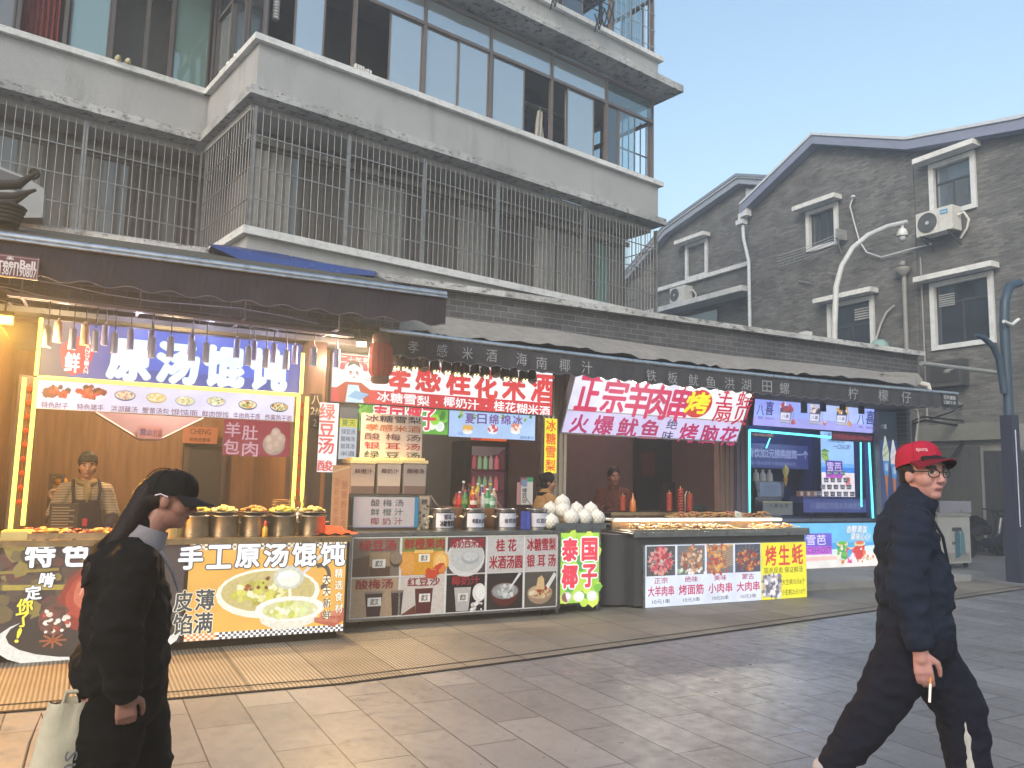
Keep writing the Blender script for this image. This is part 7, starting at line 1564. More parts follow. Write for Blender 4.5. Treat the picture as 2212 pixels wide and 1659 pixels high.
w = MB(MATTE, '#2e2e2f'); p, q = on(1965, 1110, 13.2), on(2135, 925, 13.2); w.box(p.x - .6, q.x + 1.0, 13.2, 13.3, 0, q.z)
w.use(PAINT, '#6f6f6c'); w.box(p.x + .4, q.x + .2, 13.15, 13.2, q.z - .1, q.z + .1); w.use(PAINT, '#858582'); w.box(p.x + 1.9, q.x + .1, 13.14, 13.2, 1.75, 2.3); w.box(p.x + .3, q.x, 13.14, 13.2, 1.62, 1.68)
w.use(MATTE, '#232324'); w.box(p.x + 2.2, q.x - .5, 13.14, 13.2, .4, 1.6); w.use(PAINT, '#777774'); w.box(p.x + 1.9, p.x + 2.1, 13.12, 13.2, .3, 1.6); w.box(p.x + .2, q.x + .2, 13.1, 13.2, .78, .84)
solo('alley_shed', w, 'low dark grey shed with shutters across the alley', 'shed', (p.x, 13.2, 0))
# ice cream freezer with a no smoking notice
t_ = 9.7
fz = thing('chest_freezer', 'white chest freezer with bottle stickers in the alley', 'freezer', on(2068, 1236, t_)); p, q = on(2030, 1238, t_), on(2094, 1115, t_)
w = MB(PAINT, '#a5a49f'); w.box(p.x, q.x, t_, t_ + .55, .1, q.z); w.use(PAINT, '#8c8b86'); w.box(p.x - .02, q.x + .02, t_ - .02, t_ + .57, q.z, q.z + .05); w.box(p.x + .05, q.x - .05, t_ - .006, t_, .14, .3); part('body', w, fz)
for x in (p.x + .06, q.x - .06): w = MB(MATTE, '#222222'); w.lathe((x - .015, t_ + .08, .05), [(.05, 0), (.05, .03)], 12, axis=(1, 0, 0)); part('castor', w, fz)
w = MB(PRINT); pn = Panel(w, (p.x, t_ - .008, .1), (q.x - p.x, 0, 0), (0, 0, q.z - .1), (0, -1, 0), PRINT); pn.poly([(.5, .1), (.66, .14), (.66, .62), (.58, .76), (.5, .62)], '#3a6272', 0); pn.poly([(.68, .16), (.82, .2), (.8, .6), (.74, .72), (.68, .6)], '#4f7a86', 0); pn.rect(.42, .68, .72, .76, '#3c3a42', 1); pn.rect(.4, .4, .55, .46, '#55525a', 1); pn.rect(.1, .1, .3, .14, '#77756e', 1); pn.rect(.7, .16, .9, .2, '#77756e', 1); part('sticker', w, fz)
mb, pn, fin = poster('notice_board', 'pale notice with a no smoking symbol standing on the freezer', 'sign', sx(2030, 1100, t_ + .3), sx(2098, 1100, t_ + .3), q.z + .05, sz(2060, 1082, t_ + .3), t_ + .3, '#85848e', PRINT)
u, v = uvp(pn, 2077, 1108); r = .26; pn.ell(u, v, r / pn.asp, r, '#2a2830', 2); pn.ell(u, v, r * .8 / pn.asp, r * .8, '#8d8c94', 3); pn.line(u - r * .6 / pn.asp, v + r * .6, u + r * .6 / pn.asp, v - r * .6, .06, '#2a2830', 4); pn.line(u - .4 * r / pn.asp, v - .05, u + .4 * r / pn.asp, v - .05, .07, '#2a2830', 4); fin()
# parked scooter
sc_ = thing('scooter', 'dark motor scooter parked beside the freezer in the alley', 'scooter', on(2130, 1205, 11.2)); b0 = on(2130, 1205, 11.2); X = b0.x; T = 11.2
for dx in (-.6, .6):
    w = MB(MATTE, '#141414'); w.lathe((X + dx, T - .05, .24), [(.16, 0), (.24, .01), (.24, .09), (.16, .1)], 22, axis=(0, 1, 0)); part('wheel', w, sc_)
w = MB(GLOSS, '#1c1c26'); w.tube([(X - .62, T, .5), (X - .3, T, .62), (X + .1, T, .6)], [.1, .16, .12], 12); w.tube([(X + .05, T, .3), (X + .35, T, .3), (X + .52, T, .5), (X + .62, T, .85)], [.12, .1, .1, .1], 12); w.box(X - .1, X + .4, T - .14, T + .14, .26, .34); part('body', w, sc_)
w = MB(CLOTH, '#101012'); w.tube([(X - .7, T, .74), (X - .35, T, .8), (X + .0, T, .74)], [.08, .13, .08], 10); part('saddle', w, sc_)
w = MB(PAINT, '#202024'); w.tube([(X + .58, T, .6), (X + .5, T, 1.0)], .03, 8); w.tube([(X + .42, T - .3, 1.06), (X + .5, T, 1.02), (X + .42, T + .3, 1.06)], .02, 8); w.ball((X + .62, T, .95), .1, .1, .09); part('handlebar', w, sc_)
w = MB(GLOSS, '#9a9aa4'); w.tube([(X + .45, T - .22, 1.08), (X + .42, T - .26, 1.24)], .008, 5); w.ball((X + .42, T - .28, 1.28), .06, .02, .04); part('mirror', w, sc_)
# small pieces on the parapet
w = MB(PAINT, '#c8c8c4'); q = on(1743, 717, 9.3); w.box(q.x - .07, q.x + .07, 9.25, 9.4, 3.93, 4.03); solo('junction_box', w, 'little white box sitting on the parapet coping', 'box', (q.x, 9.3, 3.93))
w = MB(GLOSS, '#7f9a90'); q = on(1905, 745, 9.3); w.lathe((q.x, 9.35, 3.93), [(.17, 0), (.15, .08), (.09, .15), (0, .17)], 16); solo('green_dome', w, 'small greenish dome on the parapet coping near the corner', 'dome', (q.x, 9.35, 3.93))
w = MB(PAINT, '#d8d4cc'); w.tube([(13.1, 9.3, 3.4), (13.3, 9.2, 3.35), (13.35, 9.2, 3.2)], .05, 8); solo('drain_spout', w, 'pale drain spout at the end of the tiled parapet', 'spout', (13.2, 9.3, 3.2))
# ================================================================== people
def cap_mesh(vs, fs, a, b, ra, rb, n=14, k=5, sc=(1, 1, 1)):
    a, b = Vector(a), Vector(b); d = b - a; L = d.length
    z = d.normalized() if L > 1e-6 else Vector((0, 0, 1)); x = z.orthogonal().normalized(); y = z.cross(x); base = len(vs); prof = []
    for j in range(k): t = math.pi / 2 * (1 - j / k); prof.append((ra * math.cos(t), -ra * math.sin(t)))
    prof.append((ra, 0)); prof.append((rb, L))
    for j in range(1, k + 1): t = math.pi / 2 * j / k; prof.append((rb * math.cos(t), L + rb * math.sin(t)))
    prof[0] = (1e-4, -ra); prof[-1] = (1e-4, L + rb)
    for r, h in prof:
        for i in range(n): t = 6.28318 * i / n; vs.append(a + z * h + (x * math.cos(t) + y * math.sin(t)) * r)
    m_ = len(prof)
    for j in range(m_ - 1):
        for i in range(n): fs.append((base + j * n + i, base + j * n + (i + 1) % n, base + (j + 1) * n + (i + 1) % n, base + (j + 1) * n + i))
    fs.append(tuple(base + i for i in range(n))[::-1]); fs.append(tuple(base + (m_ - 1) * n + i for i in range(n)))
def ell_mesh(vs, fs, c, r, M=None, n=20, k=14):
    base = len(vs); c = Vector(c)
    for j in range(k + 1):
        th = math.pi * (.004 + .992 * j / k)
        for i in range(n):
            ph = 6.28318 * i / n; q = Vector((r[0] * math.sin(th) * math.cos(ph), r[1] * math.sin(th) * math.sin(ph), r[2] * math.cos(th)))
            vs.append(c + q)
    for j in range(k):
        for i in range(n): fs.append((base + j * n + i, base + (j + 1) * n + i, base + (j + 1) * n + (i + 1) % n, base + j * n + (i + 1) % n))
    fs.append(tuple(base + i for i in range(n))); fs.append(tuple(base + k * n + i for i in range(n))[::-1])
    if M is not None:
        for i in range(base, len(vs)): vs[i] = M @ vs[i]
def fuse(prims, voxel, smooth=4, wrinkle=0., wscale=9., seed=0.):
    """one continuous surface from overlapping tapered limbs and rounded masses"""
    vs, fs = [], []
    for p in prims:
        if p[0] == 'c':
            pts, rs = p[1], p[2]
            for i in range(len(pts) - 1): cap_mesh(vs, fs, pts[i], pts[i + 1], rs[i], rs[i + 1])
        else: ell_mesh(vs, fs, p[1], p[2], p[3] if len(p) > 3 else None)
    me = bpy.data.meshes.new('limbs'); me.from_pydata(vs, [], fs); ob = bpy.data.objects.new('limbs', me); scene.collection.objects.link(ob)
    md = ob.modifiers.new('r', 'REMESH'); md.mode = 'VOXEL'; md.voxel_size = voxel
    ms = ob.modifiers.new('s', 'SMOOTH'); ms.factor = .5; ms.iterations = smooth
    dg = bpy.context.evaluated_depsgraph_get(); dg.update()
    out = bpy.data.meshes.new_from_object(ob.evaluated_get(dg)); bpy.data.objects.remove(ob); bpy.data.meshes.remove(me)
    V = [v.co.copy() for v in out.vertices]; Nn = [v.normal.copy() for v in out.vertices]; Fs = [tuple(p.vertices) for p in out.polygons]; bpy.data.meshes.remove(out)
    if wrinkle:
        for i, (v, n_) in enumerate(zip(V, Nn)):
            q = Vector((v.x * wscale, v.y * wscale, v.z * wscale * 1.5)) + Vector((seed, seed, 0))
            a = noise.noise(q); b = noise.noise(q * 2.3 + Vector((5, 1, 2)))
            V[i] = v + n_ * wrinkle * ((1 - abs(a) * 2.2) * .8 + b * .6)
    return V, Fs
def flesh(name, parent, Mw, prims, voxel, mat, col, smooth=4, wrinkle=0., wscale=9., colfn=None, seed=0., label=None):
    V, Fs = fuse(prims, voxel, smooth, wrinkle, wscale, seed); mb = MB(mat, col); mb.v = V; mb.f = Fs; n = len(Fs); base = lin(col)
    mb.c = [colfn((V[f[0]] + V[f[2]]) * .5) if colfn else base for f in Fs]; mb.mi = [0] * n; mb.sm = [True] * n
    return attach(name, mb, parent, label)
def attach(name, mb, parent, label=None):
    me = mb.mesh(name, Vector((0, 0, 0))); o = bpy.data.objects.new(name, me); scene.collection.objects.link(o); o.parent = parent
    if label: o['label'] = label
    return o
def person(label, pos, heading, group=None, sc=1.):
    o = bpy.data.objects.new('person', None); scene.collection.objects.link(o); o.empty_display_size = .1
    o.matrix_world = Matrix.Translation(Vector(pos)) @ Matrix.Rotation(heading, 4, 'Z') @ Matrix.Scale(sc, 4); return setp(o, label, 'person', group)
def headM(c, yaw=0., pitch=0., s=1.): return Matrix.Translation(Vector(c)) @ Matrix.Rotation(yaw, 4, 'Z') @ Matrix.Rotation(pitch, 4, 'Y') @ Matrix.Scale(s, 4)
def head_prims(M):
    T = lambda p: M @ Vector(p)
    P = [('e', (0, 0, .025), (.094, .074, .1), M), ('e', (.018, 0, -.045), (.07, .06, .072), M), ('e', (.058, 0, -.088), (.026, .03, .022), M), ('e', (.04, .038, -.02), (.045, .03, .04), M), ('e', (.04, -.038, -.02), (.045, .03, .04), M),
         ('c', [T((.088, 0, .012)), T((.106, 0, -.026))], [.008, .012]), ('c', [T((.098, -.012, -.03)), T((.098, .012, -.03))], [.009, .009]),
         ('c', [T((.076, -.036, .034)), T((.082, 0, .03)), T((.076, .036, .034))], [.013, .012, .013]), ('c', [T((.086, -.018, -.06)), T((.089, 0, -.06)), T((.086, .018, -.06))], [.006, .008, .006])]
    for s_ in (-1, 1): P.append(('e', (-.008, s_ * .074, -.008), (.02, .011, .031), M))
    return P
def face_cols(M, skin, lips, brow, handcol=None, shade=None):
    Mi = M.inverted(); sk, lp, br = lin(skin), lin(lips), lin(brow)
    def f(p):
        q = Mi @ p
        if q.x > .055 and abs(q.y) < .07 and -.11 < q.z < .08:
            ay = abs(q.y)
            if ((ay - .032) / .015) ** 2 + ((q.z - .01) / .0065) ** 2 < 1: return (.012, .01, .01) if abs(ay - .032) < .0075 else (.55, .5, .47)
            if .014 < ay < .052 and abs(q.z - .033 + .15 * abs(ay - .03)) < .0055: return br
            if abs(q.z + .06) < .0075 and ay < .021: return lp if abs(q.z + .061) > .0018 else tuple(c * .6 for c in lp)
            if abs(q.z - .018) < .004 and abs(ay - .032) < .016: return tuple(c * .55 for c in sk)
        return sk
    return f
def hand_prims(wrist, down, across, curl=.5, side=1, s=1.):
    """palm, four unequal bent fingers and a thumb. down: along the fingers, across: towards the thumb"""
    w_ = Vector(wrist); d = Vector(down).normalized(); a = Vector(across); a = (a - d * a.dot(d)).normalized(); n_ = d.cross(a) * side; P = []
    P.append(('c', [w_, w_ + d * .03 * s], [.026 * s, .028 * s]))
    for off in (-.026, -.009, .009, .025): P.append(('c', [w_ + d * .02 * s + a * off * .7 * s, w_ + d * .085 * s + a * off * s], [.014 * s, .0125 * s]))
    for off, L in ((.027, .070), (.0095, .08), (-.009, .073), (-.027, .056)):
        p = w_ + d * .085 * s + a * off * s; pts = [p]; dd = d.copy(); ang = 0
        for k, fr in enumerate((.45, .32, .26)):
            ang += curl * (.75, .9, .6)[k]; dd = d * math.cos(ang) + n_ * math.sin(ang); pts.append(pts[-1] + dd * L * fr * s)
        P.append(('c', pts, [.0098 * s, .0092 * s, .0086 * s, .0074 * s]))
    p = w_ + d * .025 * s + a * .026 * s; q = p + (d * .55 + a * .6 + n_ * .35).normalized() * .042 * s; r = q + (d * .85 + a * .15 + n_ * .4).normalized() * .032 * s; t = r + (d * .95 + n_ * .4 - a * .1).normalized() * .026 * s
    P.append(('c', [p, q, r, t], [.015 * s, .013 * s, .011 * s, .009 * s])); return P
def cap_hat(parent, M, col, brimcol, under=None, logo=None):
    mb = MB(CLOTH, col); mb.smooth = True; rows = []
    for j in range(9):
        th = math.pi / 2 * j / 8; z = .035 + .088 * math.sin(th); k = math.cos(th) ** .62
        rows.append([M @ Vector((-.004 + .107 * k * math.cos(a), .089 * k * math.sin(a), z + .004 * math.cos(a))) for a in [6.28318 * i / 28 for i in range(28)]])
    mb.grid(rows, closed_u=True); base = [M @ Vector((-.004 + .108 * math.cos(a), .09 * math.sin(a), .02 + .004 * math.cos(a))) for a in [6.28318 * i / 28 for i in range(28)]]; mb.grid([base, rows[0]], closed_u=True)
    mb.ball(M @ Vector((-.004, 0, .124)), .009, .009, .005, 8, 4)
    for k in range(6): a = 6.283 * k / 6; mb.tube([M @ Vector((-.004 + .1085 * math.cos(t) ** .62 * math.cos(a), .0905 * math.cos(t) ** .62 * math.sin(a), .035 + .0895 * math.sin(t))) for t in [1.5 * j / 7 for j in range(8)]], .0018, 4, False)
    attach('cap', mb, parent)
    mb = MB(CLOTH, brimcol); mb.smooth = True; top = []; bot = []
    for j in range(6):
        r = j / 5; rt, rb = [], []
        for i in range(17):
            a = -1.25 + 2.5 * i / 16; x = -.004 + .106 * math.cos(a) + (.075 * r) * (math.cos(a * .75) ** 1.2 if math.cos(a * .75) > 0 else 0); y = .089 * math.sin(a) * (1 + .02 * r); z = .026 - .016 * r - .1 * r * (y / .09) ** 2 * .22
            rt.append(M @ Vector((x, y, z + .003))); rb.append(M @ Vector((x, y, z - .003)))
        top.append(rt); bot.append(rb)
    mb.grid(top); mb.grid([r for r in bot], col=under or brimcol); mb.grid([top[-1], bot[-1]]); attach('cap_brim', mb, parent)
BLK = '#0f0f10'
# ---------------------------------------------------------------- woman in black walking on the left
wm = person('woman in black cap and black coat walking past the noodle counter with bags', (-1.5, 3.22, 0), R(26))
M = headM((.135, 0, 1.385), R(-8), R(10), .98)
def hp(P, M): return head_prims(M) + P
P = head_prims(M) + [('c', [(.02, 0, 1.16), (.06, 0, 1.24), (.105, 0, 1.32)], [.07, .055, .052]), ('e', (0, 0, .95), (.12, .16, .28)), ('c', [(.0, -.15, 1.14), (-.02, -.22, .9), (.02, -.235, .70)], [.06, .045, .032]), ('c', [(.03, .15, 1.14), (.06, .21, .92), (.11, .2, .72)], [.06, .045, .032]),
     ('c', [(-.02, -.08, .75), (-.06, -.09, .42), (-.13, -.09, .1)], [.1, .07, .05]), ('c', [(.03, .08, .75), (.1, .08, .42), (.13, .08, .1)], [.1, .07, .05]), ('e', (0, 0, .74), (.13, .16, .13))]
P += hand_prims((.02, -.236, .70), (.12, .05, -1), (.9, .1, 0), .75, -1) + hand_prims((.11, .2, .72), (.15, .1, -1), (.9, 0, 0), .8, 1)
flesh('body', wm, None, P, .0055, SKIN, '#8a5a4a', 3, colfn=face_cols(M, '#8f6252', '#7d3c3a', '#241815'))
P = [('e', (-.01, 0, 1.1), (.14, .19, .155)), ('e', (.01, 0, .92), (.16, .205, .25)), ('e', (.005, 0, .75), (.175, .215, .16)), ('c', [(-.0, -.15, 1.16), (0, .15, 1.16)], [.075, .075]), ('c', [(.02, -.185, 1.14), (-.025, -.265, .91), (.015, -.25, .73)], [.088, .085, .062]), ('c', [(.04, .185, 1.14), (.075, .235, .94), (.11, .215, .76)], [.088, .085, .062]), ('c', [(-.01, 0, 1.2), (.035, 0, 1.25)], [.085, .07])]
flesh('coat', wm, None, P, .011, CLOTH, BLK, 5, .014, 9, seed=3)
P = [('e', (0.02, 0, .66), (.155, .18, .17)), ('c', [(-.0, -.08, .62), (-.04, -.09, .34), (-.09, -.09, .09)], [.122, .108, .095]), ('c', [(.06, .08, .62), (.11, .08, .34), (.14, .08, .09)], [.12, .11, .095])]
flesh('trousers', wm, None, P, .012, CLOTH, '#070708', 5, .012, 8, seed=8)
for nm, a, b in (('shoe', (-.17, -.09, .05), (-.0, -.09, .035)), ('shoe', (.11, .08, .05), (.29, .08, .035))):
    flesh(nm, wm, None, [('c', [a, b], [.048, .042]), ('c', [(a[0], a[1], .07), (a[0] + .03, a[1], .1)], [.05, .05])], .01, CLOTH, '#2a2a2c')
cap_hat(wm, M, '#161618', '#232325')
mb = MB(CLOTH, '#8f888b'); mb.smooth = True; rows = []
for j in range(4):
    rows.append([Vector((.035 + .012 * j + (.088 - .006 * j) * math.cos(a), (.09 - .005 * j) * math.sin(a), 1.225 + .02 * j - .06 * math.cos(a) * (1 - .2 * j) - .01)) for a in [-2.6 + 5.2 * i / 22 for i in range(23)]])
mb.grid(rows); mb.tube([(.115, -.055, 1.185), (.165, -.06, 1.1), (.19, -.05, 1.03)], [.009, .008, .006], 6); attach('collar', mb, wm)
P = [('c', [M @ Vector((-.07, 0, .02)), M @ Vector((-.1, 0, -.03))], [.06, .05]), ('c', [M @ Vector((-.09, -.01, -.02)), (-.005, -.03, 1.29), (-.05, -.05, 1.2), (-.12, -.08, 1.12), (-.15, -.1, 1.06)], [.05, .046, .04, .03, .008]), ('e', (-.03, 0, .0), (.07, .07, .06), M)]
flesh('hair', wm, None, P, .008, HAIRM, '#180c0b', 4, .003, 55)
mb = MB(PAINT, '#c9b9bb'); mb.tube([M @ Vector((.0, -.088, .012)), M @ Vector((-.03, -.085, .02)), M @ Vector((-.05, -.08, .01))], .0035, 5); attach('ear_loop', mb, wm)
# her bags
def bag_at(x, y, z): return wm.matrix_world @ Vector((x, y, z))
b1 = setp(bpy.data.objects.new('tote_bag', None), 'crumpled cream and grey tote bag hanging behind the woman in black', 'bag'); scene.collection.objects.link(b1); b1.matrix_world = wm.matrix_world @ Matrix.Translation((-.15, -.1, .33))
mb = MB(CLOTH, '#b3ad98'); mb.smooth = True; rows = []
for j in range(13):
    v = j / 12; z = .32 - .62 * v; wd = .07 + .05 * v; tk = .035 + .03 * v; ox = -.10 * v; rr = []
    for i in range(24):
        a = 6.283 * i / 24; q = noise.noise(Vector((math.cos(a) * 1.6, math.sin(a) * 1.6, v * 5))) * .016
        rr.append((ox + (wd + q) * math.cos(a), (tk + q) * math.sin(a), z + q))
    rows.append(rr)
mb.grid(rows[:7], closed_u=True, col='#b9b09a'); mb.grid(rows[6:], closed_u=True, col='#a9abab'); mb.face([Vector(q) for q in rows[-1]], '#8d9194'); attach('bag_body', mb, b1)
mb = MB(CLOTH, '#a89f8c'); mb.tube([(-.03, -.02, .31), (-.02, -.02, .36), (.05, -.02, .36), (.12, .0, .34)], .009, 6); mb.tube([(.04, .02, .3), (.06, .02, .35), (.12, .02, .36)], .009, 6); attach('bag_handle', mb, b1)
mb = MB(PRINT); pn = Panel(mb, (-.005, -.088, .17), (-.016, -.012, -.16), (.04, .0, 0), (0, -1, .1), PRINT); pn.text('SUN', 0, 0, 1, 1, '#5a5a5e', 1, .01); attach('lettering', mb, b1)
b2 = setp(bpy.data.objects.new('paper_bag', None), 'brown paper shopping bag low beside the tote bag', 'bag'); scene.collection.objects.link(b2); b2.matrix_world = wm.matrix_world @ Matrix.Translation((-.27, -.0, .30))
mb = MB(MATTE, '#a58d78'); mb.box(-.06, .1, -.05, .05, -.3, .07); mb.use(MATTE, '#6a584a')
for k in range(6): mb.box(-.05, -.02 + .02 * (k % 3), -.0515, -.05, .05 - .02 * k, .055 - .02 * k)
attach('bag_body', mb, b2); mb = MB(MATTE, '#8a7462'); mb.tube([(-.03, -.03, .07), (-.01, -.03, .2), (.02, -.03, .3), (.05, -.02, .2), (.06, -.02, .07)], .005, 5); attach('bag_handle', mb, b2)
b3 = setp(bpy.data.objects.new('carrier_bag', None), 'grey carrier bag held in front of the woman in black', 'bag'); scene.collection.objects.link(b3); b3.matrix_world = wm.matrix_world @ Matrix.Translation((.13, .2, .6))
mb = MB(GLOSS, '#77726f'); mb.smooth = True; rows = []
for j in range(9):
    v = j / 8; rows.append([((.045 + .015 * math.sin(v * 3)) * math.cos(a) * (1 + .12 * noise.noise(Vector((a, v * 4, 2)))), .05 * math.sin(a), (.05 - .15 * v)) for a in [6.283 * i / 20 for i in range(20)]])
mb.grid(rows, closed_u=True); mb.face(rows[-1]); mb.tube([(-.03, 0, .05), (0, .0, .1), (.03, 0, .05)], .006, 5); attach('bag_body', mb, b3)

# ---------------------------------------------------------------- man with red cap walking on the right
mn = person('man in red cap and glasses walking right with a cigarette', (1.915, 3.85, 0), R(-22), None, 1.012)
M = headM((.055, -.01, 1.545), R(-50), R(0), 1.05)
P = head_prims(M) + [('c', [(-.01, 0, 1.36), (.02, 0, 1.46)], [.06, .056]), ('e', (-.01, 0, 1.1), (.12, .17, .26)), ('c', [(-.01, -.18, 1.32), (-.05, -.26, 1.04), (-.005, -.27, .78)], [.06, .045, .033]), ('c', [(0, .18, 1.32), (-.04, .25, 1.05), (.0, .22, .82)], [.06, .045, .033]),
     ('c', [(-.03, -.09, .84), (-.17, -.1, .5), (-.36, -.1, .2)], [.09, .07, .045]), ('c', [(.03, .09, .84), (.18, .09, .48), (.22, .09, .1)], [.09, .07, .045]), ('e', (0, 0, .84), (.12, .15, .12))]
P += hand_prims((-.005, -.272, .785), (.12, -.04, -1), (.95, -.1, .1), .42, -1, 1.04) + hand_prims((.0, .22, .82), (.2, 0, -1), (.9, 0, 0), .6, 1)
flesh('body', mn, None, P, .0055, SKIN, '#b5827a', 3, colfn=face_cols(M, '#b08078', '#97625e', '#1d1a1c'))
P = [('e', (-.025, 0, 1.22), (.138, .2, .19)), ('e', (.0, 0, 1.02), (.165, .21, .24)), ('e', (.005, 0, .87), (.162, .2, .13)), ('c', [(-.01, -.16, 1.33), (-.01, .16, 1.33)], [.078, .078]), ('c', [(-.01, -.2, 1.31), (-.055, -.275, 1.05), (-.008, -.275, .83)], [.082, .08, .058]), ('c', [(0, .2, 1.31), (-.045, .26, 1.06), (.0, .23, .86)], [.082, .08, .058]), ('c', [(-.01, 0, 1.36), (.015, 0, 1.415)], [.105, .092])]
flesh('jacket', mn, None, P, .011, CLOTH, '#1c2434', 5, .013, 9, seed=21)
P = [('e', (0, 0, .8), (.165, .18, .16)), ('c', [(-.03, -.085, .76), (-.17, -.1, .5), (-.35, -.1, .22)], [.135, .105, .075]), ('c', [(.03, .085, .76), (.18, .09, .48), (.22, .09, .13)], [.135, .11, .085]), ('c', [(0, 0, .7), (0, 0, .66)], [.12, .1])]
flesh('trousers', mn, None, P, .012, CLOTH, '#151724', 5, .012, 8, seed=31)
mb = MB(CLOTH, '#b8b6b4'); mb.smooth = True; rows = []
for k in range(9):
    v = k / 8; c = Vector((.185 + .035 * v, .09 - (.098 - .01 * v), .45 - .36 * v)); rows.append([c + Vector((-.017, .004, 0)), c + Vector((0, -.014, 0)), c + Vector((.017, .004, 0))])
mb.grid(rows); attach('side_stripe', mb, mn)
flesh('shoe', mn, None, [('c', [(-.41, -.1, .19), (-.36, -.1, .12), (-.26, -.1, .045)], [.05, .05, .042])], .009, CLOTH, '#a9a4a6'); flesh('shoe', mn, None, [('c', [(.17, .09, .05), (.36, .09, .042)], [.05, .044]), ('c', [(.19, .09, .07), (.21, .09, .11)], [.052, .05])], .009, CLOTH, '#a9a4a6')
Mc = M @ Matrix.Translation((-.012, 0, .022)) @ Matrix.Rotation(R(-11), 4, 'Y'); cap_hat(mn, Mc, '#a3243a', '#6a1a2a', '#1c0c12'); mb = MB(PRINT, '#d8a8a8')
pn = Panel(mb, Mc @ Vector((.07, -.078, .06)), (M.to_3x3() @ Vector((.025, .04, .0))), (M.to_3x3() @ Vector((-.012, .006, .02))), (M.to_3x3() @ Vector((.8, -.5, .4))), PRINT); pn.text('sports', 0, 0, 1, 1, '#d8b0b0', 3, .01); attach('cap_badge', mb, mn)
P = [('e', (-.022, 0, .02), (.092, .082, .06), M), ('e', (-.05, 0, -.02), (.052, .068, .05), M), ('c', [M @ Vector((.06, -.05, .062)), M @ Vector((.078, 0, .068)), M @ Vector((.06, .05, .062))], [.02, .018, .02])]; flesh('hair', mn, None, P, .007, HAIRM, '#17161a', 2, .003, 40)
mb = MB(GLOSS, '#1a181c')
for s_ in (-1, 1):
    c = Vector((.1, s_ * .034, .006)); mb.tube([M @ (c + Vector((-.006 * math.sin(a) ** 2 - .012 * abs(math.cos(a)) * (1 if math.cos(a) * s_ > 0 else 0), .025 * math.cos(a), .019 * math.sin(a)))) for a in [6.283 * i / 20 for i in range(21)]], .0022, 5, False); mb.tube([M @ Vector((.09, s_ * .058, .012)), M @ Vector((.05, s_ * .079, .012)), M @ Vector((-.01, s_ * .081, .012))], .0022, 5)
mb.tube([M @ Vector((.102, -.01, .01)), M @ Vector((.106, 0, .013)), M @ Vector((.102, .01, .01))], .002, 5); attach('glasses', mb, mn)
mb = MB(CLOTH, '#2c2d3a'); mb.tube([(-.12, -.19, 1.2), (-.07, -.215, 1.3), (-.02, -.165, 1.405), (.06, -.11, 1.38), (.125, -.03, 1.26), (.155, .04, 1.1)], .007, 6); attach('bag_strap', mb, mn)
mb = MB(PAINT, '#efe9e2'); c = mn.matrix_world @ Vector((.028, -.285, .655)); d = Vector((-.012, -.01, -.075)); mb.tube([c, c + d], .0055, 7); mb.use(PAINT, '#c98a52'); mb.tube([c, c - d * .35], .0056, 7)
o = bpy.data.objects.new('cigarette', mb.mesh('cigarette', c)); scene.collection.objects.link(o); o.location = c; setp(o, "white cigarette between the fingers of the man in the red cap", 'cigarette')

# ---------------------------------------------------------------- vendors
def stripes():
    mt, nt, p = new_mat('striped_knit'); w = N(nt, 'TexWave', Scale=21.0, Distortion=.3); w.bands_direction = 'Z'; nt.links.new(coords(nt), w.inputs['Vector'])
    nt.links.new(mixc(nt, ramp(nt, w.outputs[1], [(.4, 0.), (.6, 1.)]), (.5, .36, .22), (.10, .06, .045)), p.inputs['Base Color']); p.inputs['Roughness'].default_value = .9; return mt
STRIPE = stripes()
def face_to(p): return math.atan2(-p.y, -p.x)
pos = S @ Vector((sx(186, 1040, 8.72), 8.72, .1)); h = face_to(pos) + R(6)
v1 = person('vendor woman in striped top and navy apron behind the noodle counter', pos, h); M = headM((.02, 0, 1.43), R(-4), R(6), .98)
A1 = [(-.0, -.17, 1.2), (.02, -.25, .98), (.16, -.21, .86)]; A2 = [(0, .17, 1.2), (.02, .25, .97), (.15, .2, .84)]
P = head_prims(M) + [('c', [(-.01, 0, 1.24), (.0, 0, 1.35)], [.055, .05]), ('e', (-.01, 0, 1.02), (.1, .155, .26)), ('c', A1, [.055, .042, .03]), ('c', A2, [.055, .042, .03]), ('c', [(0, -.08, .8), (0, -.08, .06)], [.1, .05]), ('c', [(0, .08, .8), (0, .08, .06)], [.1, .05])]
P += hand_prims(A1[-1], (.8, .2, -.5), (.2, .9, .3), .6, -1) + hand_prims(A2[-1], (.8, -.2, -.5), (.2, -.9, .3), .6, 1)
flesh('body', v1, None, P, .0062, SKIN, '#b5755a', 3, colfn=face_cols(M, '#b57a5e', '#8d4038', '#1a1512'))
P = [('e', (-.01, 0, 1.08), (.125, .185, .2)), ('e', (0, 0, .88), (.135, .18, .22)), ('c', [(-.01, -.13, 1.22), (-.01, .13, 1.22)], [.062, .062]), ('c', [A1[0], A1[1], A1[1]], [.072, .066, .066]), ('c', [A2[0], A2[1], A2[1]], [.072, .066, .066])]
flesh('knit_top', v1, None, P, .011, STRIPE, '#a07850', 4, .006, 10)
P = [('c', [A1[1], (.12, -.22, .89)], [.062, .05]), ('c', [A2[1], (.12, .21, .87)], [.062, .05])]; flesh('sleeve_cover', v1, None, P, .01, CLOTH, '#2c2634', 3, .004, 12)
mb = MB(CLOTH, '#2a2334'); mb.smooth = True; rows = []
for j in range(7): z = .62 + .49 * j / 6; wd = .95 - .35 * max(0, (j - 3) / 3); rows.append([((.148 if z < 1 else .142) * math.cos(a) + .006, .2 * math.sin(a), z) for a in [-wd + 2 * wd * i / 12 for i in range(13)]])
mb.grid(rows)
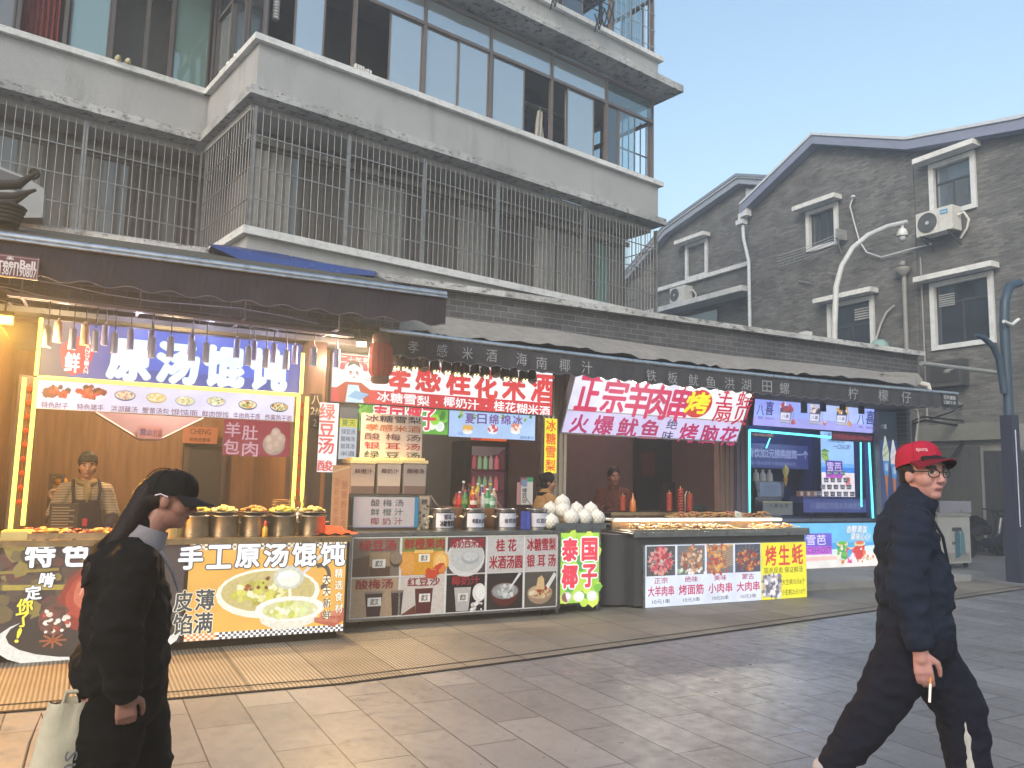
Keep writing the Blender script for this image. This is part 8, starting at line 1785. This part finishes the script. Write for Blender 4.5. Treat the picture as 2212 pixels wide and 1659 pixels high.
for s_ in (-1, 1): mb.tube([(.125, s_ * .105, 1.1), (.1, s_ * .115, 1.22), (.0, s_ * .11, 1.29), (-.08, s_ * .09, 1.2)], .015, 6)
mb.use(PRINT, '#c8303a'); mb.box(.158, .162, -.02, .02, .87, .94); mb.use(PRINT, '#d8d0c8')
for k in range(5): mb.box(.157, .16, -.06 + .025 * k, -.045 + .025 * k, .83, .845)
attach('apron', mb, v1)
P = [('c', [(.07 * math.cos(a), .075 * math.sin(a), 1.28 - .015 * math.cos(a)) for a in [6.283 * i / 10 for i in range(11)]], [.026] * 11), ('c', [(.07, .0, 1.26), (.115, .01, 1.18), (.13, .0, 1.1)], [.03, .03, .02])]; flesh('scarf', v1, None, P, .009, CLOTH, '#8d7452', 3, .006, 22)
def short_hair(parent, M, col, bun=None, fringe=True, low=-.03):
    P = [('e', (-.018, 0, .045), (.1, .088, .098), M), ('e', (-.04, 0, low), (.07, .078, .075), M)]
    if fringe: P += [('c', [M @ Vector((.06, y, .1)), M @ Vector((.088, y * 1.05, .062))], [.022, .016]) for y in (-.05, -.025, 0, .025, .05)]
    if bun: P.append(('e', bun, (.045, .045, .045), M))
    flesh('hair', parent, None, P, .007, HAIRM, col, 2, .004, 40)
short_hair(v1, M, '#2a2426')
# second vendor, profile
pos = S @ Vector((sx(1180, 1060, 8.95), 8.95, .1)); v2 = person('vendor in tan jacket seen in profile beside the soup pots', pos, R(20))
M = headM((.03, 0, 1.36), R(-14), R(8), .96); A1 = [(.0, -.16, 1.14), (.02, -.22, .92), (.16, -.18, .86)]; A2 = [(0, .16, 1.14), (.06, .22, .94), (.2, .15, .9)]
P = head_prims(M) + [('c', [(-.01, 0, 1.18), (.01, 0, 1.29)], [.055, .05]), ('e', (-.01, 0, .98), (.1, .15, .26)), ('c', A1, [.055, .042, .03]), ('c', A2, [.055, .042, .03]), ('c', [(0, -.08, .78), (0, -.08, .06)], [.1, .05]), ('c', [(0, .08, .78), (0, .08, .06)], [.1, .05])]
P += hand_prims(A1[-1], (.9, .1, -.3), (.2, .5, .8), .6, -1) + hand_prims(A2[-1], (.9, -.1, -.3), (.2, -.5, .8), .6, 1)
flesh('body', v2, None, P, .007, SKIN, '#9a6a52', 3, colfn=face_cols(M, '#a57860', '#7d4038', '#181415'))
P = [('e', (-.02, 0, 1.03), (.14, .18, .2)), ('e', (-.01, 0, .84), (.15, .18, .22)), ('c', [(-.01, -.13, 1.17), (-.01, .13, 1.17)], [.065, .065]), ('c', A1, [.075, .07, .05]), ('c', A2, [.075, .07, .05]), ('c', [(-.02, 0, 1.18), (-.01, 0, 1.22)], [.08, .075])]
flesh('jacket', v2, None, P, .011, CLOTH, '#b0895a', 4, .008, 10, seed=5); flesh('collar', v2, None, [('c', [(-.02 + .075 * math.cos(a), .08 * math.sin(a), 1.215) for a in [6.283 * i / 10 for i in range(11)]], [.026] * 11)], .01, CLOTH, '#1c1a24', 3)
short_hair(v2, M, '#191518', (-.1, 0, .06), False)
# third vendor, man at the grill
pos = S @ Vector((sx(1325, 1050, 9.5), 9.5, .1)); v3 = person('vendor man in brown jacket tending the skewer grill', pos, face_to(pos) + R(10))
M = headM((.03, 0, 1.46), R(10), R(8), 1.0); A1 = [(.0, -.18, 1.22), (.06, -.25, 1.0), (.24, -.2, .93)]; A2 = [(0, .18, 1.22), (.04, .27, 1.0), (.2, .24, .9)]
P = head_prims(M) + [('c', [(-.01, 0, 1.26), (.01, 0, 1.38)], [.06, .055]), ('e', (-.01, 0, 1.04), (.11, .165, .27)), ('c', A1, [.055, .042, .03]), ('c', A2, [.055, .042, .03]), ('c', [(0, -.09, .82), (0, -.09, .06)], [.1, .05]), ('c', [(0, .09, .82), (0, .09, .06)], [.1, .05])]
P += hand_prims(A1[-1], (.9, .2, -.3), (.2, .5, .8), .7, -1) + hand_prims(A2[-1], (.9, -.2, -.3), (.2, -.5, .8), .7, 1)
flesh('body', v3, None, P, .007, SKIN, '#8a5548', 3, colfn=face_cols(M, '#8f5a4a', '#6d3430', '#151012'))
P = [('e', (-.01, 0, 1.1), (.14, .2, .2)), ('e', (0, 0, .9), (.15, .195, .22)), ('c', [(-.01, -.15, 1.24), (-.01, .15, 1.24)], [.068, .068]), ('c', A1, [.078, .07, .05]), ('c', A2, [.078, .07, .05]), ('c', [(-.01, 0, 1.26), (0, 0, 1.3)], [.085, .078])]
flesh('jacket', v3, None, P, .011, CLOTH, '#5a332c', 4, .009, 10, seed=9); short_hair(v3, M, '#141012', None, False, .0)
mb = MB(STEEL, '#b8a890'); p = v3.matrix_world @ Vector((.33, -.2, .9))
for s_ in (-1, 1): mb.tube([p, p + Vector((.03 * s_, -.06, .1)), p + Vector((.05 * s_ + .03, -.16, .16))], .006, 5)
o = bpy.data.objects.new('tongs', mb.mesh('tongs', p)); scene.collection.objects.link(o); o.location = p; setp(o, 'steel tongs in the hand of the vendor at the grill', 'tongs')
# ================================================================== evening haze
mt = bpy.data.materials.new('evening_haze'); mt.use_nodes = True; nt = mt.node_tree; nt.nodes.clear()
ov = nt.nodes.new('ShaderNodeOutputMaterial'); pv = nt.nodes.new('ShaderNodeVolumePrincipled'); pv.inputs['Color'].default_value = (.82, .9, .97, 1); pv.inputs['Density'].default_value = .0095; pv.inputs['Anisotropy'].default_value = .3
nt.links.new(pv.outputs[0], ov.inputs['Volume'])
hz = MB(PAINT); hz.ms = [mt]; hz.box(-152, 152, -62, 252, -1, 16)
o = solo('haze', hz, 'thin pale evening haze filling the street', 'haze', (0, 0, 0), kind='stuff')
